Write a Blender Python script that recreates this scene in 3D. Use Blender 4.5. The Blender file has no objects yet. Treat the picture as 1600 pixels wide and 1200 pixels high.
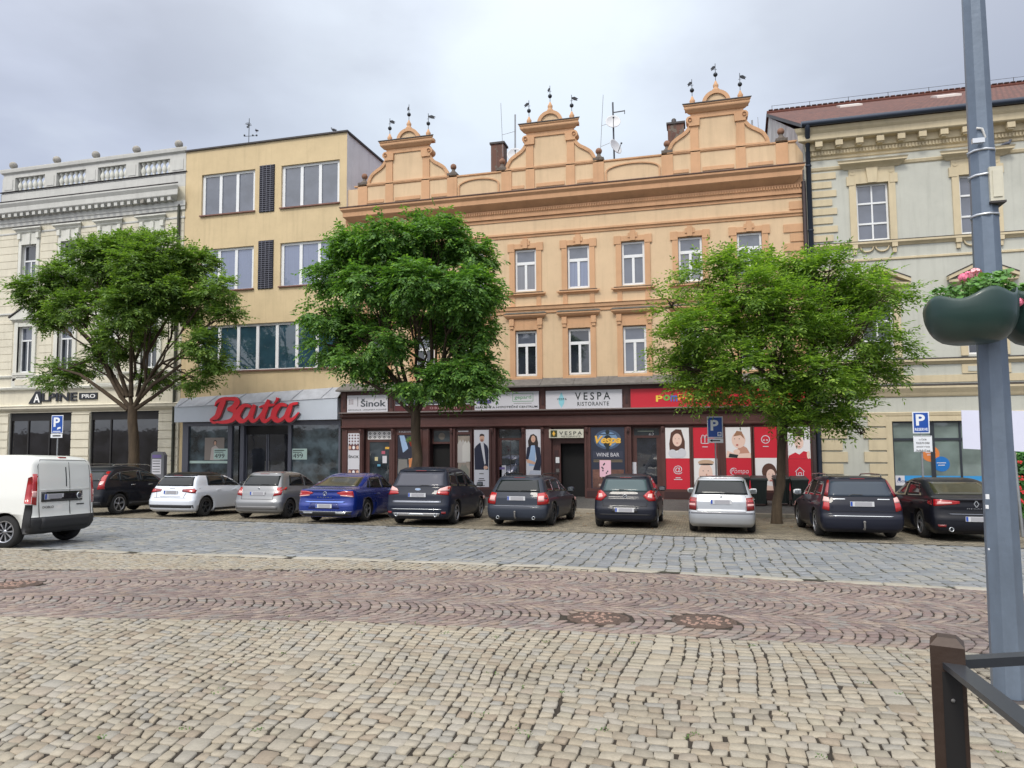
import bpy, math, random
import numpy as np
from mathutils import Vector, Matrix, Euler
SC = bpy.context.scene
# ---------------------------------------------------------------- camera
YAW, PITCH, ROLL = math.radians(-14.72), math.radians(4.05), math.radians(-.446)
FPX, CZ, D, SLOPE = 1116.0, 1.6, 31.0, -.05
_f = np.array([math.sin(YAW)*math.cos(PITCH), math.cos(YAW)*math.cos(PITCH), math.sin(PITCH)])
_r = np.array([math.cos(YAW), -math.sin(YAW), 0.]); _u = np.cross(_r, _f)
_r2 = _r*math.cos(ROLL)+_u*math.sin(ROLL); _u2 = -_r*math.sin(ROLL)+_u*math.cos(ROLL)
cam = bpy.data.cameras.new("camera"); camo = bpy.data.objects.new("camera", cam)
SC.collection.objects.link(camo); SC.camera = camo
cam.sensor_width = 36; cam.lens = FPX/1600*36; cam.clip_end = 2000; cam.clip_start = .05
camo.matrix_world = Matrix(((_r2[0], _u2[0], -_f[0], 0), (_r2[1], _u2[1], -_f[1], 0), (_r2[2], _u2[2], -_f[2], CZ), (0, 0, 0, 1)))
# ---------------------------------------------------------------- world, sun, exposure
W = bpy.data.worlds.new("World"); SC.world = W; W.use_nodes = True
wn = W.node_tree.nodes; wl = W.node_tree.links; wn.clear()
def N(t, **k):
    n = wn.new(t)
    for a, b in k.items(): setattr(n, a, b)
    return n
def mth(op, a, b=None, c=None, nt=None):
    nodes, links = nt or (wn, wl)
    n = nodes.new('ShaderNodeMath'); n.operation = op
    for i, v in enumerate((a, b, c)):
        if v is None: continue
        if isinstance(v, (int, float)): n.inputs[i].default_value = v
        else: links.new(v, n.inputs[i])
    return n.outputs[0]
SUN_EL, SUN_AZ = math.radians(52), math.radians(192)      # azimuth clockwise from +Y: behind the camera
sky = N('ShaderNodeTexSky', sky_type='NISHITA', sun_disc=False, sun_elevation=SUN_EL, sun_rotation=SUN_AZ)
sky.dust_density = 2.0
tc = N('ShaderNodeTexCoord'); sep = N('ShaderNodeSeparateXYZ'); wl.new(tc.outputs['Generated'], sep.inputs[0])
def wnoise(scale, det, sx, sy, sz, off=0.):
    mp = N('ShaderNodeMapping'); mp.inputs['Scale'].default_value = (sx, sy, sz); mp.inputs['Location'].default_value = (off, off*.7, off*.3)
    wl.new(tc.outputs['Generated'], mp.inputs[0]); n = N('ShaderNodeTexNoise'); wl.new(mp.outputs[0], n.inputs[0])
    n.inputs['Scale'].default_value = scale; n.inputs['Detail'].default_value = det; n.inputs['Roughness'].default_value = .5
    return n.outputs[0]
big = wnoise(1.7, 6, 1., 1., 2.4, 4.4)
cr = N('ShaderNodeValToRGB'); wl.new(big, cr.inputs[0])
e = cr.color_ramp.elements
e[0].position = .40; e[0].color = (.33, .385, .52, 1); e[1].position = .68; e[1].color = (.66, .74, .87, 1)
m_ = e.new(.53); m_.color = (.455, .52, .68, 1)
# the bright gap in the clouds over the middle roof
gap = N('ShaderNodeVectorMath', operation='DOT_PRODUCT'); wl.new(tc.outputs['Generated'], gap.inputs[0])
gd = np.array([-.20, .855, .478]); gd /= np.linalg.norm(gd); gap.inputs[1].default_value = tuple(gd)
gf = mth('POWER', mth('MAXIMUM', gap.outputs['Value'], 0.), 22.)
gf = mth('MULTIPLY', gf, mth('ADD', mth('MULTIPLY', wnoise(2.6, 7, 1, 1, 1.6, 7.7), 3.4), -.9))
gm = N('ShaderNodeMixRGB'); wl.new(mth('MINIMUM', mth('MAXIMUM', gf, 0.), .9), gm.inputs[0]); wl.new(cr.outputs[0], gm.inputs[1]); gm.inputs[2].default_value = (.75, .86, .985, 1)
# overcast distribution: brighter overhead and where the sun stands behind the cloud
sd = (math.sin(SUN_AZ)*math.cos(SUN_EL), math.cos(SUN_AZ)*math.cos(SUN_EL), math.sin(SUN_EL))
dp = N('ShaderNodeVectorMath', operation='DOT_PRODUCT'); wl.new(tc.outputs['Generated'], dp.inputs[0]); dp.inputs[1].default_value = sd
glow = mth('MULTIPLY', mth('POWER', mth('MAXIMUM', dp.outputs['Value'], 0.), 2.0), 1.5)
zen = mth('MULTIPLY', mth('POWER', mth('MAXIMUM', sep.outputs['Z'], 0.), 2.0), 1.0)
fac = mth('ADD', glow, zen)
hi = N('ShaderNodeVectorMath', operation='SCALE'); hi.inputs[0].default_value = (1.0, .965, .90); wl.new(fac, hi.inputs['Scale'])
cl = N('ShaderNodeVectorMath', operation='ADD'); wl.new(gm.outputs[0], cl.inputs[0]); wl.new(hi.outputs[0], cl.inputs[1])
b1 = N('ShaderNodeBackground'); wl.new(sky.outputs[0], b1.inputs[0]); b1.inputs[1].default_value = .05
b2 = N('ShaderNodeBackground'); wl.new(cl.outputs[0], b2.inputs[0]); b2.inputs[1].default_value = 1.
mx = N('ShaderNodeMixShader'); mx.inputs[0].default_value = .93; wl.new(b1.outputs[0], mx.inputs[1]); wl.new(b2.outputs[0], mx.inputs[2])
wo = N('ShaderNodeOutputWorld'); wl.new(mx.outputs[0], wo.inputs[0])
sl = bpy.data.lights.new("sun", 'SUN'); sl.energy = 1.9; sl.angle = math.radians(12); sl.color = (1, .94, .84)
so = bpy.data.objects.new("sun", sl); SC.collection.objects.link(so)
so.rotation_euler = Vector(sd).to_track_quat('Z', 'Y').to_euler(); so.location = (0, -20, 40)
SC.view_settings.view_transform = 'Standard'; SC.view_settings.look = 'None'; SC.view_settings.exposure = 0.0; SC.view_settings.gamma = 1
SC.render.engine = 'CYCLES'

# ---------------------------------------------------------------- helpers
rnd = random.Random(7); nr = np.random.default_rng(11)
def _ray(px, py):
    return ((px-800)*_r2 - (py-600)*_u2)/FPX + _f
def P(px, py, Y=D):                       # where a sight line of the survey meets an upright plane
    r = _ray(px, py); t = Y/r[1]; return float(r[0]*t), float(CZ+r[2]*t)
def G(px, py, dz=0.):                     # ... and where it meets the ground
    r = _ray(px, py); t = (dz-CZ)/(r[2]-SLOPE*r[1]); return float(r[0]*t), float(r[1]*t)
def gz(y): return SLOPE*y
def lin(r, g, b, k=1.):
    f = lambda v: ((v/255+.055)/1.055)**2.4 if v > 10 else v/255/12.92
    return (f(r)*k, f(g)*k, f(b)*k)
MATS = {}
def mat(name, col, rough=.6, metal=0., noise=0., nscale=4., bump=0., bscale=60., spec=.5, coat=0., trans=0., emis=None, stretch=None, dirt=None):
    if name in MATS: return MATS[name]
    m = bpy.data.materials.new(name); m.use_nodes = True; nt = m.node_tree; n, l = nt.nodes, nt.links
    b = n['Principled BSDF']; b.inputs['Base Color'].default_value = (*col, 1)
    b.inputs['Roughness'].default_value = rough; b.inputs['Metallic'].default_value = metal
    b.inputs['Specular IOR Level'].default_value = spec; b.inputs['Coat Weight'].default_value = coat
    b.inputs['Coat Roughness'].default_value = .03; b.inputs['Transmission Weight'].default_value = trans
    if emis: b.inputs['Emission Color'].default_value = (*emis[:3], 1); b.inputs['Emission Strength'].default_value = emis[3]
    t = n.new('ShaderNodeTexCoord')
    if noise:
        nn = n.new('ShaderNodeTexNoise'); nn.inputs['Scale'].default_value = nscale; nn.inputs['Detail'].default_value = 8; nn.inputs['Roughness'].default_value = .62
        src = t.outputs['Object']
        if stretch:
            mp = n.new('ShaderNodeMapping'); mp.inputs['Scale'].default_value = stretch; l.new(src, mp.inputs[0]); src = mp.outputs[0]
        l.new(src, nn.inputs[0])
        r = n.new('ShaderNodeValToRGB'); l.new(nn.outputs[0], r.inputs[0]); e = r.color_ramp.elements
        e[0].position = .28; e[1].position = .72
        e[0].color = (*[max(0, c*(1-noise)) for c in (dirt or col)], 1) if not dirt else (*dirt, 1); e[1].color = (*[min(1, c*(1+noise*.6)) for c in col], 1)
        l.new(r.outputs[0], b.inputs['Base Color'])
    if bump:
        bn = n.new('ShaderNodeTexNoise'); bn.inputs['Scale'].default_value = bscale; bn.inputs['Detail'].default_value = 5; l.new(t.outputs['Object'], bn.inputs[0])
        bb = n.new('ShaderNodeBump'); bb.inputs['Strength'].default_value = bump; bb.inputs['Distance'].default_value = .02
        l.new(bn.outputs[0], bb.inputs['Height']); l.new(bb.outputs[0], b.inputs['Normal'])
    MATS[name] = m; return m
ORG = {}
def origin(o):
    return ORG.get(o.name, (0., 0., 0.)) if o else (0., 0., 0.)
def tag(o, label=None, cat=None, group=None, kind=None):
    if label: o['label'] = label
    if cat: o['category'] = cat
    if group: o['group'] = group
    if kind: o['kind'] = kind
    return o
def empty(name, loc, label, cat, group=None, rz=0., rx=0.):
    o = bpy.data.objects.new(name, None); SC.collection.objects.link(o); o.location = loc; o.rotation_euler = (rx, 0, rz)
    ORG[o.name] = tuple(loc); return tag(o, label, cat, group)
class MB:
    def __init__(s): s.v = []; s.f = []; s.m = []; s.mats = []; s.sm = []
    def mi(s, m):
        if m not in s.mats: s.mats.append(m)
        return s.mats.index(m)
    def add(s, vs, fs, m, smooth=False):
        k = len(s.v); s.v += [tuple(v) for v in vs]; i = s.mi(m)
        for f in fs: s.f.append(tuple(k+a for a in f)); s.m.append(i); s.sm.append(smooth)
        return s
    def box(s, x0, x1, y0, y1, z0, z1, m):
        if x0 > x1: x0, x1 = x1, x0
        if y0 > y1: y0, y1 = y1, y0
        if z0 > z1: z0, z1 = z1, z0
        return s.add([(x0,y0,z0),(x1,y0,z0),(x1,y1,z0),(x0,y1,z0),(x0,y0,z1),(x1,y0,z1),(x1,y1,z1),(x0,y1,z1)],
              [(0,3,2,1),(4,5,6,7),(0,1,5,4),(1,2,6,5),(2,3,7,6),(3,0,4,7)], m)
    def rect(s, x0, x1, z0, z1, y, m):       # flat upright panel facing -Y
        return s.add([(x0,y,z0),(x1,y,z0),(x1,y,z1),(x0,y,z1)], [(0,1,2,3)], m)
    def prism(s, pts, y0, y1, m, smooth=False):      # (x,z) outline, extruded in Y; pts counter-clockwise seen from -Y
        n = len(pts); a = 0
        for i in range(n): a += pts[i][0]*pts[(i+1) % n][1]-pts[(i+1) % n][0]*pts[i][1]
        if a < 0: pts = pts[::-1]
        vs = [(p[0], y0, p[1]) for p in pts]+[(p[0], y1, p[1]) for p in pts]
        s.add(vs, [tuple(range(n)), tuple(range(2*n-1, n-1, -1))], m)
        return s.add(vs, [(i, i+n, (i+1) % n+n, (i+1) % n)[::-1] for i in range(n)], m, smooth)
    def poly(s, pts, y, m):
        n = len(pts); a = 0
        for i in range(n): a += pts[i][0]*pts[(i+1) % n][1]-pts[(i+1) % n][0]*pts[i][1]
        if a < 0: pts = pts[::-1]
        return s.add([(p[0], y, p[1]) for p in pts], [tuple(range(n))], m)
    def ell(s, cx, cz, rx, rz, y, m, n=20, a0=0, a1=360):
        return s.poly([(cx+rx*math.cos(math.radians(a0+(a1-a0)*i/n)), cz+rz*math.sin(math.radians(a0+(a1-a0)*i/n))) for i in range(n+(0 if a1-a0 == 360 else 1))], y, m)
    def tube(s, path, rad, m, n=8, cap=True):
        if not hasattr(rad, '__len__'): rad = [rad]*len(path)
        path = [Vector(p) for p in path]; vs = []; up = Vector((0.13, .21, 1)).normalized()
        for i, p in enumerate(path):
            d = (path[min(i+1, len(path)-1)]-path[max(i-1, 0)]).normalized()
            a = d.cross(up); 
            if a.length < .05: a = d.cross(Vector((1, 0, 0)))
            a.normalize(); b = a.cross(d)
            if i and False: pass
            for k in range(n):
                t = 2*math.pi*k/n; q = p+(a*math.cos(t)+b*math.sin(t))*rad[i]; vs.append(tuple(q))
        fs = [(i*n+k, i*n+(k+1) % n, (i+1)*n+(k+1) % n, (i+1)*n+k) for i in range(len(path)-1) for k in range(n)]
        s.add(vs, fs, m, True)
        if cap: s.add(vs[:n], [tuple(range(n))[::-1]], m); s.add(vs[-n:], [tuple(range(n))], m)
        return s
    def lathe(s, prof, c, m, n=16, axis='z', smooth=True):
        vs = []
        for r, h in prof:
            for k in range(n):
                t = 2*math.pi*k/n; a, b = r*math.cos(t), r*math.sin(t)
                vs.append((c[0]+a, c[1]+b, c[2]+h) if axis == 'z' else ((c[0]+h, c[1]+a, c[2]+b) if axis == 'x' else (c[0]+a, c[1]+h, c[2]+b)))
        fs = [(i*n+k, i*n+(k+1) % n, (i+1)*n+(k+1) % n, (i+1)*n+k) for i in range(len(prof)-1) for k in range(n)]
        if axis == 'y': fs = [f[::-1] for f in fs]
        return s.add(vs, fs, m, smooth)
    def sphere(s, c, r, m, n=12):
        return s.lathe([(max(r*math.sin(math.pi*i/8), 1e-4), -r*math.cos(math.pi*i/8)) for i in range(9)], c, m, n)
    def build(s, name, parent=None, label=None, loc=None, org=None):
        if not s.v: return None
        o0 = np.array(org if org is not None else origin(parent), float)
        if loc is not None: o0 = np.array(loc, float)
        me = bpy.data.meshes.new(name)
        me.from_pydata([tuple(np.array(v)-o0) for v in s.v] if o0.any() else s.v, [], s.f)
        for m in s.mats: me.materials.append(m)
        me.polygons.foreach_set('material_index', s.m); me.polygons.foreach_set('use_smooth', s.sm); me.update()
        o = bpy.data.objects.new(name, me); SC.collection.objects.link(o)
        if parent: o.parent = parent
        if loc is not None: o.location = np.array(loc)-np.array(origin(parent))
        ORG[o.name] = tuple(o0)
        if label: o['label'] = label
        return o
def top(mb, name, loc, label, cat, group=None):      # a thing that is one mesh
    o = mb.build(name, None, label, loc=loc); return tag(o, label, cat, group)
def inst(src, parent, loc, kids=True):               # a copy of a part (and its sub-parts) under another thing
    c = src.copy(); SC.collection.objects.link(c); c.parent = parent; c.location = np.array(loc)-np.array(origin(parent)); ORG[c.name] = tuple(loc)
    for k in list(src.children):
        d = k.copy(); SC.collection.objects.link(d); d.parent = c
    return c
_fonts = {}
def text(s, x, z, w, h, y, m, mb, ext=.004, bold=0., shear=0., sp=1.):   # letters filling the box x..x+w, z..z+h on an upright plane
    cu = bpy.data.curves.new('t', 'FONT'); cu.body = s; cu.extrude = .5; cu.offset = bold; cu.shear = shear; cu.space_character = sp; cu.resolution_u = 3
    ob = bpy.data.objects.new('t', cu); SC.collection.objects.link(ob); bpy.context.view_layer.update()
    me = bpy.data.meshes.new_from_object(ob); n = len(me.vertices)
    if n:
        a = np.empty(n*3); me.vertices.foreach_get('co', a); a = a.reshape(-1, 3)
        mn, mx_ = a.min(0), a.max(0)
        sx = w/(mx_[0]-mn[0]); sz = h/(mx_[1]-mn[1])
        vs = [(x+(p[0]-mn[0])*sx, y-ext*(p[2]/.5+1)/2, z+(p[1]-mn[1])*sz) for p in a]
        mb.add(vs, [tuple(p.vertices) for p in me.polygons], m)
    bpy.data.objects.remove(ob); bpy.data.curves.remove(cu); bpy.data.meshes.remove(me)
# ---------------------------------------------------------------- paving
def stone_mat(name, cols, rough=.75, dark=(.05, .045, .035), nsc=18., bump=.5, patch=.18):
    m = bpy.data.materials.new(name); m.use_nodes = True; n, l = m.node_tree.nodes, m.node_tree.links
    b = n['Principled BSDF']; b.inputs['Roughness'].default_value = rough
    g = n.new('ShaderNodeNewGeometry'); r = n.new('ShaderNodeValToRGB'); l.new(g.outputs['Random Per Island'], r.inputs[0])
    e = r.color_ramp.elements; k = len(cols); e[0].color = (*cols[0], 1); e[1].color = (*cols[-1], 1)
    for i, c in enumerate(cols[1:-1]): q = e.new((i+1)/(k-1)); q.color = (*c, 1)
    t = n.new('ShaderNodeTexCoord')
    nz = n.new('ShaderNodeTexNoise'); nz.inputs['Scale'].default_value = nsc; nz.inputs['Detail'].default_value = 8; nz.inputs['Roughness'].default_value = .7; l.new(t.outputs['Object'], nz.inputs[0])
    n2 = n.new('ShaderNodeTexNoise'); n2.inputs['Scale'].default_value = .55; n2.inputs['Detail'].default_value = 4; l.new(t.outputs['Object'], n2.inputs[0])
    n4 = n.new('ShaderNodeTexNoise'); n4.inputs['Scale'].default_value = 210; n4.inputs['Detail'].default_value = 2; l.new(t.outputs['Object'], n4.inputs[0])
    v = mth('ADD', mth('ADD', mth('ADD', mth('MULTIPLY', n4.outputs[0], .5, nt=(n, l)), -.25, nt=(n, l)), mth('MULTIPLY', nz.outputs[0], .7, nt=(n, l)), nt=(n, l)), mth('ADD', mth('MULTIPLY', n2.outputs[0], patch*2.5, nt=(n, l)), .65-patch*1.25, nt=(n, l)), nt=(n, l))
    sc = n.new('ShaderNodeVectorMath'); sc.operation = 'SCALE'; l.new(r.outputs[0], sc.inputs[0]); l.new(v, sc.inputs['Scale'])
    l.new(sc.outputs[0], b.inputs['Base Color'])
    bb = n.new('ShaderNodeBump'); bb.inputs['Strength'].default_value = bump; bb.inputs['Distance'].default_value = .006; l.new(nz.outputs[0], bb.inputs['Height']); l.new(bb.outputs[0], b.inputs['Normal'])
    return m
def stones(name, quads, m, h=.032, jit=.008, base=None, tiny=False):
    """quads: (n,4,2) corner points in plan. Each becomes a worn, rounded sett."""
    q = np.array(quads, float); n = len(q)
    if tiny: ks = [0, 1, 2, 3]
    q = q+nr.normal(0, jit, q.shape)
    c = q.mean(1, keepdims=True)
    ring = []
    for i in range(4):
        a, b_, p = q[:, i], q[:, (i+1) % 4], q[:, (i-1) % 4]
        ring.append(a+(p-a)*.12); ring.append(a+(b_-a)*.12)
    ring = np.stack(ring, 1); k = 8                       # n,8,2
    zt = nr.normal(0, .002, (n, 1))
    tilt = nr.normal(0, .022, (n, 1, 2))
    lv = []
    for ins, z in ((.0, -h), (.015, -.0045), (.075, 0.)):
        r = ring+(c-ring)*ins; r = r+(nr.normal(0, jit*.25, r.shape) if ins > .05 else 0)
        zz = z+zt+((r-c)*tilt).sum(2)*(1 if ins else 0) + SLOPE*r[:, :, 1]
        lv.append(np.dstack([r, zz]))
    cz = SLOPE*c[:, 0, 1]+zt[:, 0]+.0008
    V = np.concatenate(lv+[np.dstack([c[:, :, 0], c[:, :, 1], cz[:, None]])], 1)     # n,25,3
    F = []
    for L in range(2):
        for i in range(k): F.append((L*k+i, L*k+(i+1) % k, (L+1)*k+(i+1) % k, (L+1)*k+i))
    for i in range(0, k, 2): F.append((2*k+i, 2*k+(i+1) % k, 2*k+(i+2) % k, 3*k))
    F = np.array(F); nf = len(F)
    FF = (F[None]+(np.arange(n)*25)[:, None, None]).reshape(-1)
    me = bpy.data.meshes.new(name); me.vertices.add(n*25); me.vertices.foreach_set('co', V.reshape(-1))
    me.loops.add(len(FF)); me.loops.foreach_set('vertex_index', FF.astype(np.int32))
    me.polygons.add(n*nf); me.polygons.foreach_set('loop_start', np.arange(0, n*nf*4, 4, dtype=np.int32)); me.polygons.foreach_set('loop_total', np.full(n*nf, 4, np.int32))
    me.polygons.foreach_set('use_smooth', np.ones(n*nf, bool)); me.materials.append(m); me.update(calc_edges=True); me.validate()
    o = bpy.data.objects.new(name, me); SC.collection.objects.link(o); return tag(o, kind='structure')
def ccw(q):
    a = sum(q[i][0]*q[(i+1) % 4][1]-q[(i+1) % 4][0]*q[i][1] for i in range(4)); return q if a > 0 else q[::-1]
ip = lambda x, xs, ys: np.interp(x, xs, ys)
band_near = lambda x: ip(x, [-12, -7.37, -3.56, -.26, 1.95, 9], [4.9, 6.21, 7.03, 7.31, 7.39, 7.3])
band_far = lambda x: ip(x, [-26, -10.66, -5.33, -1.97, -.39, 4.14, 12], [6.5, 8.94, 10.56, 11.42, 11.53, 11.17, 10.6])
road_near = lambda x: ip(x, [-30, -13.6, -6, -2, -.6, 4.2, 14], [10.7, 11.41, 11.9, 12.0, 11.83, 11.35, 10.6])
road_far = lambda x: ip(x, [-36, -19, -9.8, -.6, 6.6, 20], [19.6, 19.25, 18.95, 18.2, 17.6, 16.6])
kerb_y = lambda x: 26.35-.11*x
def sheet(name, xs, f0, f1, dz, m, ny=1):
    vs, fs = [], []
    for x in xs:
        for j in range(ny+1):
            y = f0(x)+(f1(x)-f0(x))*j/ny; vs.append((x, y, gz(y)+dz))
    for i in range(len(xs)-1):
        for j in range(ny): a = i*(ny+1)+j; fs.append((a, a+ny+1, a+ny+2, a+1))
    mb = MB(); mb.add(vs, fs, m); o = mb.build(name); return tag(o, kind='structure')
joint = mat('joint_sand', lin(50, 43, 34), .95, noise=.5, nscale=9, bump=.6, bscale=90)
joint_d = mat('joint_moss', lin(66, 64, 54), .95, noise=.5, nscale=5, bump=.6, bscale=90, dirt=lin(52, 56, 40))
# ground sheet to the horizon
mb = MB(); mb.add([(-400, -60, gz(-60)-.011), (400, -60, gz(-60)-.011), (400, 31, gz(31)-.011), (-400, 31, gz(31)-.011), (400, 700, gz(31)-.011), (-400, 700, gz(31)-.011)], [(0, 1, 2, 3), (3, 2, 4, 5)], joint)
tag(mb.build('ground'), kind='structure')
xs = list(np.linspace(-34, 20, 109))
sheet('road_bed', xs, lambda x: road_near(x)-.1, lambda x: road_far(x), -.009, joint_d)
tan = [lin(172, 156, 132), lin(196, 184, 160), lin(204, 192, 168), lin(186, 180, 166), lin(192, 178, 152), lin(202, 190, 166), lin(178, 174, 164), lin(198, 184, 158), lin(182, 164, 140), lin(196, 188, 172), lin(190, 180, 156), lin(170, 160, 142)]
tan = [tuple((c*.86+sum(t)/3*.14)*.56 for c in t) for t in tan]
M_tan = stone_mat('tan_granite', tan, .7, nsc=30, bump=.6)
red = [lin(146, 118, 112), lin(168, 142, 128), lin(152, 128, 122), lin(178, 158, 142), lin(140, 120, 118), lin(172, 146, 124), lin(158, 150, 142), lin(130, 106, 102), lin(184, 160, 140)]
red = [tuple((c*.72+sum(t)/3*.28)*.64 for c in t) for t in red]
M_red = stone_mat('porphyry', red, .65, nsc=26, bump=.5)
blu = [lin(142, 147, 151), lin(156, 160, 164), lin(132, 137, 143), lin(162, 162, 158), lin(148, 152, 158), lin(166, 164, 156), lin(138, 143, 148)]
blu = [tuple(c*.66 for c in t) for t in blu]
M_blu = stone_mat('blue_granite', blu, .55, nsc=20, bump=.5)
# near square: columns of small setts running away from the camera, bending left on the left
Q = []
def warp(x, y):
    g = np.clip(-(x+.6)/5., 0, 1)*.36
    return (x+(7.3-y)*g+.03*np.sin(y*2.1+x), y)
x = -9.5
while x < 9:
    w = rnd.choice([.10, .11, .115, .12, .135]) if rnd.random() > .06 else .17
    y = 2.2+rnd.random()*.1
    while y < 7.6:
        l = rnd.uniform(.085, .125) if w < .15 else rnd.uniform(.15, .22)
        gp_ = rnd.uniform(.006, .013)
        xc, yc = warp(x+w/2, y+l/2)
        if yc+l*.5 > band_near(xc)-.012: l -= (yc+l*.5-band_near(xc)+.012); xc, yc = warp(x+w/2, y+max(l, .01)/2)
        if l > .045 and yc+l*.5 < band_near(xc) and not (xc > -1.0+.06*math.sin(yc*3) and yc < 5.45):
            q = [(x+gp_/2, y), (x+w-gp_/2, y), (x+w-gp_/2, y+l-gp_), (x+gp_/2, y+l-gp_)]
            Q.append(ccw([warp(*p) for p in q]))
        y += max(l, .05)
    x += w
y = 1.9                                     # rows running across, right-hand near part
while y < 5.42:
    w = rnd.choice([.1, .105, .115, .12]); x = -1.1; l = 0
    while x < 6.5:
        l = rnd.uniform(.09, .135); g_ = rnd.uniform(.005, .012)
        wob = lambda a, b: (a, b+.025*math.sin(a*2.3+b)+.02*math.sin(a*5.1))
        x = max(x, -1.0+.06*math.sin(y*3)+.02-.04)
        if 1:
            Q.append(ccw([wob(x, y), wob(x+l-g_*.8, y), wob(x+l-g_*.8, y+w-g_), wob(x, y+w-g_)]))
        x += l
    y += w
x = -1.0                                    # a course of larger setts between the two patterns
while x < 6.5:
    l = rnd.uniform(.16, .26); Q.append([(x, 5.44), (x+l-.015, 5.44), (x+l-.015, 5.55), (x, 5.55)]); x += l
stones('square_paving', [q for q in Q], M_tan, jit=.0074)
# pale setts between the red band and the road on the left
Q = []; x = -24.
while x < -1:
    w = .11; y = 8.+rnd.random()*.1
    while y < 11.8:
        l = rnd.uniform(.09, .13)
        if y > band_far(x)+.02 and y+l < road_near(x)-.27: Q.append([(x+.01, y), (x+w, y), (x+w, y+l-.012), (x+.01, y+l-.012)])
        y += l
    x += w+.005
stones('square_paving_strip', Q, M_tan, jit=.006)
# red porphyry band laid in segmental arches that advance along the band
Q = []; WA = 1.42
mh = [G(1100, 970), G(935, 965), G(22, 913)]
for c in range(-1, 6):
    s = -20.
    while s < 10.:
        ds = rnd.uniform(.10, .125); n = 11; off = (c % 2)*.05
        for k in range(n):
            t0, t1 = (k+.06)/n, (k+.93)/n
            def pt(t, ss):
                v = (t-.5)*2; xx = ss+off+.34*(1-v*v); yb = 7.31-1.42+c*WA-.15+t*WA
                base_ = band_near(xx)-7.31
                return (xx, yb+base_*(1 if yb < 9 else 1))
            q = [pt(t0, s), pt(t0, s+ds-.014), pt(t1, s+ds-.014), pt(t1, s)]
            cx = sum(p[0] for p in q)/4; cy = sum(p[1] for p in q)/4
            if cy > band_near(cx)-.01 and cy < band_far(cx)-.03 and all(math.hypot(cx-a, cy-b_) > .38 for a, b_ in mh): Q.append(ccw(q))
        s += ds
stones('red_paving_band', Q, M_red, jit=.007)
# road setts
Q = []; x = -32.
while x < 17:
    w = rnd.uniform(.2, .27); y = road_near(x+w/2)+.012
    while y < road_far(x+w/2)-.2:
        l = rnd.uniform(.2, .34); l = min(l, road_far(x+w/2)-.115-y)
        if road_far(x+w/2)-.115-y-l < .12: l = road_far(x+w/2)-.115-y
        if 1:
            wx = lambda a, b: (a+.03*math.sin(b*1.7+a*.6)-(b-12)*.012*max(0., min(1., (2-a)/8)), b)
            Q.append([wx(x+.012, y), wx(x+w, y), wx(x+w, y+l-.02), wx(x+.012, y+l-.02)])
        y += l
    x += w
stones('road', Q, M_blu, jit=.014, h=.03)
# pale granite kerb line between square and road, lying flush
kb = stone_mat('pale_granite', [lin(190, 184, 168, .6), lin(198, 192, 178, .6), lin(182, 178, 166, .6)], .75, nsc=14)
Q = []; x = -26.
while x < 15:
    l = rnd.uniform(.8, 1.2)
    Q.append([(x, road_near(x)-.25), (x+l-.015, road_near(x+l)-.25), (x+l-.015, road_near(x+l)-.005), (x, road_near(x)-.005)]); x += l
stones('kerb_strip', Q, kb, jit=.003)
# drain line between road and parking bays
dk = mat('wet_joint', lin(58, 54, 48), .8, noise=.4, nscale=8)
sheet('gutter_line', xs, lambda x: road_far(x)-.11, lambda x: road_far(x)-.03, .002, dk)
def brickmat(name, c1, c2, cm, bw, bh, ms, rough=.8, bump=.8, off=.5, sc=1., noise=.5):
    m = bpy.data.materials.new(name); m.use_nodes = True; n, l = m.node_tree.nodes, m.node_tree.links; b = n['Principled BSDF']; b.inputs['Roughness'].default_value = rough
    t = n.new('ShaderNodeTexCoord'); nz = n.new('ShaderNodeTexNoise'); nz.inputs['Scale'].default_value = 4; nz.inputs['Detail'].default_value = 8; l.new(t.outputs['Object'], nz.inputs[0])
    mp = n.new('ShaderNodeVectorMath'); mp.operation = 'MULTIPLY_ADD'; l.new(nz.outputs[1], mp.inputs[0]); mp.inputs[1].default_value = (.11, .11, .05); l.new(t.outputs['Object'], mp.inputs[2])
    br = n.new('ShaderNodeTexBrick'); l.new(mp.outputs[0], br.inputs[0]); br.offset = off
    br.inputs['Color1'].default_value = (*c1, 1); br.inputs['Color2'].default_value = (*c2, 1); br.inputs['Mortar'].default_value = (*cm, 1)
    br.inputs['Scale'].default_value = sc; br.inputs['Mortar Size'].default_value = ms; br.inputs['Brick Width'].default_value = bw; br.inputs['Row Height'].default_value = bh; br.inputs['Mortar Smooth'].default_value = .4; br.inputs['Bias'].default_value = 0
    n3 = n.new('ShaderNodeTexNoise'); n3.inputs['Scale'].default_value = 1.3; n3.inputs['Detail'].default_value = 9; n3.inputs['Roughness'].default_value = .7; l.new(t.outputs['Object'], n3.inputs[0])
    s = n.new('ShaderNodeVectorMath'); s.operation = 'SCALE'; l.new(br.outputs[0], s.inputs[0]); l.new(mth('ADD', mth('MULTIPLY', n3.outputs[0], noise*2, nt=(n, l)), 1-noise, nt=(n, l)), s.inputs['Scale']); l.new(s.outputs[0], b.inputs['Base Color'])
    bb = n.new('ShaderNodeBump'); bb.inputs['Strength'].default_value = bump; bb.inputs['Distance'].default_value = .01; bb.invert = True; l.new(br.outputs[1], bb.inputs['Height']); l.new(bb.outputs[0], b.inputs['Normal'])
    return m
M_park = brickmat('parking_setts', lin(164, 154, 134, .75), lin(124, 118, 104, .68), lin(84, 76, 60, .7), .15, .13, .011, noise=.6)
M_pave = brickmat('mosaic_pavement', lin(132, 130, 126, .62), lin(104, 104, 104, .62), lin(66, 64, 60), .08, .07, .012, noise=.35)
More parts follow.
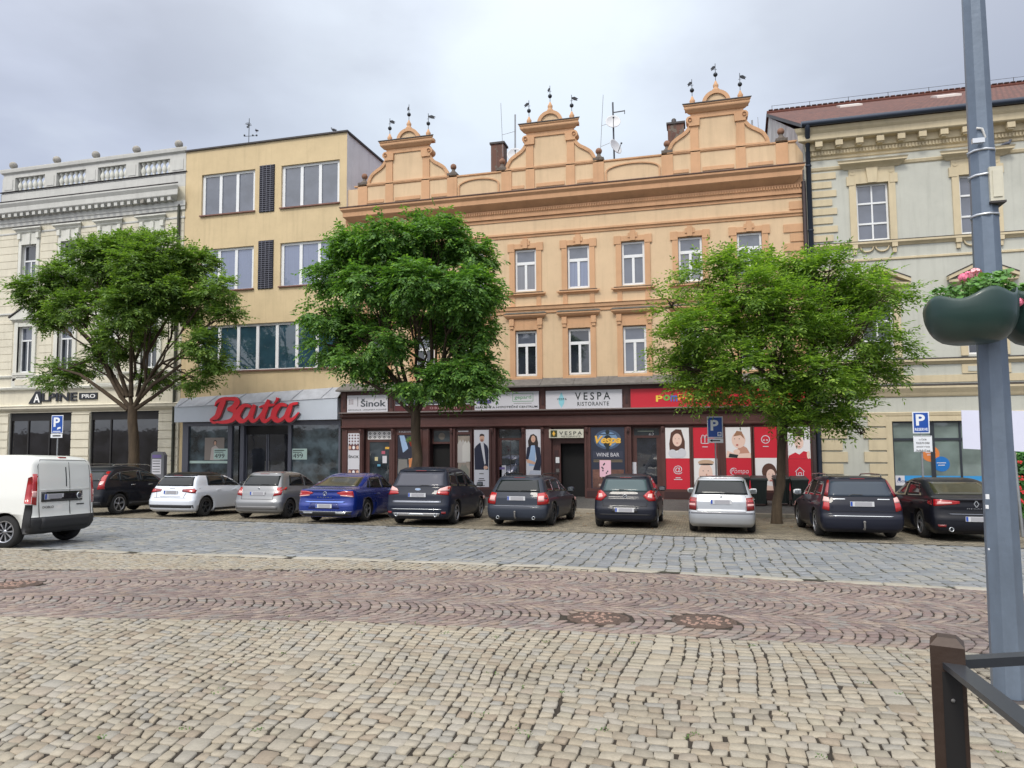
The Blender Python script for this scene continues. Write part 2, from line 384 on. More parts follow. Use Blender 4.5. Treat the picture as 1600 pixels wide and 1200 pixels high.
sheet('parking_strip', xs, lambda x: road_far(x)-.03, lambda x: kerb_y(x), -.004, M_park)
# kerb and pavement in front of the shops
vs = []; fs = []
ks = stone_mat('kerb_granite', [lin(150, 142, 126, .8), lin(166, 158, 144, .8)], .8, nsc=9)
mb = MB(); x = -40.
while x < 20:
    l = rnd.uniform(.9, 1.2); a, b_ = kerb_y(x), kerb_y(x+l); za, zb = gz(a), gz(b_); l2 = l-.012
    mb.add([(x, a, za-.1), (x+l2, b_, zb-.1), (x+l2, b_+.28, zb-.1), (x, a+.28, za-.1), (x, a, za+.12), (x+l2, b_, zb+.12), (x+l2, b_+.28, zb+.125), (x, a+.28, za+.125)],
           [(4, 5, 6, 7), (0, 1, 5, 4), (1, 2, 6, 5), (3, 0, 4, 7)], ks); x += l
tag(mb.build('kerb'), kind='structure')
vs = []; fs = []
for x in np.linspace(-60, 40, 51):
    a = kerb_y(x)+.285; vs += [(x, a, gz(a)+.115), (x, D+.6, -1.12)]
fs = [(2*i, 2*i+2, 2*i+3, 2*i+1) for i in range(50)]
mb = MB(); mb.add(vs, fs, M_pave); tag(mb.build('pavement'), kind='structure')
# manhole covers
iron = mat('rusty_iron', lin(118, 100, 90, .7), .8, .3, noise=.4, nscale=20, bump=.9, bscale=60)
stone_in = mat('cover_infill', lin(172, 142, 128, .85), .85, noise=.5, nscale=60, bump=1., bscale=80)
for (a, b_), lb in zip(mh, ('round rusty manhole cover with red stone infill, the right one in the red paving', 'speckled round manhole cover in the red paving, left of the rusty one', 'manhole cover at the far left edge of the red paving band')):
    z = gz(b_)-.004; mb = MB()
    mb.lathe([(.34, -.02), (.34, .004), (.31, .006), (.305, -.004), (.29, -.004), (.285, .004), (.02, .006), (.0001, .006)], (a, b_, z), iron, 40)
    for k in range(46):
        t, r = rnd.random()*6.28, .27*math.sqrt(rnd.random()); mb.lathe([(.022, 0), (.018, .008), (.0001, .009)], (a+r*math.cos(t), b_+r*math.sin(t), z+.004), stone_in, 6)
    o = top(mb, 'manhole_cover', (a, b_, z), lb, 'manhole cover', 'manhole covers in the red paving'); o.rotation_euler = (math.atan(SLOPE), 0, 0)
# fallen leaves and grit
mb = MB(); lf = mat('dry_leaf', lin(150, 110, 60, .8), .9)
for k in range(500):
    x = rnd.uniform(-14, 8); y = kerb_y(x)-abs(rnd.gauss(0, .5)) if rnd.random() < .6 else rnd.uniform(20, 25); s = rnd.uniform(.02, .05); t = rnd.random()*6; z = gz(y)+.004
    c_, s_ = math.cos(t)*s, math.sin(t)*s; mb.add([(x-c_, y-s_, z), (x+s_*.4, y-c_*.4, z+.012), (x+c_, y+s_, z+.004), (x-s_*.4, y+c_*.4, z+.01)], [(0, 1, 2, 3)], lf)
tag(mb.build('fallen_leaves'), 'brown leaf litter scattered along the kerb and parking bays', 'leaf litter', kind='stuff')

# weeds in the joints of the square
wd = mat('weed_green', lin(84, 112, 56), .7)
mb = MB()
for k in range(70):
    x = rnd.uniform(-4.5, 3.2); y = rnd.uniform(2.9, 7.1); 
    for j in range(rnd.randint(4, 12)):
        a = rnd.random()*6.28; r_ = rnd.uniform(.008, .03); cx, cy, z = x+rnd.gauss(0, .022), y+rnd.gauss(0, .022), gz(y)-.008
        mb.add([(cx, cy, z), (cx+r_*.5*math.cos(a)-.004, cy+r_*.5*math.sin(a), z+.012), (cx+r_*math.cos(a), cy+r_*math.sin(a), z+.016), (cx+r_*.5*math.cos(a)+.004, cy+r_*.5*math.sin(a)+.004, z+.011)], [(0, 1, 2, 3)], wd)
tag(mb.build('weeds'), 'tiny green weeds growing in joints of the near setts', 'weeds', kind='stuff')
# ---------------------------------------------------------------- building helpers
def wall(mb, x0, x1, z0, z1, y, holes, m, reveal=.18, mr=None):
    """upright wall facing -Y with real openings; holes = (x0,x1,z0,z1)"""
    xs = sorted({x0, x1, *[h[0] for h in holes], *[h[1] for h in holes]}); zs = sorted({z0, z1, *[h[2] for h in holes], *[h[3] for h in holes]})
    for a, b in zip(xs, xs[1:]):
        for c, d in zip(zs, zs[1:]):
            mx_, mz = (a+b)/2, (c+d)/2
            if any(h[0] < mx_ < h[1] and h[2] < mz < h[3] for h in holes): continue
            mb.rect(a, b, c, d, y, m)
    mr = mr or m
    for a, b, c, d in holes:
        r = y+reveal
        mb.add([(a, y, c), (a, y, d), (a, r, d), (a, r, c)], [(0, 1, 2, 3)], mr); mb.add([(b, y, c), (b, r, c), (b, r, d), (b, y, d)], [(0, 1, 2, 3)], mr)
        mb.add([(a, y, d), (b, y, d), (b, r, d), (a, r, d)], [(0, 1, 2, 3)], mr); mb.add([(a, y, c), (a, r, c), (b, r, c), (b, y, c)], [(0, 1, 2, 3)], mr)
def mould(mb, x0, x1, prof, y, m, ends=True):
    """horizontal moulding: prof = [(out, z)...] bottom to top, extruded along X with returned ends"""
    n = len(prof); vs = [(x0-(o if ends else 0), y-o, z) for o, z in prof]+[(x1+(o if ends else 0), y-o, z) for o, z in prof]
    vs += [(x0, y+.01, z) for o, z in prof]+[(x1, y+.01, z) for o, z in prof]
    fs = [(i, i+n, i+n+1, i+1) for i in range(n-1)]
    fs += [(2*n+i, i, i+1, 2*n+i+1) for i in range(n-1)]+[(n+i, 3*n+i, 3*n+i+1, n+i+1) for i in range(n-1)]
    fs += [(n-1, 2*n-1, 4*n-1, 3*n-1), (0, 2*n, 3*n, n)]
    mb.add(vs, fs, m)
def glassmat(name, col, rough=.04, spec=.9, curtain=None, nz=.5, ns=1.2):
    m = bpy.data.materials.new(name); m.use_nodes = True; n, l = m.node_tree.nodes, m.node_tree.links; b = n['Principled BSDF']
    b.inputs['Roughness'].default_value = rough; b.inputs['Specular IOR Level'].default_value = spec; b.inputs['Coat Weight'].default_value = .6; b.inputs['Coat Roughness'].default_value = .01
    t = n.new('ShaderNodeTexCoord'); r = n.new('ShaderNodeValToRGB'); e = r.color_ramp.elements
    if curtain:
        w = n.new('ShaderNodeTexWave'); w.inputs['Scale'].default_value = 2.2; w.inputs['Distortion'].default_value = 2.5; w.inputs['Detail'].default_value = 2; l.new(t.outputs['Object'], w.inputs[0]); src = w.outputs[1]
        mpp = n.new('ShaderNodeMapping'); mpp.inputs['Scale'].default_value = (2.2, 1, .06); l.new(t.outputs['Object'], mpp.inputs[0]); l.new(mpp.outputs[0], w.inputs[0])
        e[0].color = (*curtain, 1); e[1].color = (*[c*1.7 for c in curtain], 1)
    else:
        w = n.new('ShaderNodeTexNoise'); w.inputs['Scale'].default_value = ns; w.inputs['Detail'].default_value = 4; l.new(t.outputs['Object'], w.inputs[0]); src = w.outputs[0]
        e[0].position = .35; e[1].position = .65; e[0].color = (*[c*(1-nz) for c in col], 1); e[1].color = (*[c*(1+nz) for c in col], 1)
    l.new(src, r.inputs[0]); l.new(r.outputs[0], b.inputs['Base Color'])
    bn = n.new('ShaderNodeTexNoise'); bn.inputs['Scale'].default_value = 1.6; l.new(t.outputs['Object'], bn.inputs[0]); bb = n.new('ShaderNodeBump'); bb.inputs['Strength'].default_value = .06; bb.inputs['Distance'].default_value = .05
    l.new(bn.outputs[0], bb.inputs['Height']); l.new(bb.outputs[0], b.inputs['Coat Normal']); l.new(bb.outputs[0], b.inputs['Normal'])
    return m
def stucco(name, col, n=.1, dirt=None, rough=.85):
    # plaster with blotches, faded patches and rain streaks of its own
    m = mat(name, col, rough, noise=n, nscale=1.1, bump=.35, bscale=45, spec=.25); nd, l = m.node_tree.nodes, m.node_tree.links; b = nd['Principled BSDF']; src = b.inputs['Base Color'].links[0].from_socket
    t = nd.new('ShaderNodeTexCoord'); out = src
    for sc, st, lo, hi, amt in ((1.6, (2.2, 2.2, .16), .5, .78, .16), (.45, (1, 1, 1), .4, .7, .10), (7., (1, 1, .7), .55, .8, .08)):
        mp = nd.new('ShaderNodeMapping'); mp.inputs['Scale'].default_value = st; l.new(t.outputs['Object'], mp.inputs[0]); q = nd.new('ShaderNodeTexNoise'); q.inputs['Scale'].default_value = sc; q.inputs['Detail'].default_value = 9; q.inputs['Roughness'].default_value = .65; l.new(mp.outputs[0], q.inputs[0])
        r = nd.new('ShaderNodeMapRange'); r.inputs[1].default_value = lo; r.inputs[2].default_value = hi; r.inputs[3].default_value = 1.; r.inputs[4].default_value = 1-amt; l.new(q.outputs[0], r.inputs[0])
        s = nd.new('ShaderNodeVectorMath'); s.operation = 'SCALE'; l.new(out, s.inputs[0]); l.new(r.outputs[0], s.inputs['Scale']); out = s.outputs[0]
    l.new(out, b.inputs['Base Color']); return m
g_sky = glassmat('glass_upper', lin(98, 104, 118, .8), nz=.18); g_dark = glassmat('glass_dark', lin(38, 42, 50)); g_shop = glassmat('glass_shop', lin(52, 60, 66), nz=.75, ns=1.0)
g_curt = glassmat('glass_curtain', None, curtain=lin(112, 122, 148, .75)); g_green = glassmat('glass_teal', lin(50, 78, 92, .8), nz=.2)
white = mat('white_paint', lin(226, 228, 230, .95), .45, noise=.05, nscale=3)
tinm = mat('dark_sheet_metal', lin(70, 66, 66), .6, .4, noise=.25, nscale=3)
zinc2 = mat('pale_canopy_metal', lin(168, 172, 180, .9), .6, .1, noise=.25, nscale=2.2)
zinc = mat('grey_sheet_metal', lin(120, 118, 116), .65, .35, noise=.35, nscale=2.2)
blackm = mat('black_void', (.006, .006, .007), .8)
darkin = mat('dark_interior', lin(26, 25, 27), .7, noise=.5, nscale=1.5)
ironv = mat('wrought_iron', lin(60, 62, 66), .5, .6)
def window(parent, cx, zc, w, h, y, fm, gm, cols=2, rows=(.35,), fw=.06, mull=.05, name='window', gm_top=None, split_top=False, tall=None):
    """frame bars with panes behind; rows = transom heights from the top as fractions"""
    f = MB(); x0, x1, z0, z1 = cx-w/2, cx+w/2, zc-h/2, zc+h/2
    f.box(x0, x0+fw, y, y+.06, z0, z1, fm); f.box(x1-fw, x1, y, y+.06, z0, z1, fm); f.box(x0+fw, x1-fw, y, y+.06, z0, z0+fw, fm); f.box(x0+fw, x1-fw, y, y+.06, z1-fw, z1, fm)
    zs = [z1-fw]
    for r in rows: f.box(x0+fw, x1-fw, y-.01, y+.055, z1-h*r-mull*.6, z1-h*r+mull*.6, fm)
    zt = z1-h*rows[0]-mull*.6 if rows else z1-fw
    for k in range(1, cols):
        xx = x0+w*k/cols; top_ = z1-fw if split_top else zt
        f.box(xx-mull/2, xx+mull/2, y-.005, y+.05, z0+fw, top_, fm)
        if not split_top and rows: pass
    o = f.build(name, parent, org=(cx, y, zc)) if parent is None else f.build(name, parent, loc=(cx, y, zc))
    p = MB(); p.box(x0+fw*.5, x1-fw*.5, y+.035, y+.045, z0+fw*.5, z1-fw*.5, gm)
    if gm_top and rows: p = MB(); p.box(x0+fw*.5, x1-fw*.5, y+.035, y+.045, z0+fw*.5, zt, gm); p.box(x0+fw*.5, x1-fw*.5, y+.035, y+.045, zt, z1-fw*.5, gm_top)
    q = p.build('pane', o)
    return o
def hull(mb, x0, x1, ydeep, ztop, m, zb=-1.3, y=D, roof=None):
    mb.add([(x0, y, zb), (x0, y, ztop), (x0, ydeep, ztop), (x0, ydeep, zb)], [(0, 1, 2, 3)], m); mb.add([(x1, y, zb), (x1, ydeep, zb), (x1, ydeep, ztop), (x1, y, ztop)], [(0, 1, 2, 3)], m)
    mb.add([(x0, ydeep, zb), (x1, ydeep, zb), (x1, ydeep, ztop), (x0, ydeep, ztop)], [(3, 2, 1, 0)], m)
    mb.add([(x0, y, ztop), (x1, y, ztop), (x1, ydeep, ztop), (x0, ydeep, ztop)], [(0, 1, 2, 3)], roof or tinm)
def rusticated(mb, x0, x1, z0, z1, holes, h, m, y, proud=.025, gap=.03):
    z = z0
    while z < z1-.05:
        t = min(z+h, z1); segs = [(x0, x1)]
        for a, b, c, d in holes:
            if c < t and d > z:
                ns = []
                for s, e_ in segs:
                    if b <= s or a >= e_: ns.append((s, e_))
                    else:
                        if a > s: ns.append((s, a))
                        if b < e_: ns.append((b, e_))
                segs = ns
        for s, e_ in segs:
            if e_-s > .06: mb.box(s, e_, y-proud, y-.001, z, t-gap, m)
        z = t
# ================================================================ building 1: cream building with balustrade
cream = stucco('cream_stucco', lin(220, 214, 196, .95)); cwhite = stucco('white_trim', lin(222, 222, 214, .92), .07); cgrey = stucco('pale_cornice', lin(208, 208, 204, .9), .1)
stone_b = mat('weathered_stone', lin(172, 168, 160, .85), .9, noise=.4, nscale=9, bump=.5)
A = empty('cream_building', (-32, D, -1.1), 'cream stucco building with a white roof balustrade carrying stone balls, at the far left', 'building')
X0, X1 = -38.0, -25.72
cw = [-35.82, -33.1, -30.38, -27.66]
holes = [(c-.52, c+.52, 9.85, 12.35) for c in cw]+[(c-.5, c+.5, 5.2, 7.75) for c in cw]
shop = [(-36.75, -32.5, -1.2, 2.98), (-31.3, -26.97, -1.2, 2.98)]
mb = MB(); wall(mb, X0, X1, -1.3, 14.7, D, holes+shop, cream, .22, cwhite); hull(mb, X0, X1, 44, 15.4, cream)
rusticated(mb, X0+.02, X1-.02, 8.55, 13.0, [(a-.28, b+.28, c-.1, d+1.) for a, b, c, d in holes[:4]], .42, cream, D)
rusticated(mb, X0+.02, X1-.02, 5.0, 8.1, [(a-.42, b+.42, c-.1, d+.9) for a, b, c, d in holes[4:]], .42, cream, D)
pl = [(-38., -36.75), (-32.5, -31.3), (-26.97, -25.72)]
for a, b in pl: rusticated(mb, a+.02, b-.02, -1.1, 2.98, [], .44, cwhite if 0 else cream, D, .06, .05)
mb.build('wall', A)
mb = MB()
mould(mb, X0, X1, [(.02, 12.98), (.05, 13.0), (.05, 13.08), (.02, 13.1)], D, cgrey)
mould(mb, X0, X1, [(.0, 13.4), (.08, 13.44), (.08, 13.6), (.12, 13.64), (.12, 13.9)], D, cgrey)
mould(mb, X0, X1-.55, [(.1, 13.86), (.46, 14.1), (.48, 14.14), (.48, 14.4), (.58, 14.58), (.58, 14.66), (.05, 14.8)], D, cgrey)
x = X0+.2
while x < X1-.5: mb.box(x, x+.2, D-.42, D-.12, 13.88, 14.09, stone_b if rnd.random() < .15 else cgrey); x += .42
mb.build('cornice', A)
mb = MB(); mould(mb, X0, X1-.55, [(.58, 14.662), (.6, 14.68), (.6, 14.72), (.0, 14.86)], D, tinm); mb.build('cornice_flashing', A)
mb = MB(); mb.box(X0, X1, D+.02, D+.5, 14.6, 15.46, cgrey); mb.build('parapet', A)
# balustrade
mb = MB(); mb.box(X0+.05, X1-.05, D+.05, D+.45, 16.3, 16.52, cgrey); mould(mb, X0+.05, X1-.05, [(.0, 16.5), (.12, 16.6), (.14, 16.74), (.14, 16.80), (.0, 16.84)], D+.06, cgrey)
mould(mb, X0, X1, [(.1, 15.46), (.12, 15.5), (.0, 15.53)], D+.06, tinm)
bays = []
px = [X0+.1, -35.75, -33.0, -30.15, -27.3, X1-.05]
piers = [(-38.0, -37.1), (-35.0, -34.2), (-32.2, -31.4), (-29.55, -28.75), (-26.75, -25.75)]
for a, b in piers: mb.box(a, b, D+.04, D+.46, 15.5, 16.3, cgrey); mb.box(a+.15, b-.15, D+.015, D+.05, 15.62, 16.2, cgrey)
mb.build('balustrade_frame', A)
for (a, b), (c, d) in zip(piers, piers[1:]):
    n = 6
    for k in range(n):
        x = b+(c-b)*(k+.5)/n
        mb = MB(); mb.lathe([(.13, 0), (.13, .07), (.06, .1), (.09, .18), (.135, .33), (.10, .45), (.055, .56), (.05, .62), (.11, .7), (.11, .78)], (x, D+.25, 15.51), cwhite, 12); mb.build('baluster', A)
for p in (21, 89, 150, 213.5, 279.5):
    cx, cz = P(p, 261-(p-21)*.137, D+.2); mb = MB(); mb.lathe([(.16, -.1), (.14, .0), (.1, .05)], (cx, D+.2, 16.86), stone_b, 12); mb.sphere((cx, D+.2, 17.1), .21, stone_b, 16); mb.build('stone_ball', A)
# windows with moulded surrounds
def surround(parent, x0, x1, z0, z1, m, kind, y=D, tinc=None):
    mb = MB(); w = .2
    mb.box(x0-w, x0, y-.07, y+.02, z0, z1+w, m); mb.box(x1, x1+w, y-.07, y+.02, z0, z1+w, m); mb.box(x0, x1, y-.07, y+.02, z1, z1+w, m)
    if kind == 'hood':
        mb.box(x0-w+.03, x1+w-.03, y-.055, y+.02, z1+w, z1+w+.42, m)
        mb.box((x0+x1)/2-.12, (x0+x1)/2+.12, y-.13, y, z1-.02, z1+w+.4, m)
        mould(mb, x0-w, x1+w, [(.03, z1+w+.42), (.12, z1+w+.5), (.14, z1+w+.56), (.26, z1+w+.66), (.26, z1+w+.74), (.02, z1+w+.76)], y, m)
        mould(mb, x0-w, x1+w, [(.27, z1+w+.742), (.275, z1+w+.77), (.0, z1+w+.8)], y, tinm)
        for s in (x0-w-.02, x1+.02): mb.box(s, s+.2, y-.16, y, z1+w+.12, z1+w+.42, m)
    mb.box(x0-w-.05, x1+w+.05, y-.14, y, z0-.14, z0, m)
    return mb.build('window_surround', parent)
for i, c in enumerate(cw):
    surround(A, c-.52, c+.52, 9.85, 12.35, cwhite, 'hood'); surround(A, c-.5, c+.5, 5.2, 7.75, cwhite, 'plain')
for i, c in enumerate(cw):
    window(A, c, 11.1, 1.04, 2.5, D+.14, white, g_sky, 2, (.36,), .08, .07, gm_top=g_dark); window(A, c, 6.475, 1.0, 2.55, D+.14, white, g_dark, 2, (.3,), .09, .07, gm_top=g_sky)
for c in cw:        # triangular / flat hoods of the first floor
    mb = MB(); mould(mb, c-.8, c+.8, [(.03, 8.0), (.12, 8.08), (.2, 8.14), (.2, 8.22)], D, cwhite)
    mb.prism([(c-1.0, 8.22), (c+1.0, 8.22), (c, 8.78)], D-.2, D, cwhite); mb.prism([(c-1.05, 8.24), (c-1.03, 8.32), (c, 8.88), (c+1.03, 8.32), (c+1.05, 8.24), (c, 8.79)], D-.25, D, tinm)
    for s in (-1, 1): mb.box(c+s*.62-.12, c+s*.62+.12, D-.09, D, 4.75, 7.98, cwhite)
    mb.build('pediment', A)
mb = MB(); mould(mb, X0, X1, [(.0, 8.42), (.07, 8.46), (.07, 8.54), (.0, 8.56)], D, cgrey)
mould(mb, X0, X1, [(.0, 4.9), (.1, 4.96), (.12, 5.04), (.0, 5.08)], D, cwhite); mould(mb, X0, X1, [(.0, 4.2), (.16, 4.26), (.2, 4.36), (.0, 4.42)], D, cwhite)
for c in cw: mb.box(c-.8, c+.8, D-.09, D, 4.42, 4.9, cwhite); mb.box(c-.55, c+.55, D-.11, D-.09, 4.5, 4.82, cream)
mould(mb, X0, X1, [(.0, 3.02), (.1, 3.08), (.22, 3.2), (.22, 3.3), (.26, 3.34), (.0, 3.42)], D, cream); mb.build('string_course', A)
# shop openings in the ground floor
for a, b in ((-36.75, -32.5), (-31.3, -26.97)):
    f = MB(); f.box(a, b, D+.1, D+.18, 2.55, 2.98, darkin)
    for xx in (a, a+(b-a)*.28, a+(b-a)*.62, b-.08): f.box(xx, xx+.08, D+.09, D+.17, -1.2, 2.55, mat('shop_frame_dark', lin(40, 38, 38), .4))
    o = f.build('shop_window', A); p = MB(); p.box(a+.02, b-.02, D+.14, D+.15, -1.15, 2.55, glassmat('glass_black', lin(24, 24, 28), nz=.7)) ; p.build('pane', o)
# lettering on the frieze: black angular A plate, letters and a black plate
blk = mat('black_lacquer', lin(30, 33, 40), .35); wlt = mat('white_letters', lin(235, 235, 235), .5)
xa, za = P(47, 631); xb, zb_ = P(66, 612); mb = MB()
mb.prism([(xa-.05, za), (xb, za), (xb, zb_+.02), (xa+.42, zb_+.02)], D-.07, D-.0, blk); text('A', xa+.32, za+.06, .42, .46, D-.072, wlt, mb, .012, .02)
xc, zc = P(121, 627); text('LPINE', xb+.05, za+.1, xc-xb-.05, .46, D-.0, blk, mb, .07, .025)
xd, _ = P(125, 620); xe, _ = P(153, 620); mb.box(xd, xe, D-.07, D-.001, za+.16, za+.52, blk); text('PRO', xd+.2, za+.24, xe-xd-.3, .2, D-.072, wlt, mb, .01, .012)
mb.build('shop_lettering', A)
# downpipe between building 1 and 2
mb = MB(); mb.tube([(-25.98, D-.12, 13.6), (-25.98, D-.12, -1.1)], .075, mat('old_copper_pipe', lin(66, 68, 58), .6, .3, noise=.3, nscale=3), 10)
for z in (12, 9.6, 7.2, 4.8, 2.2, .4): mb.lathe([(.09, 0), (.09, .05)], (-25.98, D-.12, z), tinm, 10)
mb.tube([(-25.98, D-.12, 13.6), (-25.98, D+.05, 13.9)], .075, tinm, 8); mb.build('downpipe', A)
mb = MB()       # small dark red planter and notice by the pipe
# ================================================================ building 2: yellow functionalist block
yel = stucco('yellow_stucco', lin(215, 194, 156, .92), .07); yside = stucco('grey_side_wall', lin(222, 222, 226, .95), .08)
B = empty('yellow_building', (-21, D, -1.1), 'plain yellow four-storey block with wide white ribbon windows and a shoe shop below', 'building')
X0, X1 = -25.7, -16.42
wl_, wr_ = (-24.72, -21.56), (-20.05, -16.82)
rowsz = [(13.0, 15.18), (9.02, 11.22), (4.9, 7.25)]
h2 = [(wl_[0], wl_[1], *rowsz[0]), (wr_[0], wr_[1], *rowsz[0]), (wl_[0], wl_[1], *rowsz[1]), (wr_[0], wr_[1], *rowsz[1]), (-24.72, -16.82, *rowsz[2]), (X0+.55, X1-.2, -1.2, 2.35)]
mb = MB(); wall(mb, X0, X1, -1.3, 16.5, D, h2, yel, .2)
mb.add([(X0, D, 12), (X0, 45, 12), (X0, 45, 16.5), (X0, D, 16.5)], [(3, 2, 1, 0)], yel); mb.add([(X1, D, 3), (X1, 45, 3), (X1, 45, 16.45), (X1, D, 16.5)], [(0, 1, 2, 3)], yside); mb.add([(X0, 45, -1), (X1, 45, -1), (X1, 45, 16.5), (X0, 45, 16.5)], [(3, 2, 1, 0)], yel)
mb.add([(X0, D, 16.5), (X1, D, 16.5), (X1, 45, 16.45), (X0, 45, 16.45)], [(0, 1, 2, 3)], tinm); mb.build('wall', B)
mb = MB(); mb.box(X0-.02, X1+.06, D-.09, D+.12, 16.5, 16.58, tinm); mb.box(X1-.02, X1+.08, D+.12, 45, 16.46, 16.56, tinm); mb.build('roof_edging', B)
def ribbon(x0, x1, z0, z1, n, gm, y=D+.12):
    f = MB(); fw = .07
    f.box(x0, x1, y, y+.07, z0, z0+fw, white); f.box(x0, x1, y, y+.07, z1-fw-.05, z1, white)
    for k in range(n+1): x = x0+(x1-x0-.16)*k/n; f.box(x, x+.16, y-.01, y+.065, z0+fw, z1-fw-.05, white)
    f.box(x0-.05, x1+.05, D-.1, y, z0-.05, z0+.012, mat('brown_sill', lin(120, 84, 74), .6, noise=.2)) 
    o = f.build('window', B, loc=((x0+x1)/2, D, z0)); p = MB()
    p.box(x0+.03, x1-.03, y+.04, y+.05, z0+.04, z1-.05, gm); p.build('pane', o)
ribbon(*wl_, *rowsz[0], 3, g_sky); ribbon(*wr_, *rowsz[0], 3, g_sky); ribbon(*wl_, *rowsz[1], 3, g_curt); ribbon(*wr_, *rowsz[1], 3, g_curt); ribbon(-24.72, -16.82, *rowsz[2], 7, g_green)
gr = mat('dark_grille', lin(44, 44, 52), .7); gl = mat('grille_bar', lin(110, 112, 124), .6)
for z0, z1 in ((12.88, 15.3), (8.96, 11.42)):
    mb = MB(); x0, x1 = -21.28, -20.42; mb.box(x0, x1, D-.03, D-.001, z0, z1, gr); z = z0+.04
    while z < z1-.04: mb.box(x0+.02, x1-.02, D-.07, D-.03, z, z+.05, mat('grille_slat', lin(66, 66, 78), .6)); z += .105
    for k in (1, 2, 3): mb.box(x0+(x1-x0)*k/4-.01, x0+(x1-x0)*k/4+.01, D-.075, D-.071, z0, z1, gl)
    mb.build('brick_grille', B)
# shoe shop front
fas = mat('shop_fascia', lin(196, 204, 216, .95), .5, noise=.06, nscale=1.2); sgrey = mat('shop_frame_grey', lin(86, 88, 100), .45)
mb = MB(); mb.add([(X0+.1, D-.55, 3.1), (X1-.1, D-.55, 3.42-.02), (X1+.03, D, 3.95), (X0+.02, D, 3.58)], [(0, 1, 2, 3)], zinc2); 
for k in range(6): x = X0+.3+k*1.6; mb.tube([(x, D-.54, 3.14+k*.055), (x+.35, D-.02, 3.62+k*.065)], .012, zinc2, 6)
mb.build('canopy', B)
mb = MB(); mb.add([(X0+.1, D-.52, 2.35), (X1-.12, D-.52, 2.38), (X1-.12, D-.52, 3.40), (X0+.1, D-.52, 3.11), (X0+.1, D, 2.35), (X1-.12, D, 2.38), (X1-.12, D, 3.40), (X0+.1, D, 3.11)], [(0, 1, 2, 3), (1, 5, 6, 2), (4, 0, 3, 7), (0, 4, 5, 1), (3, 2, 6, 7)], fas); mb.build('fascia', B)
# script lettering, traced strokes (units: photo crop pixels)
redl = mat('red_letters', lin(226, 50, 62), .45); greyl = mat('letter_edge', lin(110, 100, 104), .6)
def stroke(mb, pts, r, y0, y1, m, sx, sz, ox, oz):
    # variable-width ribbon through (u, v, halfwidth)
    n = 10; out = []
    Pn = [(a, b_, c) for a, b_, c in pts]; L = len(Pn)
    def cat(i, t):
        p = [Pn[max(0, min(L-1, j))] for j in (i-1, i, i+1, i+2)]
        return [.5*((2*p[1][k])+(-p[0][k]+p[2][k])*t+(2*p[0][k]-5*p[1][k]+4*p[2][k]-p[3][k])*t*t+(-p[0][k]+3*p[1][k]-3*p[2][k]+p[3][k])*t**3) for k in range(3)]
    for i in range(L-1):
        for j in range(n): out.append(cat(i, j/n))
    out.append(list(Pn[-1])); yy = (y0, y1); vs = []
    for i, (u, v, w) in enumerate(out):
        a = out[max(0, i-1)]; b_ = out[min(len(out)-1, i+1)]; dx, dz = (b_[0]-a[0])*sx, -(b_[1]-a[1])*sz; q = math.hypot(dx, dz) or 1; nx, nz_ = -dz/q, dx/q
        X, Z, w = ox+u*sx, oz-v*sz, max(w, .6)*sx
        for s, y in ((1, y0), (-1, y0), (-1, y1), (1, y1)): vs.append((X+nx*w*s, y, Z+nz_*w*s))
    N_ = len(out); fs = []
    for i in range(N_-1):
        for k in range(4): fs.append((4*i+k, 4*i+(k+1) % 4, 4*i+4+(k+1) % 4, 4*i+4+k))
    fs += [(3, 2, 1, 0), (4*N_-4, 4*N_-3, 4*N_-2, 4*N_-1)]
    mb.add(vs, fs, m)
bx0, bz0 = P(240+480*.1875, 590, D-.55); bx1, _ = P(240+1220*.1875, 590, D-.55); sx = (bx1-bx0)/740; sz = sx*.97
_, zt_ = P(240+850*.1875, 590+170*.1875, D-.55)
S_ = [ # capital B
 [(560, 345, 4), (520, 350, 10), (495, 330, 8), (515, 318, 12), (550, 300, 22), (575, 240, 24), (600, 190, 20), (610, 178, 14)],
 [(528, 225, 4), (545, 195, 10), (590, 175, 14), (650, 172, 12), (700, 178, 16), (712, 205, 22), (685, 238, 20), (635, 252, 10)],
 [(635, 252, 8), (690, 262, 18), (705, 295, 22), (670, 335, 16), (600, 348, 12), (550, 346, 8)],
 # a
 [(830, 235, 8), (780, 225, 14), (738, 262, 22), (722, 310, 22), (755, 342, 16), (800, 325, 12), (850, 260, 8)],
 [(862, 222, 12), (845, 265, 20), (830, 312, 20), (850, 342, 14), (890, 325, 10), (925, 280, 6)],
 # t with caron
 [(975, 185, 8), (965, 220, 18), (945, 270, 20), (928, 318, 20), (950, 345, 14), (990, 325, 10), (1020, 290, 6)],
 [(900, 240, 5), (945, 230, 10), (1000, 226, 10), (1030, 222, 5)], [(1050, 172, 12), (1045, 190, 9), (1025, 212, 5)],
 # a
 [(1125, 235, 8), (1078, 225, 14), (1035, 262, 22), (1020, 310, 22), (1052, 342, 16), (1098, 325, 12), (1148, 260, 8)],
 [(1162, 222, 12), (1145, 265, 20), (1128, 312, 20), (1150, 342, 14), (1190, 320, 9), (1222, 285, 5)],
 [(1150, 228, 6), (1180, 220, 10), (1212, 216, 8)]]
mb = MB(); ox, oz = bx0-480*sx, zt_+170*sz
for i, s in enumerate(S_):
    stroke(mb, s, 0, D-.66-.0013*i, D-.60, redl, sx, sz, ox, oz); stroke(mb, [(a+2, b_+3, c+5) for a, b_, c in s], 0, D-.59-.0013*i, D-.525, greyl, sx, sz, ox, oz)
mb.build('shop_lettering', B)
mb = MB(); xw = X0+.55; fx = lambda p, y=735: P(p, y, D-.1)[0]
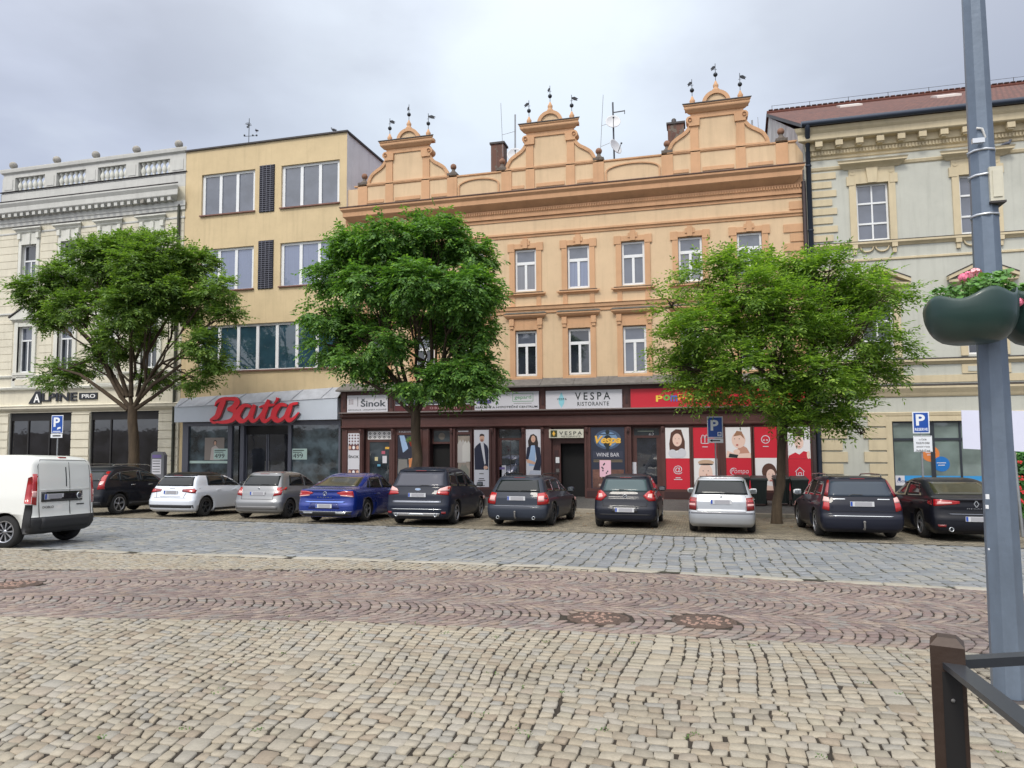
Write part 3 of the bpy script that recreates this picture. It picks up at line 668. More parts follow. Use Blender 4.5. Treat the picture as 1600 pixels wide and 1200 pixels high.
for a, b in ((fx(286), fx(295)), (fx(357), fx(363)), (fx(451), fx(456)), (fx(530), fx(533))): mb.box(a, b, D-.2, D-.02, -1.1, 2.14, sgrey)
mb.box(fx(286), fx(533), D-.2, D-.02, 2.14, 2.35, sgrey); mb.box(fx(286), fx(533), D-.2, D-.02, -1.1, -.75, sgrey); mb.build('shop_frame', B)
for i, (a, b) in enumerate(((fx(295), fx(357)), (fx(456), fx(530)))):
    mb = MB(); mb.box(a+.002, b-.002, D-.1, D-.09, -.75, 2.14, glassmat('glass_display%d' % i, lin(70, 84, 92, .8), nz=.8, ns=1.6)); o = mb.build('shop_window', B)
    m2 = MB(); pa = mat('mint_poster', lin(190, 214, 208, .9), .6)
    px0 = 334 if i == 0 else 456.5; x0, z1 = P(px0, 701, D-.11); x1, z0 = P(px0+23, 718, D-.11); m2.rect(x0, x1, z0, z1, D-.108, pa)
    ink = mat('dark_ink', lin(30, 40, 44), .6); text('499', x0+.06, z0+.07, (x1-x0)*.66, .22, D-.11, ink, m2, .003, 0); text('SUPER PRICE', x0+.05, z1-.15, (x1-x0)*.8, .07, D-.11, ink, m2, .003, .01) if 0 else None
    m2.box(x0+.05, x0+(x1-x0)*.8, D-.112, D-.1085, z1-.11, z1-.07, ink); m2.box(x0+.05, x0+(x1-x0)*.65, D-.112, D-.1085, z1-.19, z1-.16, ink); m2.build('price_poster', o)
    if i == 0:
        m2 = MB(); x0, z1 = P(320, 684, D-.11); x1, z0 = P(353, 719, D-.11); m2.rect(x0, x1-.12, z0, z1, D-.103, mat('beige_poster', lin(150, 140, 134, .8), .6)); cx = (x0+x1)/2
        m2.ell(cx-.02, z1-.25, .1, .13, D-.105, mat('brown_hair', lin(50, 40, 38), .7)); m2.ell(cx-.02, z1-.27, .07, .1, D-.106, mat('skin', lin(214, 172, 150, .9), .6)); m2.poly([(cx-.3, z0), (cx-.22, z1-.5), (cx, z1-.38), (cx+.2, z1-.55), (cx+.28, z0)], D-.1045, mat('shirt_pale', lin(190, 180, 176), .7)); m2.build('fashion_poster', o)
        m2 = MB(); x0, z1 = P(296, 720, D-.11); x1, z0 = P(356, 724, D-.11); m2.rect(x0+.02, x1, z0, z1, D-.1125, pa); m2.build('window_banner', o)
    for k in range(7):
        m3 = MB(); x = a+.3+rnd.random()*(b-a-.6); z = -.72+rnd.random()*.5; m3.box(x, x+rnd.uniform(.1, .3), D-.085, D-.07, z, z+rnd.uniform(.08, .3), mat('display_item%d' % (k % 4), lin(*[(150, 110, 90), (180, 180, 170), (90, 60, 50), (120, 130, 110)][k % 4]), .6))
# entrance recess with glass doors
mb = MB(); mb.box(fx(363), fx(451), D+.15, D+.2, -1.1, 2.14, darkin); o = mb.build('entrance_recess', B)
mb = MB(); mb.box(fx(363)+.01, fx(372), D-.1, D-.09, -1.1, 2.14, g_shop); mb.box(fx(374), fx(380), D-.09, D+.1, -1.1, 2.14, sgrey); mb.build('side_glass', B)
mb = MB(); a, b = fx(381), fx(449); m = (a+b)/2
for u, v in ((a, m-.02), (m+.02, b)): mb.box(u, v, D+.08, D+.12, -1.08, 1.7, g_dark); mb.box(u, u+.05, D+.05, D+.07, -1.08, 1.7, sgrey); mb.box(v-.05, v, D+.05, D+.07, -1.08, 1.7, sgrey)
o = mb.build('entrance_door', B); h = MB(); h.tube([(m-.1, D+.03, -.2), (m-.1, D+.03, .4)], .015, zinc, 6); h.tube([(m+.1, D+.03, -.2), (m+.1, D+.03, .4)], .015, zinc, 6); h.build('handle', o)
mb = MB(); lampw = mat('lit_tube', (1, 1, .95), .5, emis=(1, 1, .95, 1.4))
for k in (410, 432, 446): x, z = P(k, 663.5, D+.05); mb.box(x-.16, x+.16, D+.0, D+.08, z-.02, z+.02, lampw)
mb.build('ceiling_light', B)
# ================================================================ building 3: orange house with three scrolled gables
ora = stucco('apricot_stucco', lin(219, 192, 158, .92), .06); otr = stucco('orange_trim', lin(211, 168, 131, .91), .09); odk = stucco('orange_cornice', lin(204, 160, 124, .93), .12)
brickm = brickmat('chimney_brick', lin(120, 84, 70, .8), lin(96, 70, 62, .8), lin(120, 110, 100, .7), .25, .08, .012, noise=.5)
C3 = empty('orange_building', (-6, D, -1.1), 'orange three-storey house with three scrolled gables and a dark brown shopfront, in the middle', 'building')
X0, X1 = -16.4, 4.34
cols = [-14.75, -12.33, -9.91, -7.47, -5.06, -2.65, -.23, 2.18]
H3 = [(c-.5, c+.5, 8.05, 9.98) for c in cols]+[(c-.5, c+.5, 4.2, 6.26) for c in cols]
mb = MB(); wall(mb, X0, X1, 2.0, 12.4, D, H3, ora, .16, otr)
hull(mb, X0, X1, 45, 12.0, ora, 2.0); mb.build('wall', C3)
mb = MB()       # roof behind the parapet
mb.add([(X0, D+.6, 12.3), (X1, D+.6, 12.3), (X1, 38, 14.3), (X0, 38, 14.3), (X1, 45, 12), (X0, 45, 12)], [(0, 1, 2, 3), (3, 2, 4, 5)], mat('roof_tile_old', lin(130, 78, 62, .7), .85, noise=.35, nscale=8)); mb.add([(X1, D+.6, 12), (X1, 45, 12), (X1, 38, 14.3), (X1, D+.6, 12.3)], [(0, 1, 2, 3)], ora); mb.build('roof', C3)
mb = MB()
mould(mb, X0+.45, X1-.5, [(.0, 11.42), (.06, 11.46), (.06, 11.6), (.12, 11.64), (.12, 11.84), (.2, 11.9), (.4, 12.06), (.44, 12.1), (.44, 12.3), (.54, 12.42), (.54, 12.5)], D, odk)
mb.box(X0, X1, D-.04, D, 11.3, 11.43, odk); mb.box(X0, X1, D-.11, D, 11.45, 12.45, odk); mb.build('cornice', C3)
mb = MB(); x = X0+.05
while x < X1: mb.box(x, x+.055, D-.18, D-.12, 11.67, 11.81, odk); x += .11
mb.build('dentil_frieze', C3)
mb = MB(); mould(mb, X0+.44, X1-.49, [(.54, 12.502), (.57, 12.52), (.57, 12.56), (.0, 12.72)], D, mat('roof_edge_brown', lin(96, 74, 66), .7, noise=.3)); mb.build('cornice_flashing', C3)
mb = MB(); mould(mb, X0, X1-.02, [(.0, 10.5), (.04, 10.52), (.05, 10.6), (.1, 10.64), (.1, 10.72), (.0, 10.74)], D, otr)
mould(mb, X0, X1-.02, [(.0, 7.0), (.05, 7.02), (.05, 7.14), (.1, 7.18), (.12, 7.32), (.16, 7.34), (.0, 7.37)], D, otr); mb.build('string_course', C3)
# parapet
mb = MB(); yp_ = D+.1; mb.box(X0+.5, X1-.2, yp_, yp_+.35, 12.6, 13.72, ora)
mb.box(X0-.3, X0+.5, yp_+.02, yp_+.3, 12.6, 13.62, ora)
mould(mb, X0+.4, X1-.2, [(.0, 13.66), (.05, 13.7), (.05, 13.76), (.0, 13.78)], yp_, otr)
gab = [(-13.27, 0.), (-6.3, 0.), (1.02, 0.)]
PX = [-15.6, -11.0, -8.35, -4.1, -1.1, 3.6]
for x in PX: mb.box(x-.24, x+.24, yp_-.05, yp_+.4, 12.7, 13.78, otr)
for g, _ in gab:
    for s in (-1, 1):
        mb.box(g+s*.93-.2, g+s*.93+.2, yp_-.05, yp_, 12.7, 13.78, otr)
        mb.box(g+s*1.72-.5, g+s*1.72+.5, yp_-.03, yp_, 12.84, 12.98, otr)
    mb.box(g-.65, g+.65, yp_-.04, yp_, 12.84, 13.0, otr)
mb.build('parapet', C3)
for a, b in ((-10.7, -8.7), (-3.8, -1.4)):      # blind segmental arches between the gables
    mb = MB(); m = (a+b)/2; w = (b-a)/2
    o_ = [(m+w*math.cos(t), 13.2+.34*math.sin(t)) for t in np.linspace(0, math.pi, 13)]; i_ = [(m+(w-.07)*math.cos(t), 13.2+.28*math.sin(t)) for t in np.linspace(0, math.pi, 13)]
    for k in range(12): mb.prism([o_[k], o_[k+1], i_[k+1], i_[k]], yp_-.06, yp_, otr)
    mb.box(a, a+.07, yp_-.06, yp_, 12.7, 13.2, otr); mb.box(b-.07, b, yp_-.06, yp_, 12.7, 13.2, otr)
    mb.build('blind_arch', C3)
def gable(cx):
    g = MB(); zb, zn, zc = 13.76, 14.85, 15.62; y0, y1 = yp_+.04, yp_+.34
    L = []                                     # right half outline: scroll from the base to the neck
    ctl = [(2.10, 13.76), (2.06, 13.98), (1.9, 14.26), (1.64, 14.46), (1.38, 14.62), (1.2, 14.84), (1.12, 15.02)]
    for i in range(len(ctl)-1):
        for j in range(5):
            t = j/5; p = [ctl[max(0, min(len(ctl)-1, k))] for k in (i-1, i, i+1, i+2)]
            L.append(tuple(.5*((2*p[1][k])+(-p[0][k]+p[2][k])*t+(2*p[0][k]-5*p[1][k]+4*p[2][k]-p[3][k])*t*t+(-p[0][k]+3*p[1][k]-3*p[2][k]+p[3][k])*t**3) for k in (0, 1)))
    L.append(ctl[-1]); L.append((1.1, 15.3))
    for s in (-1, 1):                          # side wings as strips
        for (a, za), (b, zb2) in zip(L, L[1:]):
            g.add([(cx+s*.9, y0, za), (cx+s*a, y0, za), (cx+s*b, y0, zb2), (cx+s*.9, y0, zb2), (cx+s*.9, y1, za), (cx+s*a, y1, za), (cx+s*b, y1, zb2), (cx+s*.9, y1, zb2)],
                  [((0, 1, 2, 3) if s > 0 else (3, 2, 1, 0)), ((7, 6, 5, 4) if s > 0 else (4, 5, 6, 7)), ((1, 5, 6, 2) if s > 0 else (2, 6, 5, 1))], ora)
    g.box(cx-.9, cx+.9, y0, y1, 13.76, 15.32, ora)
    mn = g.build('gable', C3)
    g = MB()
    for s in (-1, 1):                          # raised rim of the scroll
        for (a, za), (b, zb2) in zip(L[:-1], L[1:-1]+[L[-2]]):
            if (a, za) == (b, zb2): continue
            dx, dz = b-a, zb2-za; q = math.hypot(dx, dz); nx, nz_ = -dz/q, dx/q
            w = .13; pts = [(cx+s*(a-nx*.02), za-nz_*.02), (cx+s*(b-nx*.02), zb2-nz_*.02), (cx+s*(b+nx*w), zb2+nz_*w), (cx+s*(a+nx*w), za+nz_*w)]
            g.prism(pts, y0-.07, y0-.001, otr)
        g.lathe([(.17, -.12), (.17, .36)], (cx+s*1.12, y0, 15.12), otr, 14, 'y'); g.lathe([(.0001, -.121), (.17, -.12)], (cx+s*1.12, y0, 15.12), otr, 14, 'y'); g.lathe([(.08, -.17), (.08, -.1)], (cx+s*1.12, y0, 15.12), odk, 10, 'y')
        g.box(cx+s*.95-.17, cx+s*.95+.17, y0-.06, y0, 13.8, 14.85, otr); g.prism([(cx+s*.95-.22, 14.85), (cx+s*.95+.22, 14.85), (cx+s*.95+.24, 15.2), (cx+s*.95-.24, 15.2)], y0-.12, y0, otr)
    g.box(cx-.7, cx+.7, y0-.03, y0, 14.95, 15.06, otr) if 0 else None
    g.box(cx-1.1, cx+1.1, y0-.05, y1+.05, 15.2, 15.42, otr)
    mould(g, cx-1.12, cx+1.12, [(.05, 15.4), (.1, 15.42), (.22, 15.54), (.24, 15.58), (.24, 15.66), (.28, 15.7), (.28, 15.74)], y0, otr)
    g.box(cx-1.32, cx+1.32, y0, y1-.05, 15.6, 15.74, otr)
    for a, b in ((-2.28, -1.2), (-.68, .68), (1.2, 2.28)): pass
    g.box(cx-2.12, cx+2.12, y0-.105, y0, 13.74, 13.815, otr)
    g.build('gable_moulding', mn)
    g = MB(); mould(g, cx-1.12, cx+1.12, [(.28, 15.742), (.31, 15.75), (.31, 15.79), (.0, 15.83)], y0, tinm); g.build('gable_flashing', mn)
    g = MB(); R, r = .60, .44; zc = 15.80
    o_ = [(cx+R*math.cos(t), zc+R*.98*math.sin(t)) for t in np.linspace(0, math.pi, 17)]; i_ = [(cx+r*math.cos(t), zc+r*.98*math.sin(t)) for t in np.linspace(0, math.pi, 17)]
    for k in range(16): g.prism([o_[k], o_[k+1], i_[k+1], i_[k]], y0-.03, y1, otr)
    g.prism(i_, y0+.05, y1-.04, ora); g.build('crowning_arch', mn)
    for dx, z in ((-1.0, 15.82), (0, 16.39), (1.0, 15.82)):
        g = MB(); g.lathe([(.15, 0), (.15, .06), (.09, .1), (.11, .17), (.12, .25), (.07, .33), (.04, .42), (.0001, .46)], (cx+dx, y0+.12, z), otr, 12)
        f = g.build('finial', mn); v = MB(); v.tube([(cx+dx, y0+.12, z+.4), (cx+dx, y0+.12, z+1.22)], .014, ironv, 5)
        v.sphere((cx+dx, y0+.12, z+.72), .095, mat('dark_ball', lin(48, 54, 60), .5, .5), 10)
        a = rnd.choice([-1, 1])*(1 if dx else .6); ca = rnd.uniform(.5, 1)*a; zz = z+1.05; q = [(0, .06), (.16, .1), (.34, .02), (.26, -.02), (.3, -.08), (.14, -.07), (0, -.02)]
        v.add([(cx+dx+u*ca, y0+.12+u*.4+k*.012, zz+w_) for k in (0, 1) for u, w_ in q], [tuple(range(7)), tuple(range(13, 6, -1))]+[(i, (i+1) % 7, 7+(i+1) % 7, 7+i) for i in range(7)], ironv); v.tube([(cx+dx-.07, y0+.12, zz-.1), (cx+dx+.07, y0+.12, zz-.1)], .01, ironv, 4)
        v.build('weather_vane', mn)
for g, _ in gab: gable(g)
stone_d = mat('dark_stone', lin(112, 102, 94, .8), .9, noise=.4, nscale=9)
for x in (-15.6, -11.0, -8.6, -4.1, -1.1, 3.6):      # stone ball finials
    mb = MB(); mb.box(x-.24, x+.24, yp_-.08, yp_+.42, 13.79, 13.9, stone_d); mb.lathe([(.2, 0), (.17, .08), (.09, .16), (.08, .24)], (x, yp_+.17, 13.9), stone_d, 10); mb.sphere((x, yp_+.17, 14.27), .15, mat('sandstone', lin(150, 112, 92, .8), .9, noise=.35, nscale=8), 10); mb.build('ball_finial', C3)
mb = MB(); mb.add([(X1-.2, yp_+.05, 12.5), (X1+.25, yp_+.05, 12.5), (X1+.1, yp_+.05, 13.15), (X1-.1, yp_+.05, 13.5), (X1-.2, yp_+.05, 13.7)], [(0, 1, 2, 3, 4)], ora); mb.build('parapet_shoulder', C3)
def chimney(px0, px1, py0, py1, Y, nm='chimney', pot=False):
    a, z1 = P(px0, py0, Y); b, z0 = P(px1, py1, Y); m = MB(); m.box(a, b, Y, Y+.7, z0-.5, z1-.1, brickm); m.box(a-.06, b+.06, Y-.06, Y+.76, z1-.1, z1, tinm)
    if pot: m.lathe([(.12, 0), (.12, .25), (.08, .3), (.0001, .32)], ((a+b)/2-.1, Y+.3, z1), tinm, 10)
    m.build(nm, C3)
chimney(767, 787, 223, 268, 35); chimney(1043, 1070, 192, 246, 36, pot=True)
# quoins at the right edge
k = 0
for z0, z1 in ((4.0, 6.9), (7.45, 10.45), (10.8, 11.5)):
    z = z0
    while z+.3 < z1: w = .75 if k % 2 else .5; mb = MB(); mb.box(X1-.05-w, X1-.04, D-.05, D-.001, z, z+.33, otr); mb.build('quoin', C3); z += .40; k += 1
# windows
def win3(c, z0, z1, low):
    mb = MB(); x0, x1 = c-.5, c+.5; w = .24; y = D
    mb.box(x0-w, x0, y-.05, y+.01, z0-.1, z1+.02, otr); mb.box(x1, x1+w, y-.05, y+.01, z0-.1, z1+.02, otr); mb.box(x0-w, x1+w, y-.05, y+.01, z1+.02, z1+.24, otr)
    if not low:
        mb.box(x0-w-.08, x0-w+.22, y-.07, y-.0, z1-.1, z1+.26, otr); mb.box(x1+w-.22, x1+w+.08, y-.07, y-.0, z1-.1, z1+.26, otr)
        mb.box(c-.2, c+.2, y-.08, y, z1+.16, z1+.36, otr); mb.box(c-.11, c+.11, y-.11, y, z1+.02, z1+.46, otr)
        mould(mb, x0-w-.08, x1+w+.08, [(.04, z0-.26), (.06, z0-.2), (.15, z0-.17), (.15, z0-.1)], y, otr)
        for s in (x0-.2, x1): mb.box(s, s+.2, y-.04, y, z0-.72, z0-.26, otr)
        mb.box(x0-w-.1, x1+w+.1, y-.165, y-.02, z0-.098, z0-.075, tinm)
    else:
        mb.box(x0-w+.03, x1+w-.03, y-.04, y, z1+.24, z1+.5, otr)
        for s in (x0-w-.02, x1+w-.2): mb.box(s, s+.22, y-.13, y, z1+.22, z1+.52, otr); mb.box(s+.03, s+.19, y-.1, y, z1+.08, z1+.22, otr)
        mould(mb, x0-w-.02, x1+w+.02, [(.08, z1+.52), (.16, z1+.58), (.22, z1+.66), (.22, z1+.72)], y, odk)
        mould(mb, x0-w-.02, x1+w+.02, [(.23, z1+.722), (.24, z1+.74), (.12, z1+.82), (.0, z1+.84)], y, mat('mossy_cap', lin(96, 92, 84), .85, noise=.4, nscale=6))
        mb.box(x0-w, x1+w, y-.1, y, z0-.2, z0-.06, otr)
    mb.build('window_surround', C3)
g_grey = glassmat('glass_net_curtain', None, curtain=lin(120, 122, 130, .6))
for i, c in enumerate(cols):
    win3(c, 8.05, 9.98, False); win3(c, 4.2, 6.26, True)
    window(C3, c, 9.015, .98, 1.9, D+.1, white, [g_sky, g_curt, g_sky, g_grey, g_curt, g_sky, g_grey, g_sky][i], 2, (.33,), .085, .11, gm_top=g_sky)
    window(C3, c, 5.23, .98, 2.02, D+.1, white, g_dark if i != 5 else g_sky, 2, (.31,), .085, .11, gm_top=[g_dark, g_sky][i % 2])
# lean-to canopy over the shopfront
brn = mat('brown_wood', lin(86, 54, 50, .9), .5, noise=.18, nscale=2.5, bump=.15, bscale=30); brd = mat('brown_wood_dark', lin(60, 38, 38), .5, noise=.2, nscale=3); ys = D-.28
slate = mat('canopy_felt', lin(116, 112, 108, .85), .85, noise=.35, nscale=4)
mb = MB(); mb.add([(X0-.1, D-.78, 3.74), (X1, D-.78, 3.74), (X1, D, 4.1), (X0-.1, D, 4.1), (X0-.1, D-.78, 3.67), (X1, D-.78, 3.67), (X1, D, 3.67), (X0-.1, D, 3.67)], [(0, 1, 2, 3), (4, 5, 1, 0), (5, 4, 7, 6), (4, 0, 3, 7), (5, 6, 2, 1)], slate)
x = X0+1
while x < X1: mb.tube([(x, D-.77, 3.755), (x, D-.01, 4.105)], .012, slate, 5); x += 1.45
mb.build('canopy', C3)
mb = MB(); mb.box(X0, X1, D-.42, D, 2.64, 3.67, brn)
for x in [P(q_, 620, D-.47)[0] for q_ in (538, 611, 739, 848, 979, 1266)]: mb.box(x-.09, x+.09, D-.47, D-.42, 2.66, 3.66, brn); mb.box(x-.05, x+.05, D-.5, D-.47, 2.9, 3.3, brd)
mould(mb, X0+.54, X1-.54, [(.42, 2.56), (.5, 2.6), (.56, 2.64), (.56, 2.68), (.42, 2.7)], D, brn); mould(mb, X0+.54, X1-.54, [(.565, 2.642), (.575, 2.645), (.575, 2.69), (.43, 2.71)], D, mat('ledge_flashing', lin(132, 122, 120), .5, .4))
mb.box(X0, X1, ys-.04, D, 2.0, 2.56, brn); mould(mb, X0+.38, X1-.38, [(.3, 1.9), (.34, 1.93), (.4, 1.98), (.4, 2.03), (.32, 2.06)], D, brn); mould(mb, X0+.38, X1-.38, [(.32, 2.4), (.38, 2.44), (.42, 2.5), (.42, 2.56)], D, brn)
mb.build('shop_entablature', C3)
fs_ = lambda p, y=700: P(p, y, ys)[0]
ops = [(568, 611), (618, 656), (671, 703), (712, 736), (775, 816), (862, 913), (987, 1033)]
op = [(fs_(a), fs_(b)) for a, b in ops]
post = [(544, 562), (741, 764), (822, 845), (923.5, 976), (1040, 1077), (1083.5, 1120), (1134, 1173), (1179, 1214), (1231, 1266)]
mb = MB(); zt_ = 1.9
holes = [(a, b, -1.3, zt_) for a, b in op]; wall(mb, X0, X1, -1.3, 2.0, ys, holes, brn, .5, brd); mb.add([(X1, ys, -1.3), (X1, D+.5, -1.3), (X1, D+.5, 2.6), (X1, ys, 2.6)], [(0, 1, 2, 3)], brn)
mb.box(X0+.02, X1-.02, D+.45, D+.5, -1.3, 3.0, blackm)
for a, b in ops+post:                               # pilaster strips beside each bay
    for p in (a-3.2, b+1.2): x = fs_(p); mb.box(x, x+.07, ys-.05, ys-.001, -.75, 1.88, brn)
x = X0
solid = sorted(op)
cur = X0
for a, b in solid+[(X1, X1)]:
    if a-cur > .15:
        mb.box(cur+.01, a-.01, ys-.07, ys-.001, -1.25, -.72, brn); mb.box(cur+.1, a-.1, ys-.09, ys-.07, -1.08, -.82, brd)
    cur = b
for x in (fs_(564), fs_(614), fs_(706), fs_(769), fs_(818), fs_(848), fs_(917), fs_(982), fs_(1036), fs_(1125), fs_(1222)): mb.box(x-.06, x+.06, ys-.11, ys-.05, 1.7, 1.9, brn); mb.box(x-.035, x+.035, ys-.13, ys-.11, 1.74, 1.84, brd)
mb.build('shopfront', C3)
# doors and display windows in the openings
skin = mat('skin', lin(214, 172, 150, .9), .6); navy = mat('navy_cloth', lin(34, 38, 60), .7); ppw = mat('poster_white', lin(206, 206, 214, .95), .5); ppr = mat('poster_red', lin(196, 32, 52), .5); ink = mat('dark_ink', lin(30, 40, 44), .6)
hairb = mat('brown_hair', lin(50, 40, 38), .7); lips = mat('lips', lin(180, 90, 84), .6); palew = mat('poster_pale', lin(224, 222, 224), .6); gold = mat('gold_letters', lin(226, 176, 70), .5); skinp = mat('skin_pale', lin(232, 200, 186, .95), .6); skind = mat('skin_shade', lin(190, 140, 120), .6)
def door(i, transom=1.42, gm=None):
    a, b = op[i]; f = MB(); y = ys+.22
    f.box(a, a+.09, y, y+.07, -1.15, zt_, brn); f.box(b-.09, b, y, y+.07, -1.15, zt_, brn); f.box(a+.09, b-.09, y, y+.07, transom, transom+.1, brn); f.box(a+.09, b-.09, y, y+.07, zt_-.08, zt_, brn); f.box(a+.09, b-.09, y, y+.07, -1.12, -.55, brn)
    f.box(a+.09, a+.2, y+.01, y+.06, -.55, transom, brn); f.box(b-.2, b-.09, y+.01, y+.06, -.55, transom, brn)
    o = f.build('shop_door', C3); p = MB(); p.box(a+.15, b-.15, y+.03, y+.04, -.55, transom, gm or g_shop); p.box(a+.09, b-.09, y+.03, y+.04, transom+.1, zt_-.08, g_shop); p.build('pane', o)
    h = MB(); h.tube([(b-.24, y-.05, -.15), (b-.24, y-.05, .2)], .014, zinc, 6); h.build('handle', o)
    return o, y
def display(i, zb=-.72):
    a, b = op[i]; f = MB(); y = ys+.06
    f.box(a, a+.06, y, y+.07, zb, zt_, brn); f.box(b-.06, b, y, y+.07, zb, zt_, brn); f.box(a+.06, b-.06, y, y+.07, zt_-.28, zt_, brn); f.box(a, b, y-.02, y+.07, -1.25, zb, brn)
    o = f.build('display_window', C3); p = MB(); p.box(a+.06, b-.06, y+.03, y+.04, zb, zt_-.28, g_shop); p.build('pane', o); return o, y
o, y = door(0, 1.3)
a, b = op[0]; m = MB(); m.rect(a+.1, b-.1, 1.42, 1.80, y+.024, palew); gw = (b-a-.2)/5
for k in range(5):
    cx = a+.1+gw*(k+.5)
    for zz in (1.52, 1.7): m.poly([(cx-gw*.32, zz), (cx, zz-.07), (cx+gw*.32, zz), (cx, zz+.07)], y+.021, ink); m.poly([(cx-gw*.14, zz), (cx, zz-.035), (cx+gw*.14, zz), (cx, zz+.035)], y+.018, palew)
m.build('patterned_glass', o)
m = MB()
for px_, py_, w, h, mm in ((606, 700, .26, .1, gold), (599, 707, .18, .14, mat('pink_note', lin(180, 90, 110), .6)), (601, 718, .22, .34, ppw), (588, 717, .16, .18, mat('cream_note', lin(200, 190, 150), .6)), (592, 727, .16, .1, mat('blue_note', lin(90, 150, 180), .6))):
    x, z = P(px_, py_, y+.02); m.rect(x-w/2, x+w/2, z-h/2, z+h/2, y+.02, mm)
m.build('door_notices', o)
o, y = display(1); a, b = op[1]; m = MB(); w = b-a
m.rect(a+.08, b-.08, .55, 1.6, y+.02, mat('display_dark', lin(40, 42, 58), .7)); m.poly([(a+.1, .5), (a+.1, -.6), (a+w*.5, -.6), (a+w*.45, .5)], y+.018, mat('grey_photo', lin(120, 118, 116), .7))
m.poly([(a+.16, 1.6), (a+.4, 1.6), (a+.6, 1.0), (a+.34, .8)], y+.015, mat('shirt_blue', lin(150, 176, 210), .7)); m.poly([(a+w*.52, .5), (a+w*.56, -.5), (b-.1, -.5), (b-.1, .6), (a+w*.75, .62)], y+.014, mat('tan_jacket', lin(196, 126, 78), .7))
text('FASHION', a+.15, 1.73, w*.7, .07, y-.005, ppw, m); m.build('window_display', o)
a, b = op[2]; m = MB(); m.box(a, b, ys+.3, ys+.36, 1.2, 1.9, brn); m.rect(a+.1, b-.1, 1.3, 1.8, ys+.29, g_shop); m.ell((a+b)/2, 1.55, .16, .16, ys+.285, mat('stone_head', lin(120, 112, 104), .7)); m.build('door_header', C3)
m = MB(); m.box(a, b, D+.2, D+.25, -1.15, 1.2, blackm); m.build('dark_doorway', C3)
o, y = display(3); a, b = op[3]; m = MB(); w = b-a
m.rect(a+.08, b-.08, -.7, 1.56, y+.02, mat('display_beige', lin(150, 140, 130), .7, noise=.3, nscale=3))
for cx, z0, z1, mm in ((a+w*.35, .35, 1.45, mat('shirt_grey', lin(176, 172, 170), .7)), (a+w*.7, .4, 1.4, mat('shirt_light', lin(196, 194, 190), .7)), (a+w*.5, -.6, .35, mat('jacket_grey', lin(128, 128, 120), .8))):
    s = w*.3; m.poly([(cx-s, z0), (cx+s, z0), (cx+s, z1-.3), (cx+s*.3, z1-.05), (cx, z1-.18), (cx-s*.3, z1-.05), (cx-s, z1-.3)], y+.017-rnd.random()*.006, mm)
text('MEN WEAR', a+.1, 1.73, w*.7, .07, y-.005, ppw, m) if 0 else m.box(a+.1, a+w*.8, y-.004, y-.001, 1.74, 1.79, ppw)
m.build('window_display', o)
o, y = door(4, 1.35)
a, b = op[4]; m = MB()
for k in range(3): zz = -.3+.5*k; m.box(a+.2, b-.2, y+.018, y+.026, zz, zz+.025, tinm)
m.box((a+b)/2-.012, (a+b)/2+.012, y+.016, y+.018, -.5, 1.3, tinm); x, z = P(782, 737, y); m.rect(x-.25, x+.25, z-.28, z+.28, y+.01, ppw); m.rect(x-.2, x+.2, z+.1, z+.2, y+.008, mat('lilac_band', lin(110, 96, 150), .6)); m.build('door_grille', o)
a, b = op[5]; m = MB(); xm = a+(b-a)*.26; m.box(a, xm, ys+.12, ys+.2, -1.15, 1.2, brn); m.box(a+.1, xm-.1, ys+.09, ys+.12, -.9, .9, brd); m.box(a, b, ys+.12, ys+.2, 1.2, 1.9, brn); dn = m.build('doorway_frame', C3)
m = MB(); m.box(a+.16, a+.32, ys+.06, ys+.12, .35, .6, white); m.box(a+.17, a+.31, ys+.07, ys+.12, -.05, .1, zinc); m.build('intercom', dn)
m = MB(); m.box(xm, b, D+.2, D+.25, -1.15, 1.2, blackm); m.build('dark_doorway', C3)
m = MB(); x0, z1 = P(858, 671, ys-.1); x1, z0 = P(912, 684, ys-.1); m.box(x0, x1, ys-.14, ys-.06, z0, z1, mat('lightbox', lin(196, 194, 180), .5)); m.box(x0+.07, x0+.36, ys-.145, ys-.14, z0+.04, z1-.04, mat('olive', lin(60, 66, 40), .6))
m.poly([(x0+.215, z0+.07), (x0+.28, z0+.19), (x0+.215, z1-.07), (x0+.15, z0+.19)], ys-.148, gold)
text('VESPA', x0+.45, z0+.13, (x1-x0)*.66, .15, ys-.14, ink, m, .005, .01, sp=1.4); text('RISTORANTE', x0+.55, z0+.03, (x1-x0)*.55, .07, ys-.14, ink, m); m.build('lightbox_sign', C3)
o, y = door(6, 1.42, g_dark); a, b = op[6]; m = MB(); m.box(a+.25, b-.3, y-.02, y-.0, 1.68, 1.72, mat('strip_reflection', lin(150, 160, 150), .5)); text('62', (a+b)/2+.1, 1.5, .22, .13, y+.02, ppw, m); x, z = P(988, 735, y); m.rect(x, x+.18, z-.35, z+.35, y-.03, ppw); m.build('house_number', o)
# posters
def frame(i, mats_top, y=ys-.012):
    a, b = post[i]; return fs_(a), fs_(b)
def zz(py, px_=900): return P(px_, py, ys)[1]
def poster(name='poster'): return MB()
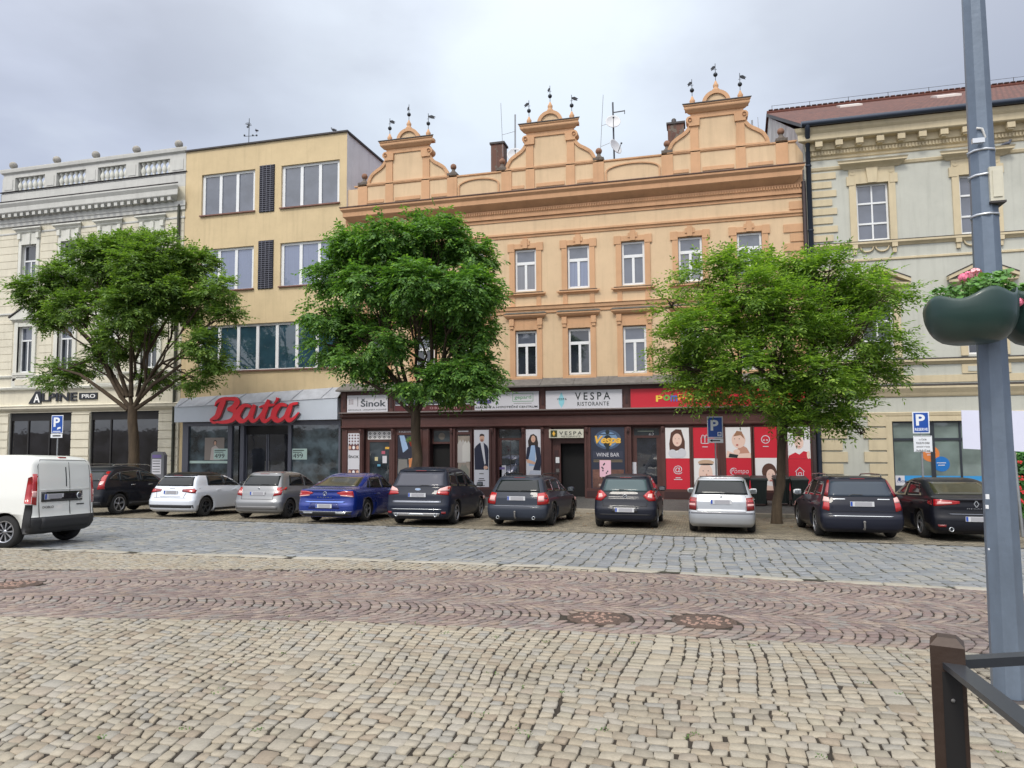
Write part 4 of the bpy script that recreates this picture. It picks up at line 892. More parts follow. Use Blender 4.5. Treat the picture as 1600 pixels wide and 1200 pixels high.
# 0 ornamental strip
a, b = frame(0, 0); m = MB(); z0, z1 = -.86, 1.72; m.box(a, b, ys-.02, ys-.001, z0, z1, ppw); w = b-a; pat = mat('maroon_ink', lin(96, 60, 66), .6)
for zc in list(np.arange(z1-.1, z1-.6, -.14))+list(np.arange(z0+.08, z0+.55, .14)):
    for k in range(4): cx = a+w*(k+.5)/4; m.poly([(cx-.05, zc), (cx, zc-.05), (cx+.05, zc), (cx, zc+.05)], ys-.022, pat)
for zc in (1.05, -.1):
    m.rect(a+.03, b-.03, zc-.13, zc+.13, ys-.022, pat)
    for k in range(3): m.ell(a+w*(k+.5)/3, zc, .07, .09, ys-.024, palew if k % 2 else skin, 10)
text('\u0160INOK', a+.03, .55, w-.06, .16, ys-.02, ink, m, .004, .02); m.build('poster', C3, 'white ornamental banner of the pub beside its door')
# man and woman in suits
def suit(i, woman):
    a, b = frame(i, 0); w = b-a; cx = (a+b)/2; m = MB(); z1 = 1.82; zb = -.85 if not woman else -.62; m.box(a, b, ys-.02, ys-.001, zb, z1, ppw); y = ys-.022
    h = 1.52; 
    if woman:
        m.poly([(cx-.2, h-.62), (cx-.24, h-.2), (cx-.12, h+.06), (cx+.02, h+.1), (cx+.16, h), (cx+.22, h-.3), (cx+.2, h-.62), (cx, h-.5)], y, hairb)
        m.ell(cx, h-.12, .1, .15, y-.003, skin); 
        m.poly([(cx-.08, h-.4), (cx+.1, h-.4), (cx+.08, h-1.3), (cx-.2, h-1.3), (cx-.22, h-.6)], y-.002, mat('shirt_blue', lin(150, 176, 210), .7))
        m.poly([(cx+.06, h-.38), (cx+.3, h-.5), (cx+.36, h-1.1), (cx+.3, h-1.5), (cx-.02, h-1.48), (cx+.14, h-1.0)], y-.004, navy); m.poly([(cx-.1, h-.38), (cx-.28, h-.5), (cx-.34, h-1.0), (cx-.24, h-1.05), (cx-.15, h-.7)], y-.004, navy)
        m.poly([(cx-.34, h-1.0), (cx-.2, h-1.02), (cx+.1, h-1.14), (cx+.05, h-1.24), (cx-.28, h-1.16)], y-.006, skin)
        m.poly([(cx-.14, h-1.5), (cx+.3, h-1.5), (cx+.32, h-1.66), (cx-.2, h-1.66)], y-.004, mat('pale_trousers', lin(180, 186, 200), .7))
    else:
        m.poly([(cx-.31, h-1.62), (cx-.33, h-.55), (cx-.26, h-.42), (cx-.08, h-.28), (cx+.12, h-.28), (cx+.28, h-.42), (cx+.33, h-.6), (cx+.31, h-1.62)], y, navy)
        m.poly([(cx-.05, h-.26), (cx+.1, h-.26), (cx+.2, h-1.2), (cx+.14, h-1.25)], y-.003, ppw); m.ell(cx+.03, h-.08, .11, .16, y-.004, skin); m.poly([(cx-.09, h-.02), (cx-.07, h+.1), (cx+.03, h+.13), (cx+.13, h+.09), (cx+.15, h-.02), (cx+.1, h+.03), (cx-.03, h+.03)], y-.006, hairb)
        m.ell(cx+.03, h-.17, .07, .06, y-.0055, mat('stubble', lin(150, 116, 100), .7)); m.ell(cx+.2, h-1.38, .1, .08, y-.006, skin); m.box(cx+.12, cx+.18, y-.005, y-.001, h-1.5, h-1.3, ppw)
    for dx in (-.04, .04): m.ell(cx+(.03 if not woman else 0)+dx, h-.07, .012, .008, y-.0075, ink, 8)
    m.box(cx-.03, cx+.05, y-.0085, y-.008, h-.18, h-.165, lips)
    if not woman:
        m.rect(a+.0, b-.0, -.84, .04, y-.009, ppw)
        for k, (zl, wl2) in enumerate(((-.15, .3), (-.37, .34), (-.45, .5), (-.68, .42))): m.box(cx-wl2*w/2, cx+wl2*w/2, y-.011, y-.0095, zl, zl+.035, tinm)
    else: m.box(cx-.18, cx+.2, y-.011, y-.0095, -.34, -.3, tinm)
    m.build('poster', C3, 'poster of a woman in a dark blazer' if woman else 'poster of a man in a navy suit')
suit(1, False); suit(2, True)
# wine bar poster
a, b = frame(3, 0); w = b-a; cx = (a+b)/2; m = MB(); m.box(a, b, ys-.02, ys-.001, -.72, 1.88, mat('poster_navy', lin(38, 44, 62), .5)); y = ys-.022
hb = mat('poster_halo', lin(66, 84, 112), .6); m.ell(cx, 1.36, w*.40, .42, y, hb, 24); m.ell(cx, 1.36, w*.30, .33, y-.002, mat('poster_halo2', lin(110, 140, 176), .6), 24)
m.ell(cx, 1.68, .09, .1, y-.004, ink); m.box(cx-.32, cx+.32, y-.006, y-.004, 1.56, 1.59, ink); m.ell(cx, 1.28, .19, .27, y-.005, ink); m.ell(cx, .98, .07, .1, y-.006, ink)
text('Vespa', a+w*.12, 1.10, w*.78, .42, y-.006, gold, m, .006, .035, .25, .95)
m.box(a+.08, b-.08, y-.003, y-.001, .56, .86, mat('poster_slate', lin(50, 54, 72), .6)); text('WINE BAR', a+w*.16, .63, w*.68, .16, y-.004, ppw, m, .004, .005)
for k in range(2): m.box(a+.1, b-.1, y-.003, y-.001, .47-.07*k, .49-.07*k, mat('gold_line', lin(150, 130, 90), .6))
m.rect(a+.05, b-.05, -.7, .08, y-.002, mat('bar_photo', lin(110, 76, 66), .6, noise=.7, nscale=5)); 
for k in range(12): xk = a+.1+rnd.random()*(w-.4); zk = -.65+rnd.random()*.5; m.rect(xk, xk+.12, zk, zk+.1, y-.004-.0005*k, mat('bar_bit%d' % (k % 3), lin(*[(170, 150, 140), (60, 44, 44), (140, 100, 84)][k % 3]), .6))
x0, z1 = P(937, 719, ys); x1, z0 = P(955, 745, ys); m.rect(x0, x1, z0, z1, y-.012, mat('pink_flyer', lin(222, 180, 196), .6)); 
for k in range(7): xk = x0+.08+rnd.random()*(x1-x0-.2); zk = z0+.1+rnd.random()*(z1-z0-.2); m.ell(xk, zk, .03, .04, y-.014-.0004*k, ink, 8)
m.build('poster', C3, 'dark blue wine bar poster with gold script')
# children posters
def child(m, a, b, z0, z1, kind, y):
    w, h = b-a, z1-z0; cx = (a+b)/2; m.rect(a, b, z0, z1, y, palew)
    def eyes(ex, ez, d, r=.016):
        for s in (-1, 1): m.ell(ex+s*d, ez, r, r*.7, y-.011, hairb, 8)
    if kind == 'girl':
        m.poly([(cx-.31, z0+.2), (cx-.33, z0+.6), (cx-.25, z1-.2), (cx-.05, z1-.06), (cx+.17, z1-.08), (cx+.31, z0+.7), (cx+.3, z0+.25), (cx+.1, z0+.35), (cx-.1, z0+.3)], y-.002, mat('chestnut_hair', lin(84, 54, 44), .7)); m.ell(cx, z0+h*.6, .19, .27, y-.004, skinp); m.poly([(cx-.2, z0+h*.75), (cx-.1, z1-.12), (cx+.1, z1-.12), (cx+.18, z0+h*.78), (cx, z0+h*.83)], y-.0055, mat('chestnut_hair', lin(84, 54, 44), .7))
        eyes(cx, z0+h*.64, .07); m.ell(cx, z0+h*.5, .05, .015, y-.011, lips, 8); m.ell(cx-.2, z0+.2, .17, .17, y-.007, ppw); m.ell(cx+.18, z0+.22, .18, .19, y-.0075, ppw); m.ell(cx, z0+.12, .2, .12, y-.008, ppw)
    if kind == 'boyhat':
        m.ell(cx, z0+h*.5, .28, .46, y-.003, skinp); m.ell(cx+.02, z0+h*.87, .32, .11, y-.005, mat('straw_hat', lin(190, 160, 136), .7)); m.ell(cx+.02, z0+h*.81, .29, .035, y-.006, hairb); eyes(cx, z0+h*.6, .1, .022); m.ell(cx+.03, z0+h*.47, .03, .05, y-.0105, skind, 8); m.ell(cx, z0+h*.33, .12, .05, y-.011, lips, 10); m.ell(cx, z0+h*.345, .1, .022, y-.012, ppw, 10)
        m.poly([(cx-.32, z0), (cx-.3, z0+.3), (cx-.16, z0)], y-.008, mat('blue_shirt_print', lin(60, 80, 150), .7)); m.poly([(cx+.12, z0), (cx+.2, z0+.5), (cx+.34, z0+.5), (cx+.34, z0)], y-.008, ppr)
    if kind == 'baby':
        m.poly([(cx-.2, z0+.1), (cx+.1, z0+.55), (cx+.34, z0+.4), (b, z0+.1)], y-.002, skind); m.ell(cx+.02, z0+h*.58, .27, .33, y-.004, skinp); m.poly([(cx-.18, z0+h*.7), (cx-.05, z0+h*.88), (cx+.15, z0+h*.86), (cx+.27, z0+h*.6), (cx+.1, z0+h*.74)], y-.006, mat('fair_hair', lin(150, 110, 84), .7)); eyes(cx-.04, z0+h*.62, .09, .022); m.ell(cx-.04, z0+h*.42, .05, .035, y-.011, lips, 8)
        m.ell(cx-.06, z0+.25, .13, .1, y-.008, skinp); m.poly([(a, z0), (a+.05, z0+.3), (cx-.1, z0+.16), (b, z0+.2), (b, z0)], y-.007, skinp); m.poly([(a+.1, z0+.02), (a+.14, z0+.18), (cx, z0+.12), (cx-.05, z0)], y-.009, ink)
    if kind == 'curl':
        m.ell(cx+.1, z0+h*.58, .28, .33, y-.002, mat('chestnut_hair', lin(84, 54, 44), .7)); m.ell(cx+.16, z0+h*.46, .17, .25, y-.004, skinp); m.poly([(a+.02, z0+.2), (a+.04, z0+.5), (a+.25, z0+.58), (a+.4, z0+.42), (a+.3, z0+.15)], y-.006, mat('terracotta_cloth', lin(176, 76, 54), .7)); eyes(cx+.16, z0+h*.5, .07); m.ell(cx+.16, z0+h*.3, .05, .02, y-.011, lips, 8)
        m.poly([(a, z0), (a, z0+.16), (cx, z0+.2), (b, z0+.14), (b, z0)], y-.008, skinp)
    if kind == 'boy':
        m.ell(cx, z0+h*.5, .17, .26, y-.004, skinp); m.poly([(cx-.2, z0+h*.55), (cx-.22, z0+h*.8), (cx-.1, z1-.06), (cx+.14, z1-.06), (cx+.22, z0+h*.78), (cx+.2, z0+h*.55), (cx+.14, z0+h*.7), (cx-.14, z0+h*.7)], y-.006, hairb); eyes(cx, z0+h*.54, .07); m.ell(cx, z0+h*.37, .06, .018, y-.011, lips, 8)
        m.poly([(a, z0), (a+.03, z0+.12), (cx-.15, z0+.25), (cx, z0+.16), (cx+.16, z0+.3), (b-.05, z0+.25), (b-.03, z0)], y-.007, ppr); m.ell(b-.08, z0+.15, .06, .16, y-.0085, skinp)
def ring(m, cx, cz, r0, r1, y, mm, a0=0, a1=360, n=18):
    for k in range(n):
        t0, t1 = math.radians(a0+(a1-a0)*k/n), math.radians(a0+(a1-a0)*(k+1)/n)
        m.poly([(cx+r0*math.cos(t0), cz+r0*math.sin(t0)), (cx+r1*math.cos(t0), cz+r1*math.sin(t0)), (cx+r1*math.cos(t1), cz+r1*math.sin(t1)), (cx+r0*math.cos(t1), cz+r0*math.sin(t1))], y, mm)
def line(m, pts, wd, y, mm):
    for (a, c), (b, d) in zip(pts, pts[1:]):
        q = math.hypot(b-a, d-c) or 1; nx, nz_ = -(d-c)/q*wd/2, (b-a)/q*wd/2; m.poly([(a+nx, c+nz_), (a-nx, c-nz_), (b-nx, d-nz_), (b+nx, d+nz_)], y, mm)
def redpart(m, a, b, z0, z1, kind, y):
    cx = (a+b)/2; cz = (z0+z1)/2+.12; m.rect(a, b, z0, z1, y, ppr); wd = .028; Y2 = y-.003
    if kind == 'at': text('@', cx-.18, cz-.14, .36, .36, Y2, ppw, m)
    if kind == 'gift':
        line(m, [(cx-.15, cz-.14), (cx+.15, cz-.14), (cx+.15, cz+.1), (cx-.15, cz+.1), (cx-.15, cz-.14)], wd, Y2, ppw); line(m, [(cx, cz-.14), (cx, cz+.1)], wd, Y2-.001, ppw); ring(m, cx-.07, cz+.15, .04, .065, Y2, ppw); ring(m, cx+.07, cz+.15, .04, .065, Y2, ppw)
    if kind == 'ball': ring(m, cx, cz, .14, .17, Y2, ppw); ring(m, cx-.06, cz-.03, .015, .035, Y2-.001, ppw); ring(m, cx+.06, cz-.03, .015, .035, Y2-.001, ppw)
    if kind == 'house': line(m, [(cx-.17, cz), (cx, cz+.17), (cx+.17, cz)], wd, Y2, ppw); line(m, [(cx-.13, cz), (cx-.13, cz-.16), (cx+.13, cz-.16), (cx+.13, cz)], wd, Y2-.001, ppw); line(m, [(cx-.05, cz-.16), (cx-.05, cz-.04), (cx+.05, cz-.04), (cx+.05, cz-.16)], wd, Y2-.002, ppw)
    if kind == 'logo':
        text('Pompo', cx-.3, cz-.16, .68, .26, Y2, ppw, m, .003, -.01, .15); ring(m, cx-.2, cz-.02, .13, .15, Y2-.001, ppw, 40, 300)
    if kind not in ('logo',):
        for k, ww in enumerate((.2, .34) if kind in ('at', 'house') else (.22,)): m.box(cx-ww/2, cx+ww/2, Y2-.004, Y2, cz-.3-.07*k, cz-.27-.07*k, ppw)
zt2, zm, zb2 = 1.83, .56, -.72
specs = [(4, 'girl', 'at', 1, zm), (5, 'boyhat', 'gift', 0, .56), (6, 'baby', 'logo', 1, .58), (7, 'curl', 'ball', 0, .58), (8, 'boy', 'house', 1, .55)]
desc = {'girl': 'poster of a smiling long-haired girl above an at sign', 'boyhat': 'poster of a gift symbol above a laughing boy in a hat', 'baby': 'poster of a baby above toy shop lettering', 'curl': 'poster of a ball symbol above a curly-haired child', 'boy': 'poster of a boy in a red shirt above a house symbol'}
for i, k, r, kidtop, zm_ in specs:
    a, b = frame(i, 0); m = MB(); m.box(a, b, ys-.02, ys-.001, zb2, zt2, ppw); y = ys-.023
    if kidtop: child(m, a, b, zm_, zt2, k, y); redpart(m, a, b, zb2, zm_-.004, r, y)
    else: redpart(m, a, b, zm_, zt2, r, y); child(m, a, b, zb2, zm_-.004, k, y)
    m.build('poster', C3, desc[k])
# sign boards above
ysg = D-.47
def board(px0, px1, m_, z0=None, z1=None):
    pm_ = (px0+px1)/2; z1 = P(pm_, 612.5-(pm_-790)*.0235, ysg)[1]; z0 = P(pm_, 640.5-(pm_-790)*.0165, ysg)[1]
    a, b = P(px0, 625, ysg)[0], P(px1, 625, ysg)[0]; m = MB(); m.box(a, b, ysg-.03, ysg+.05, z0, z1, m_); global ZB; ZB = (z0, z1); return m, a, b, ysg-.03
def zs(t): return ZB[0]+(ZB[1]-ZB[0])*t
m, a, b, y = board(543, 606, ppw, 2.72, 3.36); w = b-a
for u in (-1, 0, 1):
    for v in (-1, 0, 1): m.poly([(a+.2+u*.09-.035, zs(.62)+v*.09), (a+.2+u*.09, zs(.62)-.035+v*.09), (a+.2+u*.09+.035, zs(.62)+v*.09), (a+.2+u*.09, zs(.62)+.035+v*.09)], y-.003, pat)
m.box(a+w*.26, a+w*.27, y-.005, y-.001, zs(.35), zs(.92), ink); text('\u0160inok', a+w*.34, zs(.32), w*.62, .38, y-.001, mat('slate_ink', lin(70, 76, 84), .6), m, .006, .02); text('RESTAURACE - UKRAJINSK\u00c1 KUCHYN\u011a', a+.06, zs(.08), w-.12, .1, y-.001, ink, m); m.build('sign_board', C3, 'white restaurant sign above the left end of the shopfront')
m, a, b, y = board(617, 737, brd, 2.72, 3.36); m.box(a+.05, b-.05, y-.01, y-.001, zs(.42), zs(.95), mat('sign_glass', lin(58, 62, 76), .2)); text('P\u00c1NSK\u00c1 M\u00d3DA', a+.9, zs(.5), 2.2, .24, y-.011, ppw, m, .004, .01); m.box(a+.05, b-.05, y-.016, y-.001, zs(.36), zs(.4), ppw); m.rect(a+.03, b-.03, zs(.03), zs(.33), y-.004, mat('oxblood', lin(84, 30, 34), .5)); text('PANSKE  OBLECENI', a+.5, zs(.12), b-a-1.2, .09, y-.005, mat('pink_letters', lin(190, 150, 150), .6), m, sp=1.3); m.build('sign_board', C3, 'dark menswear sign behind the middle tree')
m, a, b, y = board(742, 842, ppw); w = b-a; grn = mat('green_letters', lin(96, 150, 110), .6)
m.box(a+.1, a+.78, y-.004, y-.001, zs(.38), zs(.6), mat('violet_block', lin(92, 86, 140), .6)); text('GRAND', a+.15, zs(.68), .6, .13, y-.001, ink, m); text('REALITN\u00cd A HYPOTE\u010cN\u00cd CENTRUM', a+.04, zs(.1), w-.1, .12, y-.001, ink, m, .005, .015)
xg = a+w*.60; line(m, [(xg, zs(.46)), (xg+.92, zs(.46)), (xg+.92, zs(.9)), (xg, zs(.9)), (xg, zs(.46))], .02, y-.004, grn); text('gepard', xg+.08, zs(.54), .76, .2, y-.001, grn, m, .005, .005); m.box(xg+.05, xg+.85, y-.004, y-.001, zs(.34), zs(.36), zinc); m.build('sign_board', C3, 'white real estate and mortgage centre sign')
m, a, b, y = board(853, 972, ppw, 2.74, 3.42); w = b-a; cyan = mat('cyan_drop', lin(140, 200, 214), .6)
m.poly([(a+w*.21, zs(.06)), (a+w*.245, zs(.3)), (a+w*.25, zs(.55)), (a+w*.21, zs(.93)), (a+w*.17, zs(.55)), (a+w*.175, zs(.3))], y-.002, cyan); text('VESPA', a+w*.15, zs(.48), w*.13, .09, y-.004, ink, m, .004, .01, sp=1.3)
text('VESPA', a+w*.39, zs(.47), w*.46, zs(.88)-zs(.47), y-.001, ink, m, .006, .012, sp=1.5); text('RISTORANTE', a+w*.42, zs(.15), w*.41, .17, y-.001, ink, m, .005, .008, sp=1.2); m.build('sign_board', C3, 'white VESPA restaurant sign in the middle of the shopfront')
m, a, b, y = board(985.5, 1262, ppr, 2.74, 3.42)
for ch, k, cc in zip('Pompo', range(5), ((236, 200, 70), (120, 170, 80), (80, 110, 190), (240, 160, 50), (240, 210, 80))): text(ch, a+1.05+k*.30, zs(.3)+(.03 if k % 2 else 0), .28, .26, y-.001-.0007*k, mat('letter_%d' % k, lin(*cc), .5), m, .01, .03)
m.build('sign_board', C3, 'long red toy shop sign behind the right tree')
# dark drainpipe at the right edge
dp = mat('brown_pipe', lin(62, 52, 52), .5, .2, noise=.2); mb = MB(); mb.tube([(X1+.02, D-.14, 11.9), (X1+.02, D-.14, 3.9), (X1+.02, D-.3, 3.6), (X1+.02, D-.3, -1.1)], .085, dp, 10); mb.build('downpipe', C3)
# ================================================================ building 4: grey-green and cream house on the right
gg = stucco('sage_stucco', lin(194, 195, 186, .95), .06); ct = stucco('cream_trim', lin(208, 194, 164, .95), .09); wgab = mat('old_whitewash', lin(205, 205, 202, .9), .9, noise=.3, nscale=.8, dirt=lin(150, 148, 146, .9))
tile = brickmat('red_tiles', lin(132, 84, 70, .7), lin(104, 66, 58, .7), lin(56, 38, 34), .22, .3, .02, noise=.45)
ZR = P(1350, 160, 44)[1]; E4 = empty('sage_building', (10, D, -1.1), 'grey-green and cream house with red tiled roof and pedimented windows, at the right', 'building')
X0, X1 = 4.62, 22.
cc = [6.94, 10.65, 14.3, 18.]
Hh = [(c-.6, c+.6, 9.28, 11.62) for c in cc]+[(c-.58, c+.58, 4.55, 6.75) for c in cc]
sh4 = (7.28, 10.62, -.8, 2.0)
mb = MB(); wall(mb, X0, X1, -1.3, 14.0, D, Hh+[sh4], gg, .2, ct)
mb.add([(X1, D, -1.3), (X1, 56, -1.3), (X1, 56, 14), (X1, D, 14)], [(0, 1, 2, 3)], gg)
mb.add([(X0-.2, D+.0, -1.3), (X0-.2, D+.0, 14.0), (X0-.2, 44, ZR-.25), (X0-.2, 57, 14.2), (X0-.2, 57, -1.3)], [(0, 1, 2, 3, 4)], wgab)
mb.box(X0-.2, X0+.02, D-.02, D+.02, -1.3, 14.1, gg); mb.build('wall', E4)
mb = MB(); mb.add([(X0-.32, D-.65, 14.12), (X1+.3, D-.65, 14.12), (X1+.3, 44, ZR), (X0-.32, 44, ZR), (X1+.3, 57.5, 14.2), (X0-.32, 57.5, 14.2)], [(0, 1, 2, 3), (3, 2, 4, 5)], tile)
mb.add([(X0-.33, D-.65, 13.98), (X0-.33, D-.65, 14.12), (X0-.33, 44, ZR), (X0-.33, 44, ZR-.2)], [(0, 1, 2, 3)], tinm); mb.tube([(X0-.3, 44, ZR+.02), (X1, 44, ZR+.02)], .13, mat('ridge_tile', lin(120, 70, 58, .7), .85, noise=.3, nscale=10), 8)
r_ = mb.build('roof', E4)
mb = MB()
for k in range(60): x = X0-.2+k*.3; zz_ = ZR+.12; mb.box(x, x+.24, 43.86, 44.14, zz_, zz_+.05, tile)
for k in range(9): x = X0+k*2.1; mb.tube([(x, 44, ZR+.1), (x, 44, ZR+.45)], .015, tinm, 4)
mb.tube([(X0, 44, ZR+.43), (X1, 44, ZR+.43)], .012, tinm, 4); mb.build('ridge_wire', r_)
for px_, py_ in ((1327, 166), (1478, 151)):
    # skylights lying in the roof slope
    r = _ray(px_, py_); k = (ZR-14.12)/(44-D+.65); t = (14.12-k*(D-.65)-CZ)/(r[2]-k*r[1]); x, y = r[0]*t, r[1]*t; z = 14.12+k*(y-D+.65); mb = MB()
    mb.add([(x-.55, y-.5, z-.5*k+.1), (x+.55, y-.5, z-.5*k+.1), (x+.55, y+.5, z+.5*k+.1), (x-.55, y+.5, z+.5*k+.1), (x-.55, y-.5, z-.5*k-.02), (x+.55, y-.5, z-.5*k-.02), (x+.55, y+.5, z+.5*k-.02), (x-.55, y+.5, z+.5*k-.02)], [(0, 1, 2, 3), (4, 5, 1, 0), (5, 6, 2, 1), (6, 7, 3, 2), (7, 4, 0, 3)], mat('skylight', lin(206, 196, 190, .95), .3)); mb.build('skylight', r_)
mb = MB(); mb.tube([(X0-.35, D-.75, 14.06), (X1+.3, D-.75, 14.06)], .12, mat('anthracite_gutter', lin(52, 60, 74), .4, .4), 10); mb.tube([(X0-.12, D-.75, 14.0), (X0-.12, D-.72, 13.8), (X0-.05, D-.15, 13.3), (X0-.05, D-.15, -1.1)], .1, MATS['anthracite_gutter'], 10)
for z in (12.5, 9.8, 7.1, 4.4, 2): mb.lathe([(.12, 0), (.12, .05)], (X0-.05, D-.15, z), MATS['anthracite_gutter'], 10)
mb.build('gutter', E4)
mb = MB(); mould(mb, X0+.05, X1, [(.0, 12.75), (.05, 12.78), (.05, 12.88), (.12, 12.92), (.12, 13.08), (.2, 13.12), (.2, 13.4), (.48, 13.42), (.52, 13.46), (.52, 13.7), (.6, 13.8), (.66, 13.94)], D, ct)
x = X0+.1
while x < X1: mb.box(x, x+.06, D-.17, D-.12, 12.93, 13.07, ct); x += .12
x = X0+.2
while x < X1: mb.box(x, x+.27, D-.46, D-.2, 13.18, 13.4, ct); mb.box(x+.04, x+.23, D-.40, D-.2, 13.12, 13.18, ct); x += .76
mb.build('cornice', E4)
mb = MB(); mould(mb, X0+.05, X1, [(.0, 12.28), (.05, 12.32), (.08, 12.42), (.0, 12.46)], D, ct)
mould(mb, X0+.05, X1, [(.03, 9.0), (.08, 9.06), (.16, 9.12), (.16, 9.2), (.0, 9.24)], D, ct); mould(mb, X0+.05, X1, [(.0, 8.42), (.05, 8.45), (.05, 8.52), (.0, 8.54)], D, ct)
mould(mb, X0+.05, X1, [(.03, 4.2), (.1, 4.28), (.16, 4.32), (.16, 4.4), (.0, 4.44)], D, ct); mb.box(X0+.05, X1, D-.03, D, 3.5, 3.78, ct)
mould(mb, X0+.05, X1, [(.03, 2.95), (.06, 3.0), (.1, 3.1), (.2, 3.28), (.2, 3.36), (.0, 3.42)], D, ct); mould(mb, X0+.05, X1, [(.0, 2.2), (.04, 2.22), (.06, 2.34), (.0, 2.36)], D, ct)
mould(mb, X0+.05, X1, [(.165, 9.202), (.17, 9.22), (.0, 9.27)], D, tinm); mould(mb, X0+.05, X1, [(.165, 4.402), (.17, 4.42), (.0, 4.47)], D, tinm); mould(mb, X0+.05, X1, [(.205, 3.362), (.21, 3.38), (.0, 3.45)], D, tinm)
mb.build('string_course', E4)
k = 0
for za_, zb_q in ((9.35, 12.2), (4.6, 8.3)):
    z = za_
    while z < zb_q: w = .95 if k % 2 else .78; mb = MB(); mb.box(X0+.04, X0+.04+w, D-.05, D-.001, z, z+.26, ct); mb.build('quoin', E4); z += .37; k += 1
z = -1.0; k = 0
while z < 2.1:
    w = .78 if k % 2 else .6
    for qa, qb in ((X0+.04, X0+.24+w), (7.02-w, 7.06), (10.84, 10.88+w)): mb = MB(); mb.box(qa, qb, D-.06, D-.001, z, z+.4, ct); mb.build('quoin', E4)
    z += .47; k += 1
def win4(c, z0, z1, low):
    mb = MB(); x0, x1 = (c-.6, c+.6) if not low else (c-.58, c+.58); w = .25; y = D
    mb.box(x0-w, x0, y-.06, y+.01, z0-.04, z1+.3, ct); mb.box(x1, x1+w, y-.06, y+.01, z0-.04, z1+.3, ct); mb.box(x0, x1, y-.06, y+.01, z1, z1+.3, ct)
    if not low:
        for s in (x0-w-.09, x1+w-.2): mb.box(s, s+.29, y-.08, y, z1-.05, z1+.32, ct)
        mb.box(x0-w, x1+w, y-.05, y, z1+.3, z1+.62, ct)
        mb.prism([(c-.16, z1+.0), (c+.16, z1+.0), (c+.22, z1+.62), (c-.22, z1+.62)], y-.13, y-.05, ct)
        for s in (x0-w+.02, x1+.0): mb.ell(s+.12, z1+.46, .1, .1, y-.055, ct, 12); ring(mb, s+.12, z1+.46, .05, .1, y-.07, ct, n=10)
        mould(mb, x0-w-.12, x1+w+.12, [(.06, z1+.62), (.14, z1+.7), (.3, z1+.8), (.3, z1+.86), (.34, z1+.92), (.0, z1+.97)], y, ct)
        for s in (x0-w+.02, x1+.02): mb.box(s, s+.2, y-.15, y, z0-.34, z0-.165, ct); mb.box(s+.03, s+.17, y-.1, y, z0-.56, z0-.34, ct)
        for q in (0, 1):
            cx = c-.28+q*.56; pts = [(cx+.24*math.cos(t), z0-.28+.2*math.sin(t)*1.0) for t in np.linspace(math.pi, 2*math.pi, 9)]
            mb.tube([(a, y-.05, b) for a, b in pts], .035, ct, 6)
    else:
        mb.box(x0-w, x1+w, y-.05, y, z1+.3, z1+.5, ct)
        for s in (x0-w-.0, x1+w-.22): mb.box(s, s+.22, y-.15, y, z1+.12, z1+.5, ct)
        mould(mb, x0-w-.1, x1+w+.1, [(.06, z1+.5), (.16, z1+.56), (.26, z1+.62), (.26, z1+.72)], y, ct)
        a, b, h = x0-w-.36, x1+w+.36, z1+.72
        mb.prism([(a+.2, h), (b-.2, h), (c, h+.5)], y-.12, y, ct)
        mb.prism([(a, h), (a+.3, h), (c, h+.46), (b-.3, h), (b, h), (b, h+.08), (c, h+.66), (a, h+.08)], y-.3, y-.12, ct) if 0 else None
        for (p0, p1) in (((a, h+.0), (c, h+.55)), ((c, h+.55), (b, h+.0))):
            (u0, v0), (u1, v1) = p0, p1; mb.prism([(u0, v0), (u1, v1), (u1, v1+.14), (u0, v0+.14)], y-.32, y, ct); mb.prism([(u0, v0+.142), (u1, v1+.142), (u1, v1+.18), (u0, v0+.18)], y-.34, y, tinm)
        mb.box(x0-w, x1+w, y-.05, y, 3.82, 4.18, ct); mb.box(x0-.05, x1+.05, y-.07, y-.05, 3.9, 4.1, gg)
    return mb.build('window_surround', E4)
for i, c in enumerate(cc):
    win4(c, 9.28, 11.62, False); win4(c, 4.55, 6.75, True)
    window(E4, c, 10.45, 1.18, 2.32, D+.12, white, g_sky, 2, (.34, .70), .07, .06, gm_top=g_sky, split_top=True); window(E4, c, 5.65, 1.14, 2.18, D+.12, white, g_dark, 2, (.34, .7), .07, .06, split_top=True)
for c in (13.1, 16.7): 
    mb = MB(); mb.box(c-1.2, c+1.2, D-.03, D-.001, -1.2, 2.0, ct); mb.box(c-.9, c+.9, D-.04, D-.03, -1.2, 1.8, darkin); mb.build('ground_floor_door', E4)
# bank window
fr = mat('anthracite_frame', lin(44, 50, 58), .4); gb = glassmat('glass_frosted', lin(136, 152, 148, .72), nz=.25, ns=.9); f = MB(); a, b, z0, z1 = sh4; y = D+.1
for x in (a, a+1.36, a+2.36, b-.07): f.box(x, x+.07+(.08 if x == a+1.36 else 0), y, y+.08, z0, z1, fr)
f.box(a, b, y-.005, y+.075, z1-.07, z1, fr); f.box(a, b, y-.005, y+.075, z0, z0+.28, fr); f.box(a, b, y-.004, y+.076, z1-.75, z1-.66, fr)
mb = MB(); mb.box(a-.22, a, D-.04, D+.0, z0-.3, z1+.2, ct); mb.box(b, b+.22, D-.04, D, z0-.3, z1+.2, ct); mb.box(a, b, D-.04, D, z1, z1+.2, ct); mb.build('window_surround', E4)
o = f.build('shop_window', E4); m = MB(); m.box(a+.03, b-.03, y+.04, y+.05, z0+.1, z1, gb); m.build('pane', o)
m = MB(); yy = y+.036; sky_b = mat('bank_blue', lin(52, 140, 200), .5); org = mat('bank_orange', lin(206, 120, 60), .5)
